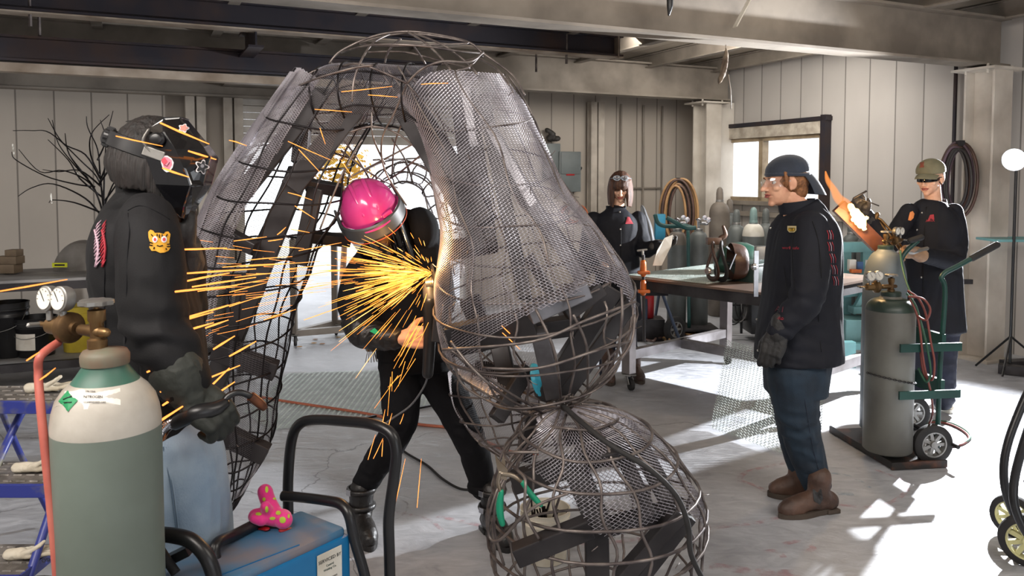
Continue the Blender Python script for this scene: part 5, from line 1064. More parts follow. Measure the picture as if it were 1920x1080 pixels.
S = [(330,468,425,465,1.9),(462,488,548,481,2.3),(343,513,480,504,1.9),(345,528,430,512,1.9),(360,538,480,520,2.0),(290,551,445,535,1.8),(355,549,520,520,2.1),(255,600,295,582,1.8),(312,608,428,572,1.85),(292,600,332,582,1.8),(308,611,400,585,1.85),(350,620,400,605,1.9),(385,615,428,600,2.0),(275,698,370,657,1.75),(275,807,358,752,1.7),(300,735,380,695,1.75),(305,760,340,735,1.75),(306,745,450,685,1.8),(365,753,430,690,1.85),(380,755,440,716,1.85),(370,795,402,762,1.8),(394,802,425,772,1.8),(400,655,440,630,1.9),(430,668,480,640,2.0),(300,230,392,270,1.85),(217,255,305,274,1.75),(353,283,405,299,1.95),(305,315,354,332,1.8),(430,263,462,273,2.2),(560,280,600,323,2.6),(540,361,585,375,2.6),(553,386,590,410,2.6),(503,452,530,448,2.3),(524,462,570,466,2.4),(417,501,530,494,2.2),(440,520,560,508,2.3),(450,500,600,490,2.5),(530,505,620,496,2.7),(430,548,500,530,2.2),(475,560,520,548,2.3),(495,600,555,580,2.5),(0,546,126,524,1.15),(50,676,74,660,1.2),(75,712,104,690,1.2),(540,265,620,300,2.7),(640,300,660,330,2.8),(600,240,610,270,2.8),(590,205,660,210,2.9),(640,172,735,162,2.9),(790,158,840,156,2.9),(690,178,745,182,2.9),(940,610,972,640,2.7),(942,624,975,655,2.7),(716,800,722,768,3.2),(728,800,735,775,3.2),(750,795,757,776,3.2),(690,862,704,815,3.2),(700,860,718,822,3.2),(716,856,718,825,3.2),(740,950,760,860,3.3),(782,952,790,860,3.3),(560,470,640,455,2.8),(548,520,640,505,2.8),(560,545,640,528,2.8),(570,600,640,575,2.8),(430,575,475,560,2.2),(395,583,450,566,2.1),(438,452,500,444,2.3),(520,440,536,426,2.4),(545,430,580,436,2.5)]
for k, (x0, y0, x1, y1, d) in enumerate(S):
    r = .0016 if d < 1.3 else .0021; r *= 1.25 if 230 < x0 < 460 and d < 2.1 else .75
    m.tube([P(x0, y0, d), P(x0*.6+x1*.4, y0*.6+y1*.4+rr(-1, 1), d+.02), P(x1, y1, d+.08)], [r*.75, r, r*.45], 6)
for i in range(60):
    x = rr(350, 640); y = 505+rr(-70, 150)*(1-(x-350)/420); l = rr(20, 70); sl = (y-512)/(811-x)
    m.tube([P(x, y, 2.75), P(x+l, y-sl*l*rr(.6, 1.4), 2.8)], [.0008, .0004], 4)
tag(obj('spark_streaks', m, glow('flying_spark', 'ff9444', 2.3), None, False), 'long orange sparks scattered in the air around the person in the welding hood', 'sparks', kind='stuff')
lamp('grinding_glow', 'POINT', P(790, 505, 2.9), (0, 0, 0), 5, (1, .55, .2), .04)
# ================================================================ props
def top(name, mb, m_, label, cat, group=None, smooth=35, kind=None): return tag(obj(name, mb, m_, None, smooth), label, cat, group, kind)
def wheel(parent, c, r, w, axis, rim_m, name='wheel', spokes=5, tyre=None, k=.66):
    c, ax = Vector(c), Vector(axis).normalized(); m = MB()
    m.lathe(c, [(r*k, -w*.5), (r*.86, -w*.5), (r*.97, -w*.32), (r, 0), (r*.97, w*.32), (r*.86, w*.5), (r*k, w*.5), (r*k, -w*.5)], 36, ax, cap=False); wo = obj(name, m, tyre or MT['rubber'], parent, 40)
    m = MB(); m.lathe(c, [(r*(k-.07), -w*.42), (r*k, -w*.44), (r*k, w*.44), (r*(k-.07), w*.42), (r*(k-.07), -w*.42)], 36, ax, cap=False); m.lathe(c, [(r*.02, -w*.5), (r*.17, -w*.5), (r*.19, 0), (r*.17, w*.5), (r*.02, w*.5)], 16, ax); x, y, d = frame(ax)
    for i in range(spokes): t = 2*math.pi*i/spokes; v = x*math.cos(t)+y*math.sin(t); m.bar(c+v*r*.12, c+v*r*(k-.03), r*.16, w*.5, ax)
    obj('rim', m, rim_m, wo, 40); return wo
def caster(parent, c, r=.045, ax=(1, .3, 0)):       # c: point under the leg, z of plate
    c = Vector(c); m = MB(); m.box(c-Vector((0, 0, .004)), (.1, .085, .008)); m.cyl(c, c-Vector((0, 0, .022)), .02, 12); f = Vector(ax).normalized()
    for s_ in (-1, 1): m.bar(c+f*.02*s_-Vector((0, 0, .015)), Vector((c.x, c.y, r))+f*.022*s_+Vector((.015, -.02, 0)), .035, .004, f)
    cs = obj('caster', m, MT['zinc'], parent, 40); q = Vector((c.x+.015, c.y-.02, r)); m = MB(); m.lathe(q, [(.004, -.015), (r*.9, -.015), (r, -.006), (r, .006), (r*.9, .015), (.004, .015)], 24, f); obj('caster_wheel', m, MT['rubber'], cs, 40)
def gas_cyl(name, base, r, h, label, body_m, group=None, cap_m=None, neck=.045, cap=True, cat='gas cylinder', band_m=None, sh=.17):
    base = Vector(base); t = thing(name, base, label, cat, group); m = MB(); hs = h-sh
    m.lathe(base, [(r*.9, 0), (r, .012), (r, hs)]+[(neck+(r-neck)*math.cos(a)**.9, hs+(sh-.03)*math.sin(a)) for a in np.linspace(.15, 1.45, 9)]+[(neck*.95, h-.01), (neck*.95, h)], 32); b = obj('body', m, body_m, t, 50)
    if band_m:
        m = MB(); m.lathe(base, [(neck+(r-neck)*math.cos(a)**.9+.0015, hs+(sh-.03)*math.sin(a)) for a in np.linspace(.05, 1.47, 10)], 32, cap=False); obj('shoulder_paint', m, band_m, t, 50)
    m = MB(); m.lathe(base+Vector((0, 0, h-.02)), [(neck, 0), (neck+.004, .004), (neck+.004, .022), (neck, .026), (neck*.4, .028)], 24); obj('neck_ring', m, MT['zinc'] if not cap_m else cap_m, t, 40)
    if cap:
        m = MB(); m.lathe(base+Vector((0, 0, h+.004)), [(neck*1.02, 0), (neck*1.05, .02), (neck*1.0, .08), (neck*.85, .12), (neck*.5, .142), (.002, .15)], 24); obj('valve_cap', m, cap_m or body_m, t, 50)
    return t
def regulator(t, p, s=1.0, face=(0, -1, 0), lean=-1):
    """valve block, hand wheel, two gauges and outlet on top of a cylinder, p = top of the neck"""
    p = Vector(p); f = Vector(face).normalized(); x = Vector((0, 0, 1)).cross(f).normalized()*lean; z = Vector((0, 0, 1))
    m = MB(); m.lathe(p, [(.020*s, 0), (.020*s, .018*s), (.014*s, .022*s), (.014*s, .055*s), (.018*s, .06*s), (.018*s, .082*s), (.006*s, .085*s), (.006*s, .1*s)], 16); m.limb([p+z*.035*s-x*.005*s, p+z*.035*s+x*.05*s], [.014*s, .012*s], 12); m.limb([p+z*.035*s, p+z*.035*s-x*.028*s], [.012*s, .010*s], 12); v = obj('valve', m, MT['brass'], t, 40)
    m = MB(); rr_ = []
    for i in range(40): a = 2*math.pi*i/40; rr_.append(.034*s+.0035*s*math.cos(a*8))
    rs = [[p+z*(.098+dz)*s+(Vector((math.cos(2*math.pi*i/40), math.sin(2*math.pi*i/40), 0))*rr_[i]*k) for i in range(40)] for dz, k in ((-.007, .8), (-.004, 1), (.004, 1), (.007, .8))]; m.rings(rs); obj('hand_wheel', m, MT['zinc'], v, 40)
    c = p+z*.036*s+x*.105*s; m = MB(); m.lathe(c-x*.04*s, [(.014*s, 0), (.014*s, .012*s), (.030*s, .016*s), (.034*s, .02*s), (.034*s, .036*s), (.028*s, .042*s), (.020*s, .048*s), (.019*s, .09*s), (.012*s, .094*s), (.006*s, .096*s), (.006*s, .13*s)], 24, x); rb = obj('regulator', m, MT['brass'], t, 40)
    m = MB(); m.limb([c+x*.085*s-f*.0, c+x*.085*s-z*.002*s+f*.03*s], [.005*s, .004*s], 8); m.limb([c+x*.085*s+f*.028*s, c+x*.085*s-f*.028*s], [.005*s, .005*s], 8); obj('adjusting_screw', m, MT['zinc'], rb, True)
    for k, dz in ((-.036, .062), (.012, .064)):
        g = c+x*k*-1*s+z*dz*s+f*.012*s; m = MB(); m.cyl(g-z*.018*s, g-z*.048*s, .007*s, 10); m.lathe(g, [(.004*s, .014*s), (.025*s, .014*s), (.028*s, .006*s), (.028*s, -.010*s), (.025*s, -.012*s)], 28, -f); go = obj('gauge', m, MT['zinc'], rb, 40)
        m = MB(); m.lathe(g, [(.0005*s, .0135*s), (.0235*s, .0135*s)], 28, f, cap=False); obj('gauge_face', m, MT['card'], go, False)
        m = MB(); m.bar(g+f*.0142*s-(x*.6+z)*.006*s, g+f*.0142*s+(x*.6+z)*.016*s, .0018*s, .0006, f)
        for a in np.linspace(-2.2, 2.2, 9): d = x*math.sin(a)+z*math.cos(a); m.bar(g+f*.0142*s+d*.018*s, g+f*.0142*s+d*.0215*s, .0012*s, .0006, f)
        obj('gauge_needle', m, MT['black'], go, False)
    return rb, c
# ---------------------------------------------------------------- foreground cylinder with regulator
gm = mat('cylinder_grey', '6f7a72', .45, 0, '5f685f', 3, bump=.04, bscale=25, rvar=.2); gm2 = mat('scuffed_shoulder', 'b3aea5', .5, 0, '8e877c', 7, bump=.1, bscale=30)
B0 = P(188, 335, 1.62); B0.z = .06
t = thing('gas_cylinder', B0, 'large grey-green gas cylinder with a green neck and brass twin gauge regulator, nearest the camera', 'gas cylinder')
r0 = .104; zt = lambda y, D_=1.62: P(188, y, D_).z-.06
m = MB(); m.lathe(B0, [(r0*.9, 0), (r0, .015), (r0, zt(800))], 48); obj('body', m, gm, t, 50)
m = MB(); m.lathe(B0, [(r0, zt(800)), (r0*.995, zt(785)), (r0*.965, zt(765)), (r0*.90, zt(744)), (r0*.77, zt(726)), (r0*.62, zt(713))], 48, cap=False); shd = obj('shoulder', m, gm2, t, 50); tsh = BVHTree.FromPolygons([Vector(v) for v in m.v], m.f)
m = MB(); m.lathe(B0, [(r0*.62, zt(713)), (r0*.55, zt(704)), (r0*.42, zt(686)), (r0*.42, zt(678))], 40, cap=False); obj('green_collar', m, mat('collar_green', '2d6152', .5, 0, '3f5147', 9), t, 50)
m = MB(); m.lathe(B0, [(r0*.44, zt(682)), (r0*.45, zt(675)), (r0*.45, zt(664)), (r0*.40, zt(656)), (r0*.2, zt(652)), (.004, zt(651))], 40); obj('neck_ring', m, mat('neck_rust', '5c6a5a', .6, 0, '6e4d3e', 9), t, 50)
obj('label', patch(tsh, [(100, 728), (150, 722), (225, 728), (226, 760), (160, 768), (96, 765)], .0012, 8), MT['card'], shd, False)
lb = obj('hazard_diamond', patch(tsh, [(128, 733), (147, 751), (129, 772), (111, 753)], .0022, 5), mat('diamond_green', '1e8a55', .5), shd, False)
for q in ([(121, 750), (136, 744)], [(122, 756), (136, 755)]):
    pp = [on_surf(tsh, x, y, .003) for x, y in q]
    if all(pp): m = MB(); m.tube(pp, .0012, 5); obj('diamond_mark', m, MT['black'], lb, True)
for (s_, x, y, h_) in (('NITROGEN', 175, 745, 7), ('COMPRESSED GAS', 178, 755, 5), ('UN 1066', 170, 735, 5)): word(s_, x, y, h_, tsh, .0022, MT['tube'], shd, 0, D_=1.55)
rg, rc = regulator(t, B0+Vector((-.015, 0, zt(652))), .95, (-.45, -.9, .1), lean=-1 if True else 1)
m = MB(); m.tube(catmull([rc+Vector((-.01, -.01, -.03)), P(76, 668, 1.6), P(72, 700, 1.6), P(76, 760, 1.58), P(86, 860, 1.56), P(100, 1000, 1.55), P(110, 1120, 1.55)], 8), .0085, 12)
top('gas_hose', m, mat('red_hose', 'b9685a', .45, 0, 'a04e44', 8), 'pinkish red gas hose running down the left side of the nearest cylinder', 'hose', smooth=True)
# ---------------------------------------------------------------- blue welding machine on its cart
A_ = Vector((-.417, 2.03, 0)); e1 = Vector((-.60, -.80, 0)); e2 = Vector((-.80, .60, 0)); zt_, Lw, Ww = .70, .46, .20
blue = mat('machine_blue', '12689b', .4, 0, '0e5a8a', 4, rvar=.1); dusty = mat('dusty_blue', '35698c', .6, 0, '6f6a70', 5, .42, .62)
RW = Matrix((e1, e2*-1, Vector((0, 0, 1)))).transposed(); cw = A_+e1*Lw/2+e2*Ww/2
wm_ = thing('welding_machine', Vector((cw.x, cw.y, .24)), 'blue welding machine with black tube handles and a service sticker, bottom centre left', 'welding machine')
m = MB(); m.box(cw+Vector((0, 0, .46)), (Lw, Ww, .44), RW, .012); obj('case', m, blue, wm_, 40)
m = MB(); m.box(cw+Vector((0, 0, .6855)), (Lw-.02, Ww-.02, .03), RW, .01); obj('top_panel', m, dusty, wm_, 40)
m = MB(); m.bar(A_+e2*.02+e1*.15+Vector((0, 0, .7015)), A_+e2*.02+e1*.45+e2*.03+Vector((0, 0, .7015)), .003, .002); obj('panel_seam', m, blue, wm_, False)
ns = A_+e1*.075+Vector((0, 0, .60))-e2*.003; Rl = Matrix((-e1, Vector((0, 0, 1)), -e2)).transposed()
m = MB(); m.box(ns, (.078, .13, .002), Rl); stk = obj('service_sticker', m, MT['white'], wm_, False)
def lab(s, dz, sz, m__, par=stk, dx=0): q = text_mb(s, sz, Rl, ns-e2*.0016+Vector((0, 0, dz))-e1*dx, .0002); obj('lettering', q, m__, par, False)
lab('SERVICED BY', .045, .0125, MT['black']); lab('Central', .030, .008, MT['green']); lab('Welding Co.', .020, .008, MT['green']); lab('CALL FOR SERVICE', -.005, .0055, MT['black'])
def htube(name, pts, r, par=wm_, m__=None): q = MB(); q.tube(catmull([Vector(p) for p in pts], 7), r, 14); return obj(name, q, m__ or MT['black'], par, True)
z_ = lambda v, z: Vector((v.x, v.y, z))
htube('side_handle', [P(530, 930, 2.16), P(560, 932, 2.14), P(610, 938, 2.08), P(640, 946, 2.05), P(655, 968, 2.03), P(664, 1010, 2.03), P(684, 1080, 2.03), P(690, 1130, 2.03)], .014)
htube('carry_handle', [P(410, 1062, 1.86), P(402, 1040, 1.86), P(408, 1018, 1.88), P(440, 1003, 1.95), P(485, 980, 2.02), P(505, 976, 2.05), P(520, 990, 2.06), P(526, 1006, 2.06)], .014)
htube('front_handle', [P(280, 1000, 1.75), P(330, 1005, 1.74), P(362, 1016, 1.73), P(388, 1045, 1.72), P(402, 1085, 1.72), P(405, 1130, 1.72)], .017)
m = MB(); m.bar(P(292, 1062, 1.76), P(356, 1030, 1.76), .03, .02); m.bar(P(283, 1058, 1.76), P(300, 1090, 1.76), .02, .02); obj('cable_bracket', m, MT['black'], wm_, False)
m = MB(); m.box(cw+e1*.27+Vector((0, 0, .56)), (.07, .17, .24), RW, .01); obj('front_panel', m, mat('dark_red_panel', '2b1d1d', .5), wm_, False)
ct = thing('machine_cart', Vector((cw.x, cw.y, 0)), 'black wheeled cart with a tall bent tube handle carrying the blue welding machine', 'cart')
m = MB(); m.box(cw+e1*.02+Vector((0, 0, .215)), (.66, .34, .03), RW, .004); obj('deck', m, MT['black'], ct, False)
hp = [P(541, 975, 2.28), P(540, 905, 2.28), P(546, 830, 2.28), P(560, 797, 2.27), P(590, 787, 2.25), P(650, 790, 2.18), P(700, 796, 2.12), P(732, 812, 2.09), P(743, 845, 2.08), P(738, 900, 2.08), P(729, 970, 2.08), P(730, 1040, 2.08), P(732, 1140, 2.08)]
htube('push_handle', hp, .0150, ct)
for s_, k in ((-1, .1), (1, .1), (-1, .5), (1, .5)):
    c = A_+e1*(k-.05)+e2*(.10+s_*.16); wheel(ct, (c.x, c.y, .09), .09, .035, e2, MT['zinc'], spokes=6)
    m = MB(); m.bar((c.x, c.y, .09), (c.x, c.y, .2), .02, .02); obj('axle_bracket', m, MT['black'], ct, False)
# bright pink plush toy lying on the machine
pk = mat('toy_pink', 'd81c78', .7, 0, 'e02a86', 6, sheen=.4, bump=.2, bscale=90); lime = mat('toy_lime', 'b9cf3a', .7)
ty = thing('plush_toy', P(515, 985, 2.04), 'bright pink lobed plush toy with lime green blotches on top of the blue machine', 'toy')
b = MB(); b.limb([P(497, 922, 2.04), P(503, 940, 2.04), P(515, 965, 2.03)], [.020, .020, .022], 14); b.limb([P(480, 968, 2.02), P(500, 968, 2.02), P(530, 972, 2.02)], [.020, .022, .024], 14); b.ell(P(532, 975, 2.01), .023); b.limb([P(478, 972, 2.0), P(490, 975, 2.0)], [.014, .016], 10); b.limb([P(505, 965, 2.02), P(498, 950, 2.0)], [.018, .014], 10)
to, tt = grown('toy_body', b, .0032, pk, ty, 3)
for (x, y, rx, ry) in ((500, 918, 3, 6), (517, 935, 6, 2.5), (500, 955, 3, 6), (485, 964, 6, 3), (522, 962, 5, 4), (530, 975, 6, 6), (511, 972, 6, 3), (541, 968, 2, 4), (495, 936, 3, 4)): obj('lime_blotch', patch(tt, circ(x, y, rx, ry, 12), .001, 3), lime, to, False)
m = MB(); m.limb([P(455, 995, 2.0), P(480, 988, 2.02), P(500, 992, 2.0)], [.006, .010, .008], 10, flat=.5); m.limb([P(528, 995, 2.0), P(545, 992, 2.02)], [.008, .007], 10, flat=.6); top('red_lighter', m, MT['red'], 'red plastic striker lying under the pink plush toy', 'striker', smooth=True)
# ---------------------------------------------------------------- blue step ladder, far left
lad = thing('step_ladder', G(20, 1100), 'blue platform step ladder with grey grip treads at the far left edge', 'step ladder'); lblue = mat('ladder_blue', '2b3684', .4, 0, '6d6a5a', 7, .52, .62, rvar=.2); tread = mat('grip_tread', '8a8580', .5, .3, '5c5854', 18, bump=.4, bscale=40)
xl, xr = -2.12, -1.68
for z, d, nm in ((.25, 2.78, 'tread'), (.50, 2.95, 'tread'), (.75, 3.14, 'top_tread')):
    m = MB(); m.box(((xl+xr)/2, d, z-.012), (xr-xl, .24, .02), None, .003); [m.limb([(xl+.03+i*.048, d-.09+j*.06, z-.001), (xl+.055+i*.048, d-.09+j*.06, z-.001)], [.005, .005], 6, sub=1) for i in range(9) for j in range(4)]; tr_ = obj(nm, m, tread, lad, False)
    for i in range(9):
        for j in range(4):
            if (i+j) % 2: m2_ = None
    m = MB(); pass
    m = MB(); m.box(((xl+xr)/2, d-.125, z-.022), (xr-xl+.01, .012, .05), None, .003); m.box((xr+.003, d, z-.02), (.008, .24, .04)); obj('tread_edge', m, lblue, tr_, False)
for x in (xl, xr):
    htube('rail', [(x, 2.56, .02), (x, 2.78, .30), (x, 3.02, .60), (x, 3.12, .74)], .015, lad, lblue); htube('rear_leg', [(x, 3.62, .02), (x, 3.40, .40), (x, 3.22, .75)], .013, lad, lblue)
htube('hand_rail', [P(-10, 880, 3.0), P(18, 820, 3.1), P(40, 775, 3.15), P(56, 757, 3.2), P(105, 750, 3.2)], .015, lad, lblue)
m = MB(); m.lathe((xr+.05, 2.62, .12), [(.10, -.1), (.12, 0), (.10, .1)], 20, cap=False); obj('side_guard', m, MT['zinc'], lad, 40)
word('OSHA', 92, 1050, 11, None, 0, MT['black'], lad, 8, D_=2.5)
wg_ = mat('work_glove', 'cfc8b8', .8, 0, 'b0a690', 14, bump=.3)
for (x, y, d, z, lbl) in ((50, 885, 2.95, .51, 'off-white work glove lying on the middle tread of the blue ladder'), (35, 1035, 2.78, .26, 'off-white work glove lying on the lowest visible tread of the ladder'), (72, 742, 3.15, .76, 'white rag glove bunched on the top of the blue ladder')):
    p = P(x, y, d); p.z = z+.008; b = MB(); hand(b, p, Vector((1, .25, 0)), Vector((0, 0, 1)), 1, (8, 12, 10), .9, 20, 9, .85); g_, _ = grown('work_glove', b, .004, wg_, None, 2, folds(.003, 40, (1, 1, 1), int(x))); tag(g_, lbl, 'glove')
# ---------------------------------------------------------------- long steel table at the left with its load
dl = BX; o_ = Vector((-4.75, 5.35, 0)); nrm_ = BY
ltb = thing('steel_table', o_+dl*1.4+nrm_*.4, 'long low steel table with a shelf along the left wall, behind the welding hood', 'table'); RT = Matrix((BX, BY, Vector((0, 0, 1)))).transposed(); grey_t = mat('table_top_steel', 'a3a19f', .4, .25, '807d7b', 2.5, rvar=.3)
m = MB(); m.box(o_+dl*1.4+nrm_*.42+Vector((0, 0, .84)), (2.9, .84, .02), RT); obj('tabletop', m, grey_t, ltb, False)
m = MB(); m.box(o_+dl*1.4+nrm_*.42+Vector((0, 0, .22)), (2.9, .80, .015), RT); obj('shelf', m, grey_t, ltb, False)
for v in (0, .82):
    for z in (.80, .20): m = MB(); m.box(o_+dl*1.4+nrm_*v+Vector((0, 0, z)), (2.9, .05, .06), RT); obj('rail', m, MT['tube'], ltb, False)
    for u in (.03, 2.77): m = MB(); m.box(o_+dl*u+nrm_*v+Vector((0, 0, .4)), (.05, .05, .8), RT); obj('leg', m, MT['tube'], ltb, False)
def bucket(name, c, r, h, m_, label, cat='bucket', lab_m=None, group=None, bail=True):
    c = Vector(c); t_ = thing(name, c, label, cat, group); m = MB(); m.lathe(c, [(.002, .003), (r*.84, 0), (r*.86, .004), (r*.95, h*.72), (r*.99, h*.74), (r*.99, h*.77), (r*.96, h*.78), (r*.98, h*.86), (r*1.02, h*.87), (r*1.02, h*.90), (r*.99, h*.905), (r, h*.97), (r*1.03, h), (r*.97, h), (r*.82, .01), (.002, .008)], 36); obj('pail', m, m_, t_, 50)
    if bail: m = MB(); m.tube(catmull([c+Vector((-r*1.02, 0, h*.88)), c+Vector((-r*.9, -r*.6, h*.62)), c+Vector((0, -r*1.05, h*.5)), c+Vector((r*.9, -r*.6, h*.62)), c+Vector((r*1.02, 0, h*.88))], 6), .0022, 6); obj('bail', m, MT['zinc'], t_, True)
    if lab_m: m = MB(); m.rings([[c+Vector((math.sin(a)*(r*.935+.001), -math.cos(a)*(r*.935+.001), z)) for a in np.linspace(-1.1, .5, 14)] for z in (h*.2, h*.62)], False); m.f = [f for k, f in enumerate(m.f) if k % 14 != 13]; m.m = m.m[:len(m.f)]; obj('label', m, lab_m, t_, True)
    return t_
at_l = lambda px, v, z: (lambda r, o: (lambda k: Vector((r.x*k, r.y*k, z)))((o+nrm_*v).dot(BY)/Vector((r.x, r.y, 0)).dot(BY)))(ray(px, 335), o_)
bucket('paint_bucket', at_l(58, .3, .23), .15, .30, MT['black'], 'black lidded bucket with a pale label on the shelf under the left table', lab_m=MT['card'])
bucket('paint_bucket', at_l(8, .35, .23), .14, .42, MT['black'], 'tall black bucket at the extreme left on the table shelf'); bucket('paint_bucket', at_l(140, .35, .23), .13, .36, mat('yellow_pail', 'c9b23a', .5), 'yellow and black pail behind the brass gauges on the table shelf')
m = MB(); c = at_l(138, .45, .86); m.lathe(c+Vector((0, .1, 0)), [(.24, -.12), (.24, .0), (.21, .06), (.12, .10), (.01, .11)], 36, (0, -1, .15)); m.v = [(v[0], v[1], max(v[2], .852)) for v in m.v]; dm = top('drum_lid', m, mat('dull_steel', '8f8b86', .4, .5, '6a6662', 4), 'dished grey steel drum end with a yellow sticker standing on the left table', 'drum lid')
m = MB(); q = P(112, 497, (c.y-.14)); m.box(q, (.12, .003, .035)); obj('yellow_sticker', m, mat('sticker_yellow', 'd9e02a', .5), dm, False); m = MB(); m.box(q+Vector((0, -.002, 0)), (.08, .001, .014)); obj('sticker_text', m, MT['black'], dm, False)
for k, (px, z, s_) in enumerate(((10, .86, (.16, .12, .07)), (12, .931, (.18, .12, .06)), (22, .992, (.09, .1, .05)))):
    m = MB(); m.box(at_l(px, .5, z+s_[2]/2), s_, None, .004); top('wood_block', m, mat('pale_wood', '8c7b66', .7, 0, '6b5c4b', 4), ['wide timber block at the bottom of the stack on the left table', 'middle timber block of the stack on the left table', 'small timber block on top of the stack on the left table'][k], 'wood block')
# steel branches of the wire tree
tb = at_l(200, .5, .86); tree = thing('wire_tree', tb, 'bare tree form of bent steel rods standing on the left table against the wall', 'sculpture'); Dt = tb.y
m = MB(); m.lathe(tb, [(.11, 0), (.11, .012), (.02, .016)], 24); obj('base_plate', m, MT['tube'], tree, 40)
BR = [[(192, 490), (195, 400), (186, 340), (150, 300), (95, 250), (60, 245), (24, 245)], [(193, 400), (175, 350), (140, 310), (110, 270), (98, 225)], [(195, 400), (188, 330), (183, 280), (165, 240), (162, 218)], [(194, 395), (196, 320), (200, 260), (212, 208)], [(194, 400), (170, 345), (120, 320), (75, 322), (35, 280)], [(194, 410), (160, 372), (100, 345), (60, 352), (34, 368)],
 [(190, 350), (150, 320), (110, 322), (80, 318)], [(188, 340), (205, 300), (235, 275), (270, 255)], [(187, 330), (170, 290), (172, 250), (205, 215)], [(186, 345), (215, 300), (222, 270), (248, 230), (236, 228)], [(194, 390), (215, 340), (240, 320)], [(192, 370), (150, 335), (128, 300), (90, 262)], [(165, 335), (130, 290), (122, 250)], [(193, 400), (140, 380), (100, 375), (92, 380)],
 [(188, 335), (160, 290), (118, 268), (90, 222)], [(178, 350), (140, 345), (85, 330), (30, 300), (22, 285)], [(183, 300), (198, 262), (188, 225)], [(194, 380), (225, 335), (236, 300)]]
for b_ in BR: m = MB(); pts = [P(x, y, Dt+.10*math.sin(i*1.7+b_[-1][0])) for i, (x, y) in enumerate(b_)]; cc = catmull(pts, 5); m.tube(cc, [lerp(.008, .0028, i/(len(cc)-1)) for i in range(len(cc))], 6); obj('branch', m, MT['rod_dark'], tree, True)
for x, y in ((145, 330), (24, 280), (95, 372)): m = MB(); m.limb([P(x, y-8, Dt), P(x+2, y+8, Dt)], [.012, .008], 6, flat=.4); obj('paper_tag', m, MT['card'], tree, False)
# ---------------------------------------------------------------- steel work table in the middle
TA = Vector((.80, 6.0, 0)); tu = Vector((.743, .669, 0)); tv = Vector((.669, -.743, 0)); RTb = Matrix((tu, tv*-1, Vector((0, 0, 1)))).transposed(); UL, VL, TZ = 1.42, 1.35, .87
tbl = thing('steel_work_table', TA+tu*UL/2+tv*VL/2, 'square steel work table on casters with H shaped lower frame, in the middle right', 'table'); TT = lambda u, v, z: TA+tu*u+tv*v+Vector((0, 0, z))
m = MB(); m.box(TT(UL/2, VL/2, TZ-.008), (UL, VL, .016), RTb); obj('tabletop', m, mat('rusty_plate', '6a5a50', .38, .55, '8a5f42', 1.6, .45, .7, rvar=.3), tbl, False)
for (u0, v0, u1, v1) in ((.04, .04, UL-.04, .04), (.04, VL-.04, UL-.04, VL-.04), (.04, .04, .04, VL-.04), (UL-.04, .04, UL-.04, VL-.04)): m = MB(); m.bar(TT(u0, v0, TZ-.055), TT(u1, v1, TZ-.055), .05, .075); obj('apron', m, MT['tube'], tbl, False)
for u, v in ((.06, .06), (UL-.06, .06), (.06, VL-.06), (UL-.06, VL-.06)):
    m = MB(); m.bar(TT(u, v, .13), TT(u, v, TZ-.05), .075, .075, tu); obj('leg', m, mat('leg_steel', '8c8584', .4, .5, '6c6564', 5), tbl, False); caster(tbl, TT(u, v, .125))
lightr = mat('rail_steel', '9a9698', .4, .5, '716c6c', 5)
for (a0, b0, a1, b1) in ((.06, .06, UL-.06, .06), (.06, VL-.06, UL-.06, VL-.06), (UL/2, .06, UL/2, VL-.06)): m = MB(); m.bar(TT(a0, b0, .27), TT(a1, b1, .27), .06, .07); obj('lower_rail', m, lightr, tbl, False)
def lattice(name, o, u, v, L_, Wd, lw, sw, w, m_, label=None, cat='mesh sheet', warp=0, parent=None, keep=None):
    o, u, v = Vector(o), Vector(u), Vector(v); n_ = u.cross(v).normalized(); ns, nt = int(L_/(lw/2)), int(Wd/(sw/2)); vs = []; fs = []
    def pt(i, j): a, b = i*lw/2, j*sw/2; return o+u*a+v*b+n_*(warp*math.sin(a*5.1)*math.cos(b*4))
    for j in range(nt):
        for i in range(ns):
            a = pt(i, j if (i+j) % 2 == 0 else j+1); b = pt(i+1, j+1 if (i+j) % 2 == 0 else j); wv = (v*.8+n_*.5*(1 if i % 2 else -1)).normalized()*w/2; k = len(vs)
            if keep and not keep(i/ns, j/nt): continue
            vs += [a-wv, a+wv, b+wv, b-wv]; fs.append((k, k+1, k+2, k+3))
    q = MB(); q.add(vs, fs); ob = obj(name, q, m_, parent, False)
    if label: tag(ob, label, cat)
    return ob
mz = MT['mesh_zinc']; ztl = TZ+.006
lattice('mesh_sheet', TT(.05, .03, ztl), tu, tv, 1.25, .72, .026, .017, .006, mz, 'pale expanded metal sheet lying flat on the steel work table')
p0, p1, p2 = G(1332, 803, .015), G(1466, 852, .015), P(1362, 634, 5.5); u_ = (p1-p0); Lu = u_.length; u_.normalize(); v_ = (p2-p0); Lv = v_.length; v_.normalize()
lattice('mesh_sheet', p0, u_, v_, Lu+.25, Lv, .028, .019, .0042, mz, 'thin see-through mesh sheet leaning against the lower rail beside the capped person', warp=.012)
c4 = [G(498, 700, .006), G(722, 694, .006), G(822, 757, .006), G(505, 803, .006)]; u_ = (c4[1]-c4[0]); v_ = (c4[3]-c4[0]); inq = inpoly([(490, 702), (600, 697), (718, 694), (826, 756), (640, 790), (508, 806), (440, 760)])
q = MB(); vs = []; fs = []; uu, vv = Vector((1, 0, 0)), Vector((0, 1, 0)); lw, sw = .040, .026
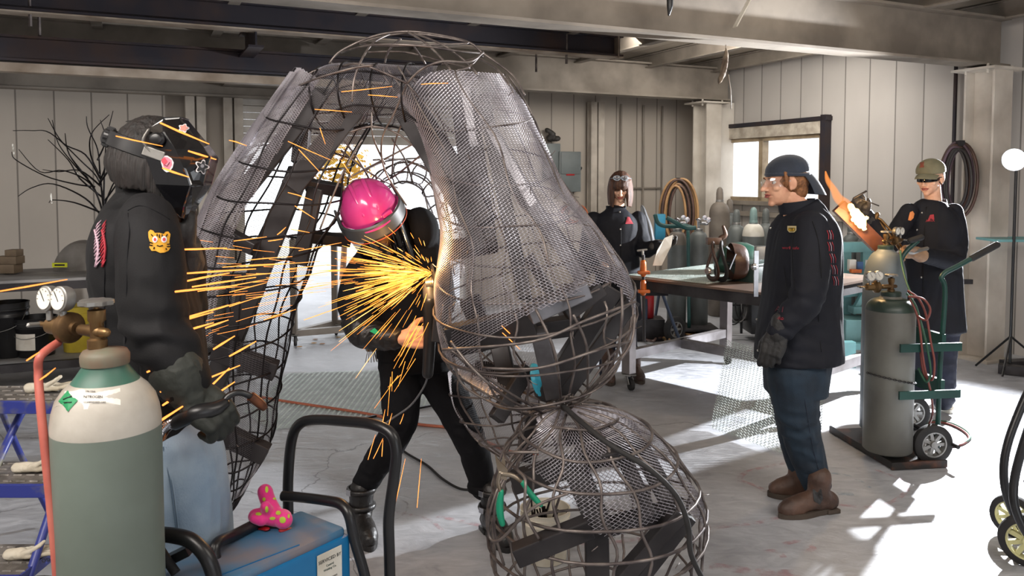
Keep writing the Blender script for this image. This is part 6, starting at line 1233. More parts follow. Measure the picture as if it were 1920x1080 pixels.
for j in range(150):
    for i in range(150):
        a = Vector((-1.85+i*lw/2, 6.9-(j+(0 if (i+j) % 2 == 0 else 1))*sw/2, .006)); b = Vector((-1.85+(i+1)*lw/2, 6.9-(j+(1 if (i+j) % 2 == 0 else 0))*sw/2, .006)); pc = project((a+b)/2)
        if not inq(*pc): continue
        k = len(vs); wv = Vector((0, .0048, .0006*(1 if i % 2 else -1))); vs += [a-wv, a+wv, b+wv, b-wv]; fs.append((k, k+1, k+2, k+3))
q.add(vs, fs); top('mesh_sheet', q, mz, 'pale green expanded metal sheet lying flat on the floor behind the grinding person', 'mesh sheet', smooth=False)
m = MB(); m.bar(G(655, 789, .01), G(826, 757, .01), .02, .012); top('steel_strip', m, MT['rod_dark'], 'thin dark steel strip along the edge of the floor mesh sheet', 'strip', smooth=False)
# clamp on the near edge of the table
cl = thing('pipe_clamp', P(1206, 520, 5.78), 'grey pipe clamp with two orange jaws on the near corner of the work table', 'clamp')
m = MB(); m.cyl(P(1206, 478, 5.74), P(1208, 640, 5.74), .012, 12); obj('pipe', m, MT['tube'], cl, 40)
for y0, y1 in ((494, 512), (531, 547)): m = MB(); m.limb([P(1206, y0, 5.74), P(1206, y1, 5.74)], [.028, .030], 12, flat=.8); m.box(P(1207, y1-1, 5.73), (.085, .05, .022), None, .004); obj('jaw', m, MT['orange'], cl, 40)
m = MB(); m.limb([P(1196, 470, 5.8), P(1212, 468, 5.8)], [.008, .008], 8); m.cyl(P(1205, 468, 5.8), P(1206, 495, 5.78), .009, 10); obj('screw', m, MT['zinc'], cl, 40)
# leather headgear, hood, box and second clamp standing on it
lh = thing('leather_welding_hood', P(1360, 515, 5.62), 'brown leather flip hood with padded head band lying on its side on the work table', 'welding hood'); brn = mat('hood_leather', '4a3228', .4, 0, '2e1e18', 7, bump=.2)
m = MB(); rs = []
for t_ in np.linspace(0, 1, 7): rs.append([P(1370+t_*24, 490+t_*2, 5.62)+Vector((.05*math.sin(t_*3), math.sin(a)*(.12-.05*t_), math.cos(a)*(.13-.075*t_*t_))) for a in np.linspace(0, 2*math.pi, 26, endpoint=False)])
m.rings(rs, False); m.f.append(tuple(6*26+k for k in range(26))); m.m.append(0); obj('shell', m, brn, lh, 50)
for k, (dx, r_) in enumerate(((1336, .125), (1352, .130))):
    m = MB(); m.tube([P(dx, 490, 5.6)+Vector((.02*math.sin(a*2), math.sin(a)*.10, math.cos(a)*r_)) for a in np.linspace(0, 2*math.pi, 34, endpoint=False)], .010, 8, True, flat=1.9); obj('head_band', m, MT['rubber'] if k else brn, lh, True)
m = MB(); m.lathe(P(1328, 508, 5.5), [(.024, -.012), (.026, 0), (.022, .014)], 16, (-1, -.5, 0)); m.bar(P(1362, 462, 5.6), P(1392, 488, 5.6), .012, .01); m.bar(P(1368, 505, 5.5), P(1380, 476, 5.5), .01, .006); obj('buckle', m, MT['chrome'], lh, 40)
m = MB(); m.box(P(1411, 512, 5.75), (.30, .24, .13), RTb, .01); m.box(P(1411, 493, 5.75), (.31, .25, .02), RTb, .004); top('tool_box', m, mat('toolbox_green', '1f3530', .5, 0, '17211f', 6), 'dark green metal box on the work table between leather hood and clamp', 'tool box')
m = MB(); m.ell(P(1385, 492, 6.2), (.20, .16, .16)); m.v = [(v[0], v[1], max(v[2], TZ+.002)) for v in m.v]; top('green_helmet', m, mat('helmet_green', '1d4034', .3, 0, '162f28', 5, coat=.3), 'dark green dome shaped welding helmet behind the leather hood on the table', 'helmet', smooth=True)
vc = thing('bar_clamp', P(1424, 548, 5.12), 'zinc bar clamp on the table edge in front of the person in the navy cap', 'clamp')
m = MB(); m.box(P(1428, 474, 5.12), (.085, .05, .085), None, .006); obj('clamp_head', m, MT['zinc'], vc, 40); m = MB(); m.bar(P(1418, 470, 5.1), P(1417, 556, 5.1), .016, .028); obj('bar', m, MT['chrome'], vc, False); m = MB(); m.lathe(P(1414, 500, 5.08), [(.01, -.02), (.022, -.01), (.022, .01), (.01, .02)], 14, (1, 0, 0)); obj('knob', m, MT['chrome'], vc, 40)
vs_ = thing('bench_vise', P(1345, 500, 6.35), 'small steel bench vise at the back of the work table behind the headgear', 'vise'); m = MB(); m.box(P(1338, 452, 6.3), (.11, .07, .055), None, .004); m.bar(P(1352, 465, 6.3), P(1352, 496, 6.3), .05, .05); m.limb([P(1352, 446, 6.3), P(1360, 440, 6.3), P(1356, 425, 6.3)], [.022, .02, .012], 10); obj('vise_body', m, mat('vise_brown', '5a4438', .5, .5), vs_, 40)
m = MB(); m.box(TT(.95, 1.02, TZ+.012), (.5, .3, .022), RTb); top('timber_board', m, MT['wood'], 'brown timber board at the right corner of the work table', 'board', smooth=False)
m = MB(); m.box(TT(1.02, .98, TZ+.0295), (.34, .24, .006), RTb@rot('Z', 8)); top('paper_sheets', m, MT['card'], 'white paper sheets lying on the timber board behind the capped person', 'paper', smooth=False)
# sheet in the fringe person's hand
m = MB(); m.poly3([P(1224, 498, 5.78), P(1232, 470, 5.80), P(1246, 446, 5.83), P(1262, 440, 5.85), P(1258, 462, 5.83), P(1240, 498, 5.78)], .004); top('metal_offcut', m, MT['card'], 'white cut sheet held up in the hand of the person with the fringe', 'sheet', smooth=False)
# stool legs / roller stand by the clamp
rs_ = thing('roller_stand', G(1240, 645), 'blue-black tripod stand of splayed tubes under the near end of the work table', 'stand')
for a, b in (((1212, 560), (1210, 640)), ((1240, 545), (1278, 648)), ((1236, 548), (1225, 618))): m = MB(); pb_ = G(*b); m.cyl(P(a[0], a[1], pb_.y+.05), pb_, .016, 10); obj('leg', m, mat('stand_blue', '3a4456', .4, .3), rs_, 40)
m = MB(); m.box(P(1226, 548, 6.4), (.22, .06, .05)); obj('head_bar', m, MT['tube'], rs_, False)
# ---------------------------------------------------------------- cylinder cart in front of the torch person
dcy = mat('cylinder_dark', '72716a', .42, .1, '5a5852', 3, bump=.05, bscale=20, rvar=.2); dgr = mat('dark_green_paint', '27382f', .4, 0, '1f2c26', 5); slate = mat('cylinder_slate', '687074', .45, .1, '555c5f', 3, rvar=.2)
C1 = P(1676, 335, 4.47); C1.z = .06; C2 = P(1664, 335, 4.85); C2.z = .06
t1_ = gas_cyl('gas_cylinder', C1, .131, .90, 'shorter dark cylinder with glossy green shoulder on the hand truck, front one of two', dcy, None, dgr, .05, False, band_m=dgr, sh=.10)
t2_ = gas_cyl('gas_cylinder', C2, .125, 1.13, 'taller slate grey cylinder on the hand truck, behind the shorter green-topped one', slate, None, dgr, .042, False, sh=.26)
regulator(t1_, C1+Vector((0, 0, .90)), 1.0, (.2, -1, 0), -1); regulator(t2_, C2+Vector((0, 0, 1.13)), .9, (.5, -.85, 0), 1)
hc_ = thing('hand_truck', (C1+C2)/2*1.0-Vector((0, 0, .06)), 'green two wheeled cylinder hand truck with grey spoked wheels and hoses hung on it', 'hand truck')
xd = Vector((.93, .12, 0)).normalized(); yd_ = Vector((-.12, .93, 0)).normalized(); RC = Matrix((xd, yd_, Vector((0, 0, 1)))).transposed(); cc_ = (C1+C2)/2
m = MB(); m.box(cc_+Vector((.0, 0, -.045)), (.31, .66, .02), RC, .003); m.box(cc_-xd*.155+Vector((0, 0, -.035)), (.012, .66, .04), RC); m.box(cc_-yd_*.33+Vector((0, 0, -.035)), (.33, .012, .04), RC); obj('base_plate', m, mat('worn_black', '2b2725', .5, .3, '5a3a2c', 9, .5, .65), hc_, False)
bk = cc_+xd*.20
for s_, z1_ in ((-1, 1.05), (1, 1.12)):
    b0 = bk+yd_*.2*s_; htube('upright', [z_(b0, .03), z_(b0, .5), z_(b0+xd*.02, .95), z_(b0+xd*.03-Vector((.03, 0, 0)), z1_+.0), z_(b0+xd*.10, z1_+.06), z_(b0+xd*.30, z1_+.16)] if s_ < 0 else [z_(b0, .03), z_(b0, .5), z_(b0+xd*.0, .95), z_(b0+xd*.02, z1_), z_(b0+xd*.12, z1_+.10)], .014, hc_, MT['green'])
    m = MB(); q = b0+xd*(.18 if s_ < 0 else .07); m.limb([z_(q, z1_+.10), z_(b0+xd*(.33 if s_ < 0 else .14), z1_+(.175 if s_ < 0 else .12))], [.019, .019], 12); obj('grip', m, MT['rubber'], hc_, True)
for z in (.36, .62):
    m = MB(); m.box(bk+Vector((0, 0, z)), (.025, .46, .09), RC); m.box(cc_+xd*.04-yd_*.345+Vector((0, 0, z)), (.36, .014, .045), RC); obj('cross_plate', m, MT['green'], hc_, False)
m = MB(); m.cyl(bk-yd_*.33+Vector((.03, 0, .055)), bk+yd_*.33+Vector((.03, 0, .055)), .012, 10); obj('axle', m, MT['tube'], hc_, 40)
W1 = P(1748, 844, 4.42); W1.z = .113; wheel(hc_, W1, .113, .05, (.05, -1, 0), MT['zinc'], spokes=7, k=.64); W2 = P(1722, 335, 5.02); W2.z = .113; wheel(hc_, W2, .113, .05, (.05, -1, 0), MT['zinc'], spokes=7, k=.64)
m = MB(); ch = [C1+Vector((math.cos(a)*.136, math.sin(a)*.136, .42-.03*math.sin(a+1.2))) for a in np.linspace(-3.0, -.2, 30)]
for i in range(len(ch)-1): c0 = (ch[i]+ch[i+1])/2; d = (ch[i+1]-ch[i]).normalized(); x, y, _ = frame(d); x = x if i % 2 else y; m.tube([c0+d*math.cos(a)*.009+x*math.sin(a)*.005 for a in np.linspace(0, 2*math.pi, 9)[:-1]], .0018, 5, True)
obj('safety_chain', m, MT['tube'], hc_, True)
redh, greenh = mat('hose_red', '7d4038', .5, 0, '6a332d', 9), mat('hose_green', '2f5b44', .5, 0, '274c39', 9)
HS = [([(1702, 545, 4.35), (1722, 560, 4.3), (1736, 590, 4.28), (1745, 640, 4.26), (1752, 680, 4.26), (1748, 712, 4.28), (1732, 700, 4.34), (1726, 660, 4.36)], redh, 'red'), ([(1700, 550, 4.36), (1716, 572, 4.32), (1728, 610, 4.3), (1740, 660, 4.28), (1745, 700, 4.28), (1736, 716, 4.3), (1722, 690, 4.36)], greenh, 'green'),
 ([(1703, 556, 4.3), (1730, 560, 4.26), (1744, 580, 4.25), (1736, 600, 4.26), (1720, 592, 4.3)], redh, 'short red'), ([(1706, 560, 4.34), (1722, 600, 4.3), (1732, 680, 4.3), (1746, 740, 4.34), (1748, 780, 4.5), (1736, 803, 4.75)], redh, 'long red'),
 ([(1688, 470, 4.75), (1692, 500, 4.7), (1700, 530, 4.6), (1712, 560, 4.5)], greenh, 'upper green')]
for pts, m_, nm in HS: q = MB(); q.tube(catmull([P(*p) for p in pts], 8), .0062, 8); top('gas_hose', q, m_, '%s gas hose looped beside the shorter cylinder on the hand truck' % nm, 'hose', 'hoses on the hand truck', True)
for k, off in enumerate((0, .018)):
    q = MB(); pts = [G(x, y, .008) for x, y in ((1728, 802), (1745, 792), (1775, 794), (1803, 806), (1817, 820), (1808, 831), (1790, 836), (1765, 838))]; q.tube(catmull([p+Vector((off, off, .002*k)) for p in pts], 8), .0075, 8); top('gas_hose', q, greenh if k else redh, ('outer green' if k else 'inner red')+' twin hose lying in a loop on the floor behind the cart wheel', 'hose', None, True)
# tangled mesh offcut behind the short cylinder
# ---------------------------------------------------------------- torch, workpiece and flame
tq = thing('cutting_torch', P(1672, 456, 5.05), 'brass twin tube cutting torch held by the person in the olive cap', 'torch')
m = MB(); m.tube([P(1688, 470, 5.06), P(1668, 440, 5.08), P(1650, 418, 5.1), P(1640, 410, 5.1)], .008, 10); obj('upper_tube', m, MT['brass'], tq, True); m = MB(); m.tube([P(1692, 466, 5.06), P(1672, 434, 5.08), P(1652, 412, 5.1), P(1640, 406, 5.1)], .008, 10); obj('lower_tube', m, MT['brass'], tq, True)
m = MB(); m.limb([P(1645, 402, 5.1), P(1638, 412, 5.1), P(1626, 418, 5.1)], [.015, .016, .007], 12); obj('torch_head', m, MT['brass'], tq, True); m = MB(); m.limb([P(1690, 468, 5.06), P(1712, 472, 5.06), P(1738, 466, 5.08)], [.016, .018, .013], 12); m.limb([P(1700, 462, 5.04), P(1710, 458, 5.04)], [.006, .006], 8); obj('handle', m, MT['zinc'], tq, True)
m = MB(); m.bar(P(1572, 386, 5.0), P(1648, 462, 4.98), .05, .09, (1, 0, 1)); top('hot_steel_bar', m, mat('heated_steel', '7a4a34', .5, .4, '4d2f26', 7, emit=0), 'brown steel bar being heated, held diagonally in front of the olive cap person', 'steel bar', smooth=False)
m = MB()
m.limb([P(1594, 386, 4.95), P(1604, 400, 4.93), P(1613, 414, 4.92), P(1620, 428, 4.93)], [.012, .026, .034, .014], 10); m.limb([P(1600, 412, 4.93), P(1624, 408, 4.93)], [.014, .012], 8)
b_, _ = grown('molten_spot', m, .005, glow('molten', 'ffd080', 5), None, 2, folds(.012, 40, (1, 1, 1), 5)); tag(b_, 'white-hot glowing spot where the torch flame meets the steel bar', 'molten metal')
def flame_mat():
    m, nt, b, out = _nt('torch_flame'); N, L = nt.nodes, nt.links; e = N.new('ShaderNodeEmission'); e.inputs[0].default_value = lin('ff9c50'); e.inputs[1].default_value = 1.3; t = N.new('ShaderNodeBsdfTransparent'); lw_ = N.new('ShaderNodeLayerWeight'); lw_.inputs[0].default_value = .45; mr = N.new('ShaderNodeMapRange'); mr.inputs['From Min'].default_value = 0; mr.inputs['From Max'].default_value = .9; mr.inputs['To Min'].default_value = .42; mr.inputs['To Max'].default_value = .0
    L.new(lw_.outputs['Facing'], mr.inputs['Value']); s = N.new('ShaderNodeMixShader'); L.new(mr.outputs[0], s.inputs[0]); L.new(t.outputs[0], s.inputs[1]); L.new(e.outputs[0], s.inputs[2]); L.new(s.outputs[0], out.inputs[0]); nt.nodes.remove(b); return m
m = MB(); m.limb([P(1604, 400, 4.95), P(1588, 385, 4.95), P(1572, 372, 4.95), P(1563, 355, 4.95), P(1552, 338, 4.95), P(1548, 322, 4.95)], [.012, .034, .030, .022, .016, .005], 18); top('torch_flame', m, flame_mat(), 'translucent orange flame licking up left from the heated steel bar', 'flame', smooth=True)
m = MB(); m.tube([P(1600, 372, 5.0), P(1625, 358, 4.98)], .006, 8); m.tube([P(1612, 372, 5.0), P(1648, 386, 5.0)], .004, 8); top('filler_rod', m, MT['tube'], 'thin steel rods held in the raised glove of the olive cap person', 'rod', smooth=True)
lamp('torch_glow', 'POINT', P(1612, 408, 4.80), (0, 0, 0), 9, (1, .62, .28), .03)
# ---------------------------------------------------------------- background cylinders, second cart, shelf things
MT_tg = mat('cap_teal_grey', '7d9692', .4, 0, '69807d', 6); cyw = mat('cylinder_warm', '7b7268', .5, 0, '5f574f', 4, rvar=.2); cyg = mat('cylinder_mid', '666a68', .5, .1, '52565', 4) if False else mat('cylinder_mid', '666a68', .5, .1, '525654', 4)
for px, D_, r_, ytop, m_, bm, capm_, cap, nm in ((1271, 8.3, .098, 440, cyg, cyw, None, False, 'grey cylinder with chrome valve, left of the pair below the big hose coil'), (1311, 8.4, .105, 440, cyg, None, None, False, 'grey cylinder with chrome valve, right of the pair below the big hose coil'),
    (1350, 9.3, .118, 385, cyw, None, None, True, 'tallest brown-grey capped cylinder under the left end of the window'), (1382, 8.9, .105, 428, cyg, None, None, True, 'capped grey cylinder right of the tallest one beneath the window'), (1414, 8.7, .115, 425, cyg, MT['white'], MT_tg, True, 'cylinder with white shoulder and greenish cap beneath the window'),
    (1437, 9.2, .10, 425, cyg, None, cyg, True, 'grey capped cylinder half hidden by the capped person'), (1369, 9.9, .10, 405, cyg, None, cyw, True, 'rear cylinder with a pale cap against the wall under the window'), (1599, 8.2, .10, 447, cyg, None, None, True, 'dark capped cylinder just right of the capped person, by the wall'), (1629, 8.0, .10, 447, cyg, None, None, True, 'dark capped cylinder behind the heated bar, by the wall')):
    p = P(px, 335, D_); p.z = 0; h_ = 1.6-(ytop-335)*D_/1500+.06
    gc = gas_cyl('gas_cylinder', p, r_, h_, nm, m_, 'gas cylinders along the wall', capm_, .04, cap, band_m=bm)
    if not cap:
        q = MB(); z0_ = Vector((p.x, p.y, h_)); q.limb([z0_, z0_+Vector((0, 0, .10))], [.014, .018], 10); q.lathe(z0_+Vector((0, 0, .10)), [(.03, -.008), (.035, 0), (.03, .008)], 14); q.limb([z0_+Vector((0, 0, .06)), z0_+Vector((.08, -.03, .06))], [.016, .02], 10)
        for dx, dz in ((.05, .12), (.09, .1)): q.lathe(z0_+Vector((dx, -.05, dz)), [(.004, -.01), (.026, -.008), (.026, .008), (.004, .01)], 14, (0, 1, 0))
        obj('regulator', q, MT['chrome'], gc, 40)
ct2 = thing('cylinder_cart', G(1290, 625), 'teal handled cylinder cart with pale spoked wheels behind the work table', 'cart')
htube('handle', [P(1228, 402, 8.1), P(1234, 418, 8.1), P(1250, 424, 8.1), P(1285, 424, 8.2), P(1300, 428, 8.2)], .022, ct2, mat('dark_teal', '22524f', .4)); htube('handle', [P(1250, 408, 7.95), P(1268, 418, 7.95), P(1285, 427, 8.0), P(1305, 427, 8.0)], .022, ct2, mat('dark_teal2', '22524f', .4)); htube('upright', [P(1290, 428, 8.15), P(1292, 620, 8.15)], .018, ct2, mat('dark_teal3', '22524f', .4))
m = MB(); q = P(1290, 335, 8.25); m.box((q.x, q.y, .06), (.6, .4, .02)); obj('base_plate', m, MT['tube'], ct2, False)
for px, D_ in ((1268, 7.75),): q = P(px, 335, D_); q.z = .13; wheel(ct2 if px > 1250 else ct2, q, .13, .06, (.5, -.85, 0), MT['zinc'], spokes=6, k=.6)
# fire extinguisher
fe = thing('fire_extinguisher', P(1217, 335, 7.9)-Vector((0, 0, 1.25)), 'red fire extinguisher standing behind the clamp and tripod stand', 'fire extinguisher'); q = wloc(fe); q.z = P(1217, 596, 7.9).z; fe.location.z = q.z
m = MB(); m.lathe(q, [(.05, 0), (.06, .01), (.06, .22), (.045, .27), (.02, .29), (.02, .31)], 24); obj('tank', m, MT['red'], fe, 50); m = MB(); m.limb([q+Vector((0, 0, .31)), q+Vector((.05, -.02, .34))], [.014, .01], 8); m.limb([q+Vector((0, 0, .33)), q+Vector((.07, -.02, .37))], [.01, .008], 8); obj('handle', m, MT['black'], fe, True)
m = MB(); m.box((q.x, q.y+.02, q.z/2), (.3, .25, q.z-.002)); top('low_crate', m, MT['tube'], 'low dark crate carrying the fire extinguisher', 'crate', smooth=False)
# hose coils on the walls
def coil(c, n, rx, rz, nrm, mats, label, r=.014, tail=.35, drift=.012):
    c = Vector(c); nrm = Vector(nrm).normalized(); x = Vector((0, 0, 1)).cross(nrm).normalized(); t_ = thing('hose_coil', c-Vector((0, 0, rz+.1)), label, 'hose'); random.seed(len(label))
    for i in range(n):
        k = random.uniform(.55, 1.0); o1 = random.uniform(-.04, .04); q = MB(); q.tube([c+nrm*(.02+drift*(i % 6))+x*(math.cos(a)*rx*k+o1)+Vector((0, 0, math.sin(a)*rz*(k if math.sin(a) < 0 else .75+.25*k)-.06*(1-k)*8*(.2)-.02*i*(.12))) for a in np.linspace(0, 2*math.pi, 34, endpoint=False)], r, 7, True); obj('hose_loop', q, mats[i % len(mats)], t_, True)
    q = MB(); q.box(c+nrm*.03+Vector((0, 0, rz*.92)), (.05, .10, .05)); obj('hanger', q, MT['tube'], t_, False)
tan, brr, blk_h = mat('hose_tan', 'b08a5e', .5, 0, '8f6c48', 7), mat('hose_brown', '5b4238', .5, 0, '44312a', 7), mat('hose_black', '2a2524', .5)
c = P(1272, 398, 9.55); coil(c, 13, .20, .42, (-.2, -1, 0), [brr, tan, blk_h, brr, tan], 'big coil of brown and tan hoses hung beside the white post', .016)
c = P(1800, 335, 7.15); coil(c, 12, .16, .34, (-.85, -.5, 0), [brr, mat('hose_purple', '5d4a55', .5), blk_h], 'coil of dark hoses hung on the side wall behind the olive cap', .014)
c = P(1078, 398, 9.3); coil(c, 6, .16, .12, (-.3, -1, 0), [mat('cord_orange', 'a9562f', .6), brr], 'small orange extension cord coil glimpsed left of the person with the fringe', .012)
# hoses in a heap on the floor under the table
random.seed(5)
for i in range(9):
    x0, x1 = rr(1185, 1250), rr(1260, 1335); y0 = rr(612, 632); q = MB(); q.tube(catmull([G(x0, y0, .02+.008*(i % 4)), G(x0+25, y0+rr(-8, 10), .03+.008*(i % 3)), G((x0+x1)/2, y0+rr(-12, 14), .02+.01*(i % 4)), G(x1-15, y0+rr(-4, 16), .02), G(x1, y0+rr(-4, 14), .015)], 8), .011, 8)
    top('air_hose', q, [mat('hose_olive', '5b5236', .6, 0, '6e6a58', 8), brr, tan][i % 3] if i < 3 else bpy.data.materials[['hose_olive', 'hose_brown', 'hose_tan'][i % 3]], ['olive', 'brown', 'tan'][i % 3]+' hose in the loose heap on the floor under the steel work table', 'hose', 'heap of hoses under the work table', True)
q = MB(); q.tube(catmull([G(440, 735, .01), G(520, 750, .01), G(640, 768, .01), G(700, 778, .01), G(780, 795, .01), G(862, 806, .01), G(950, 845, .01), G(1010, 850, .01)], 8), .010, 8); top('air_hose', q, mat('hose_salmon', 'b5694f', .5, 0, 'a35a44', 7), 'salmon coloured hose running across the floor behind the grinding person', 'hose', smooth=True)
q = MB(); q.tube(catmull([G(735, 825, .008), G(760, 848, .008), G(800, 872, .008), G(830, 898, .008), G(862, 916, .008), G(890, 918, .008)], 8), .0065, 8); top('black_lead', q, MT['rubber'], 'black cord lying on the floor between the boots of the grinding person', 'cord', smooth=True)
# bucket of rods, shears
bc = G(1022, 1046); bucket('plastic_bucket', (bc.x, bc.y, 0.002), .104, .215, mat('bucket_white', 'e6dfcf', .5, 0, 'c6bda9', 7), 'off-white plastic bucket of cut rods seen through the round cage', bail=False)
random.seed(11)
for i in range(16): a, b = rr(0, 6.28), rr(0, .07); q = MB(); p = Vector((bc.x+math.cos(a)*b, bc.y+math.sin(a)*b, .10)); e = p+Vector((rr(-.04, .04), rr(-.04, .04), rr(.09, .13))); q.tube([p, e], .0042, 6); top('cut_rod', q, MT['rod_dark'], 'short dark rod offcut sticking out of the off-white bucket', 'rod', 'rod offcuts in the bucket', 40)
sh_ = thing('tin_snips', P(940, 990, 2.42), 'green handled tin snips hooked on the rim of the round cage', 'tin snips'); st = mat('snip_steel', '9a8f80', .35, .8, '6d5a45', 9)
m = MB(); m.poly3([P(928, 852, 2.42), P(938, 866, 2.42), P(952, 880, 2.42), P(950, 900, 2.42), P(938, 896, 2.42), P(932, 876, 2.42)], .008); m.poly3([P(944, 850, 2.43), P(948, 868, 2.43), P(944, 898, 2.43), P(936, 886, 2.43)], .008); m.limb([P(938, 886, 2.42), P(934, 905, 2.42), P(940, 925, 2.42)], [.007, .007, .006], 10); m.limb([P(942, 888, 2.42), P(962, 892, 2.42), P(980, 905, 2.42)], [.008, .007, .006], 10); obj('blades', m, st, sh_, 40)
gh = mat('grip_green', '12906c', .45, 0, '0e7c5c', 6); m = MB(); m.limb([P(940, 922, 2.42), P(937, 945, 2.42), P(938, 965, 2.42), P(942, 982, 2.42)], [.008, .0115, .0115, .009], 12); obj('handle', m, gh, sh_, True); m = MB(); m.limb([P(980, 905, 2.42), P(992, 922, 2.42), P(1003, 935, 2.42), P(1014, 947, 2.42)], [.008, .009, .0095, .007], 12); obj('handle', m, gh, sh_, True)
# ---------------------------------------------------------------- teal bench behind
tbn = thing('teal_bench', G(1600, 688), 'pale teal steel bench frame with box shelf behind the cylinder hand truck', 'bench')
def tb_(name, a, b, w, h, m_=MT['teal']): q = MB(); q.bar(a, b, w, h, (0, 1, 0)); obj(name, q, m_, tbn, False)
tb_('top_beam', P(1540, 464, 7.3), P(1668, 462, 7.3), .09, .09); tb_('post', P(1586, 470, 7.3), P(1586, 590, 7.3), .08, .05); tb_('post', P(1624, 470, 7.3), P(1624, 560, 7.3), .08, .05); tb_('post', P(1650, 470, 7.35), P(1650, 600, 7.35), .06, .05)
tb_('mid_beam', P(1550, 552, 7.2), P(1660, 546, 7.2), .06, .05); tb_('leg', G(1590, 688)+Vector((0, 0, 0)), P(1590, 640, G(1590, 688).y), .10, .08); tb_('leg', G(1652, 672), P(1652, 600, G(1652, 672).y), .08, .06)
m = MB(); q = P(1601, 618, 7.0); m.box(q, (.27, .3, .22), None, .005); obj('box', m, mat('teal_grey', '5f8583', .5, 0, '4c6e6d', 5), tbn, False); tb_('shelf', P(1575, 645, 6.9), P(1660, 643, 6.9), .05, .28); m = MB(); m.box(P(1612, 580, 7.1), (.16, .12, .06)); m.bar(P(1598, 588, 7.1), P(1622, 545, 7.1), .05, .04); obj('clamp_arm', m, MT['teal'], tbn, False)
for k, (x, y, w_, h_, mm) in enumerate(((1597, 497, .06, .10, MT['white']), (1611, 499, .05, .08, mat('blue_box', '33527c', .5)), (1604, 508, .09, .03, MT['orange']), (1630, 495, .05, .07, MT['card']))):
    m = MB(); m.box(P(x, y, 7.15-.03*k), (w_, .05, h_)); top('small_carton', m, mm, ['white carton on the teal bench', 'blue carton on the teal bench', 'flat orange carton in front on the teal bench', 'pale carton at the right on the teal bench'][k]+' behind the work table', 'carton', smooth=False)
m = MB(); m.box(P(1612, 528, 7.15), (.5, .34, .02)); obj('bench_top', m, MT['teal'], tbn, False)
# dark welder rack under the table, right
wr_ = thing('cable_rack', G(1400, 622), 'black tube rack hung with loops of cable behind the work table legs', 'rack')
for x in (1365, 1390, 1425): m = MB(); b_ = G(x, 625); m.cyl(b_, P(x, 545, b_.y), .014, 8); obj('post', m, MT['black'], wr_, 40)
for y in (572, 600): m = MB(); m.cyl(P(1360, y, 8.1), P(1432, y, 8.1), .012, 8); obj('rail', m, MT['black'], wr_, 40)
for k in range(4): m = MB(); m.tube([P(1375+k*10, 575, 7.9)+Vector((math.cos(a)*(.10-.01*k), .01*k, math.sin(a)*(.18-.02*k))) for a in np.linspace(0, 2*math.pi, 24, endpoint=False)], .007, 6, True); obj('cable_loop', m, MT['zinc'] if k % 2 else MT['rubber'], wr_, True)
m = MB(); m.box(P(1425, 590, 7.9), (.26, .3, .34), None, .01); top('power_source', m, MT['black'], 'black box shaped power source under the table beside the cable rack', 'power source')
# white cut-outs on the wall behind the olive cap person
m = MB(); m.poly3([P(1782, 562, 6.75), P(1797, 565, 6.75), P(1800, 572, 6.75), P(1796, 624, 6.75), P(1776, 618, 6.75), P(1772, 608, 6.75)], .01); top('white_cutout', m, MT['card'], 'white irregular panel leaning against the side wall behind the olive cap person', 'panel', smooth=False)
m = MB(); m.box(P(1795, 528, 6.9), (.25, .04, .04)); m.box(P(1786, 516, 6.89), (.05, .03, .12)); top('wall_bracket', m, MT['tube'], 'dark wall bracket and strips behind the olive cap person', 'bracket', smooth=False)
# electrical boxes, conduit fittings
eb = thing('breaker_cabinet', P(1064, 358, 10.4), 'grey electrical breaker panel on the back wall left of the person with the fringe', 'electrical panel'); pg = mat('panel_grey', '6c7373', .5, 0, '5d6363', 4)
q = W(a_at(1064, -.075), -.078, P(0, 322, 10.4).z); m = MB(); m.box(q, (.32, .14, .52), RB, .006); obj('case', m, pg, eb, 40); m = MB(); m.box(q-BY*.075+Vector((0, 0, .11)), (.28, .012, .28), RB, .004); d_ = obj('door', m, pg, eb, 40); m = MB(); m.box(q-BY*.083+Vector((-.02, 0, .12)), (.06, .004, .10), RB); obj('label', m, MT['card'], d_, False); m = MB(); m.box(q-BY*.075-Vector((0, 0, .04)), (.12, .004, .02), RB); obj('warning_strip', m, MT['red'], d_, False); m = MB(); m.limb([q+BX*.17, q+BX*.20+Vector((0, 0, .05))], [.014, .018], 8); obj('lever', m, MT['black'], eb, True)
q = W(a_at(1034, -.07), -.068, P(0, 303, 10.4).z); m = MB(); m.box(q, (.2, .12, .46), RB, .006); top('electrical_box', m, pg, 'narrow grey electrical box left of the breaker panel, half behind the mesh', 'electrical box')
b = MB(); qq = q+Vector((-.02, -.01, .30)); b.limb([qq, qq+Vector((.03, -.02, .05)), qq+Vector((-.04, -.03, .10))], [.05, .04, .03], 10); b.limb([qq, qq+Vector((.10, -.02, -.01))], [.04, .03], 10); o_b, _ = grown('old_glove', b, .008, SK['glove_grey'], None, 3, folds(.01, 20, (1, 1, 1), 3)); tag(o_b, 'crumpled dark glove sitting on top of the grey breaker panel', 'glove')
# chair back, blue bin behind the fringe person
m = MB(); m.limb([P(1218, 448, 7.3), P(1214, 425, 7.3), P(1208, 402, 7.3)], [.15, .14, .09], 18, flat=.25); top('plastic_chair_back', m, mat('grey_shell', '7b7d80', .45, 0, '6c6e72', 4), 'rounded grey shell of a seat behind the shoulder of the person with the fringe', 'seat', smooth=True)
m = MB(); m.box(P(1237, 425, 9.4), (.12, .1, .30), None, .01); top('blue_bin', m, mat('bin_blue', '2f86a8', .5), 'light blue plastic bin between grey seat shell and hose coil', 'bin')
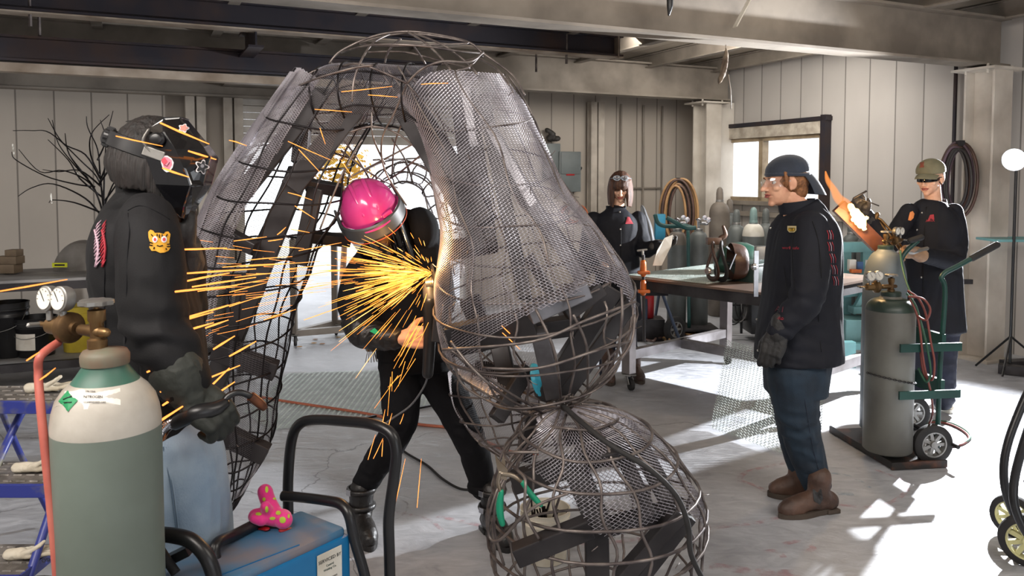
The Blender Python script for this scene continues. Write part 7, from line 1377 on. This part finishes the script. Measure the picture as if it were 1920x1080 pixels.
# hanging rag and hook on the beams
b = MB(); b.limb([P(1361, 92, 5.72), P(1360, 108, 5.72), P(1357, 128, 5.70), P(1350, 150, 5.70), P(1347, 158, 5.7)], [.010, .045, .055, .035, .012], 12, flat=.35); hr_, _ = grown('hanging_rag', b, .006, mat('rag_brown', '57493d', .8, 0, '8c7d6a', 9, bump=.4), None, 2, folds(.012, 25, (1, 1, .5), 9)); tag(hr_, 'dusty brown leather rag hanging from the big ceiling beam', 'rag')
q = MB(); q.tube([P(1361, 84, 5.72), P(1361, 100, 5.72)], .003, 6); q.tube([P(1366, 140, 5.72), P(1370, 170, 5.72), P(1371, 205, 5.72)], .004, 6); top('hanging_string', q, MT['paint'], 'thin cord hanging down beside the brown rag on the beam', 'cord', smooth=True)
b = MB(); b.limb([P(1256, -6, 5.2), P(1256, 12, 5.2), P(1254, 28, 5.2)], [.022, .02, .008], 10); h2, _ = grown('lifting_hook', b, .005, MT['black'], None, 2); tag(h2, 'black lifting strap end against the big ceiling beam, top centre right', 'strap')
# ---------------------------------------------------------------- rolling frame in the doorway
rf = thing('rolling_frame', G(600, 640), 'grey steel rolling frame standing in the bright doorway', 'frame'); fm = mat('frame_taupe', '736b62', .45, .3, '5e564e', 4)
FA_, FB_, FC_ = G(552, 648), G(662, 640), G(608, 622); 
def rb_(a, b, w=.06): q = MB(); q.bar(a, b, w, w); obj('square_tube', q, fm, rf, False)
pA, pB = Vector((FA_.x, FA_.y, .12)), Vector((FB_.x+.3, FB_.y+.2, .12)); pC = pA+Vector((.27, .55, 0)); pD = pB+Vector((.27, .55, 0))
for a, b in ((pA, pB), (pA, pC), (pC, pD), (pB, pD)): rb_(a, b)
for p in (pA, pB, pC, pD): rb_(p, Vector((p.x, p.y, 1.02)), .055); caster(rf, Vector((p.x, p.y, .11)), .05)
for a, b in ((pA, pB), (pC, pD), (pA, pC), (pB, pD)): rb_(a+Vector((0, 0, .9)), b+Vector((0, 0, .9)))
random.seed(3)
for i in range(7): p = G(rr(560, 680), rr(632, 655)); m = MB(); m.poly3([p+Vector((.03*math.cos(a), .03*math.sin(a), .008+.008*math.sin(a*3))) for a in np.linspace(0, 6.28, 7)[:-1]]); top('dry_leaf', m, mat('leaf_%d' % i, ['b5822c', 'a06a2c', 'c79a3c'][i % 3], .7), 'small dry autumn leaf blown onto the floor by the doorway', 'leaf', 'dry leaves by the doorway', False)
m = MB(); p = W(a_at(640, 3.4), 3.4, 0); m.ell(p+Vector((0, 0, 1.5)), (.9, .8, .9)); m2 = MB(); random.seed(2)
for i in range(420):
    d = Vector((random.gauss(0, 1), random.gauss(0, 1), random.gauss(0, 1))).normalized()*random.uniform(.5, 1); c = p+Vector((d.x*.55, d.y*.5, 1.75+d.z*.5)); x, y, _ = frame(d); m2.add([c-x*.05, c-y*.03, c+x*.05, c+y*.03], [(0, 1, 2, 3)])
tr_ = thing('autumn_bush', p, 'yellow autumn tree seen overexposed outside the doorway above the pink hat', 'tree'); obj('foliage', m2, mat('yellow_leaves', 'd9b24a', .8, 0, 'c7952c', 9), tr_, False); m = MB(); m.limb([p, p+Vector((.05, 0, .9)), p+Vector((0, 0, 1.6))], [.05, .04, .02], 10); obj('trunk', m, MT['wood'], tr_, True)
# ---------------------------------------------------------------- right edge: hand truck handles and wheels, floor bars, flash head
et = thing('hand_truck', G(1905, 1010), 'black tube hand truck with cream rimmed wheels cut off by the right edge', 'hand truck')
htube('frame_tube', [P(1935, 720, 3.35), P(1912, 770, 3.35), P(1890, 830, 3.34), P(1882, 880, 3.33), P(1888, 930, 3.32), P(1912, 985, 3.3), P(1935, 1010, 3.3)], .017, et); htube('frame_tube', [P(1945, 760, 3.2), P(1920, 830, 3.2), P(1902, 900, 3.2), P(1903, 950, 3.18), P(1925, 1000, 3.15), P(1950, 1020, 3.15)], .017, et)
rimy = mat('rim_cream', 'c9c58f', .4); p = G(1898, 1006); wheel(et, (p.x, p.y, .095), .095, .04, (-.75, -.65, 0), rimy, spokes=9, k=.72); p = G(1926, 1062); wheel(et, (p.x, p.y, .11), .11, .045, (-.6, -.8, 0), rimy, spokes=9, k=.72)
m = MB(); m.bar(P(1925, 900, 3.2), P(1960, 1010, 3.2), .02, .02); obj('stay', m, MT['black'], et, False)
for k, (a, b) in enumerate((((1872, 690), (1960, 700)), ((1882, 684), (1960, 680)))): m = MB(); m.bar(G(*a, .04), G(*b, .04), .1, .07); top('steel_bar', m, MT['tube'], ['front dark steel bar on the floor at the right edge', 'rear dark steel bar on the floor at the right edge'][k], 'steel bar', smooth=False)
m = MB(); m.box(P(1905, 449, 6.7), (.5, .3, .02)); m.bar(P(1890, 446, 6.8), P(1960, 446, 6.8), .02, .02); top('wall_shelf', m, MT['teal'], 'thin teal shelf on the side wall below the flash lamp at the right edge', 'shelf', smooth=False)
fh = thing('flash_head', Vector((FLASH.x, FLASH.y, 0)), 'studio flash head on a black stand shining back into the hall at the right edge', 'lamp'); fd = Vector((-.72, -.69, -.1)).normalized()
m = MB(); m.lathe(FLASH, [(.045, .20), (.052, .19), (.052, .02), (.04, .0), (.085, -.06), (.09, -.075), (.085, -.07), (.035, -.005)], 28, -fd, cap=False); obj('reflector', m, MT['black'], fh, 40)
m = MB(); m.ell(FLASH+fd*.045, .045); obj('flash_tube', m, glow('flash_glow', 'f4f8ff', 60), fh, True); m = MB(); m.cyl((FLASH.x, FLASH.y, .02), (FLASH.x, FLASH.y, 1.7), .012, 10); obj('stand', m, MT['black'], fh, 40)
for a in (0, 2.1, 4.2): m = MB(); m.cyl((FLASH.x, FLASH.y, .3), (FLASH.x+.35*math.cos(a), FLASH.y+.35*math.sin(a)*.6, .012), .009, 8); obj('stand_leg', m, MT['black'], fh, 40)
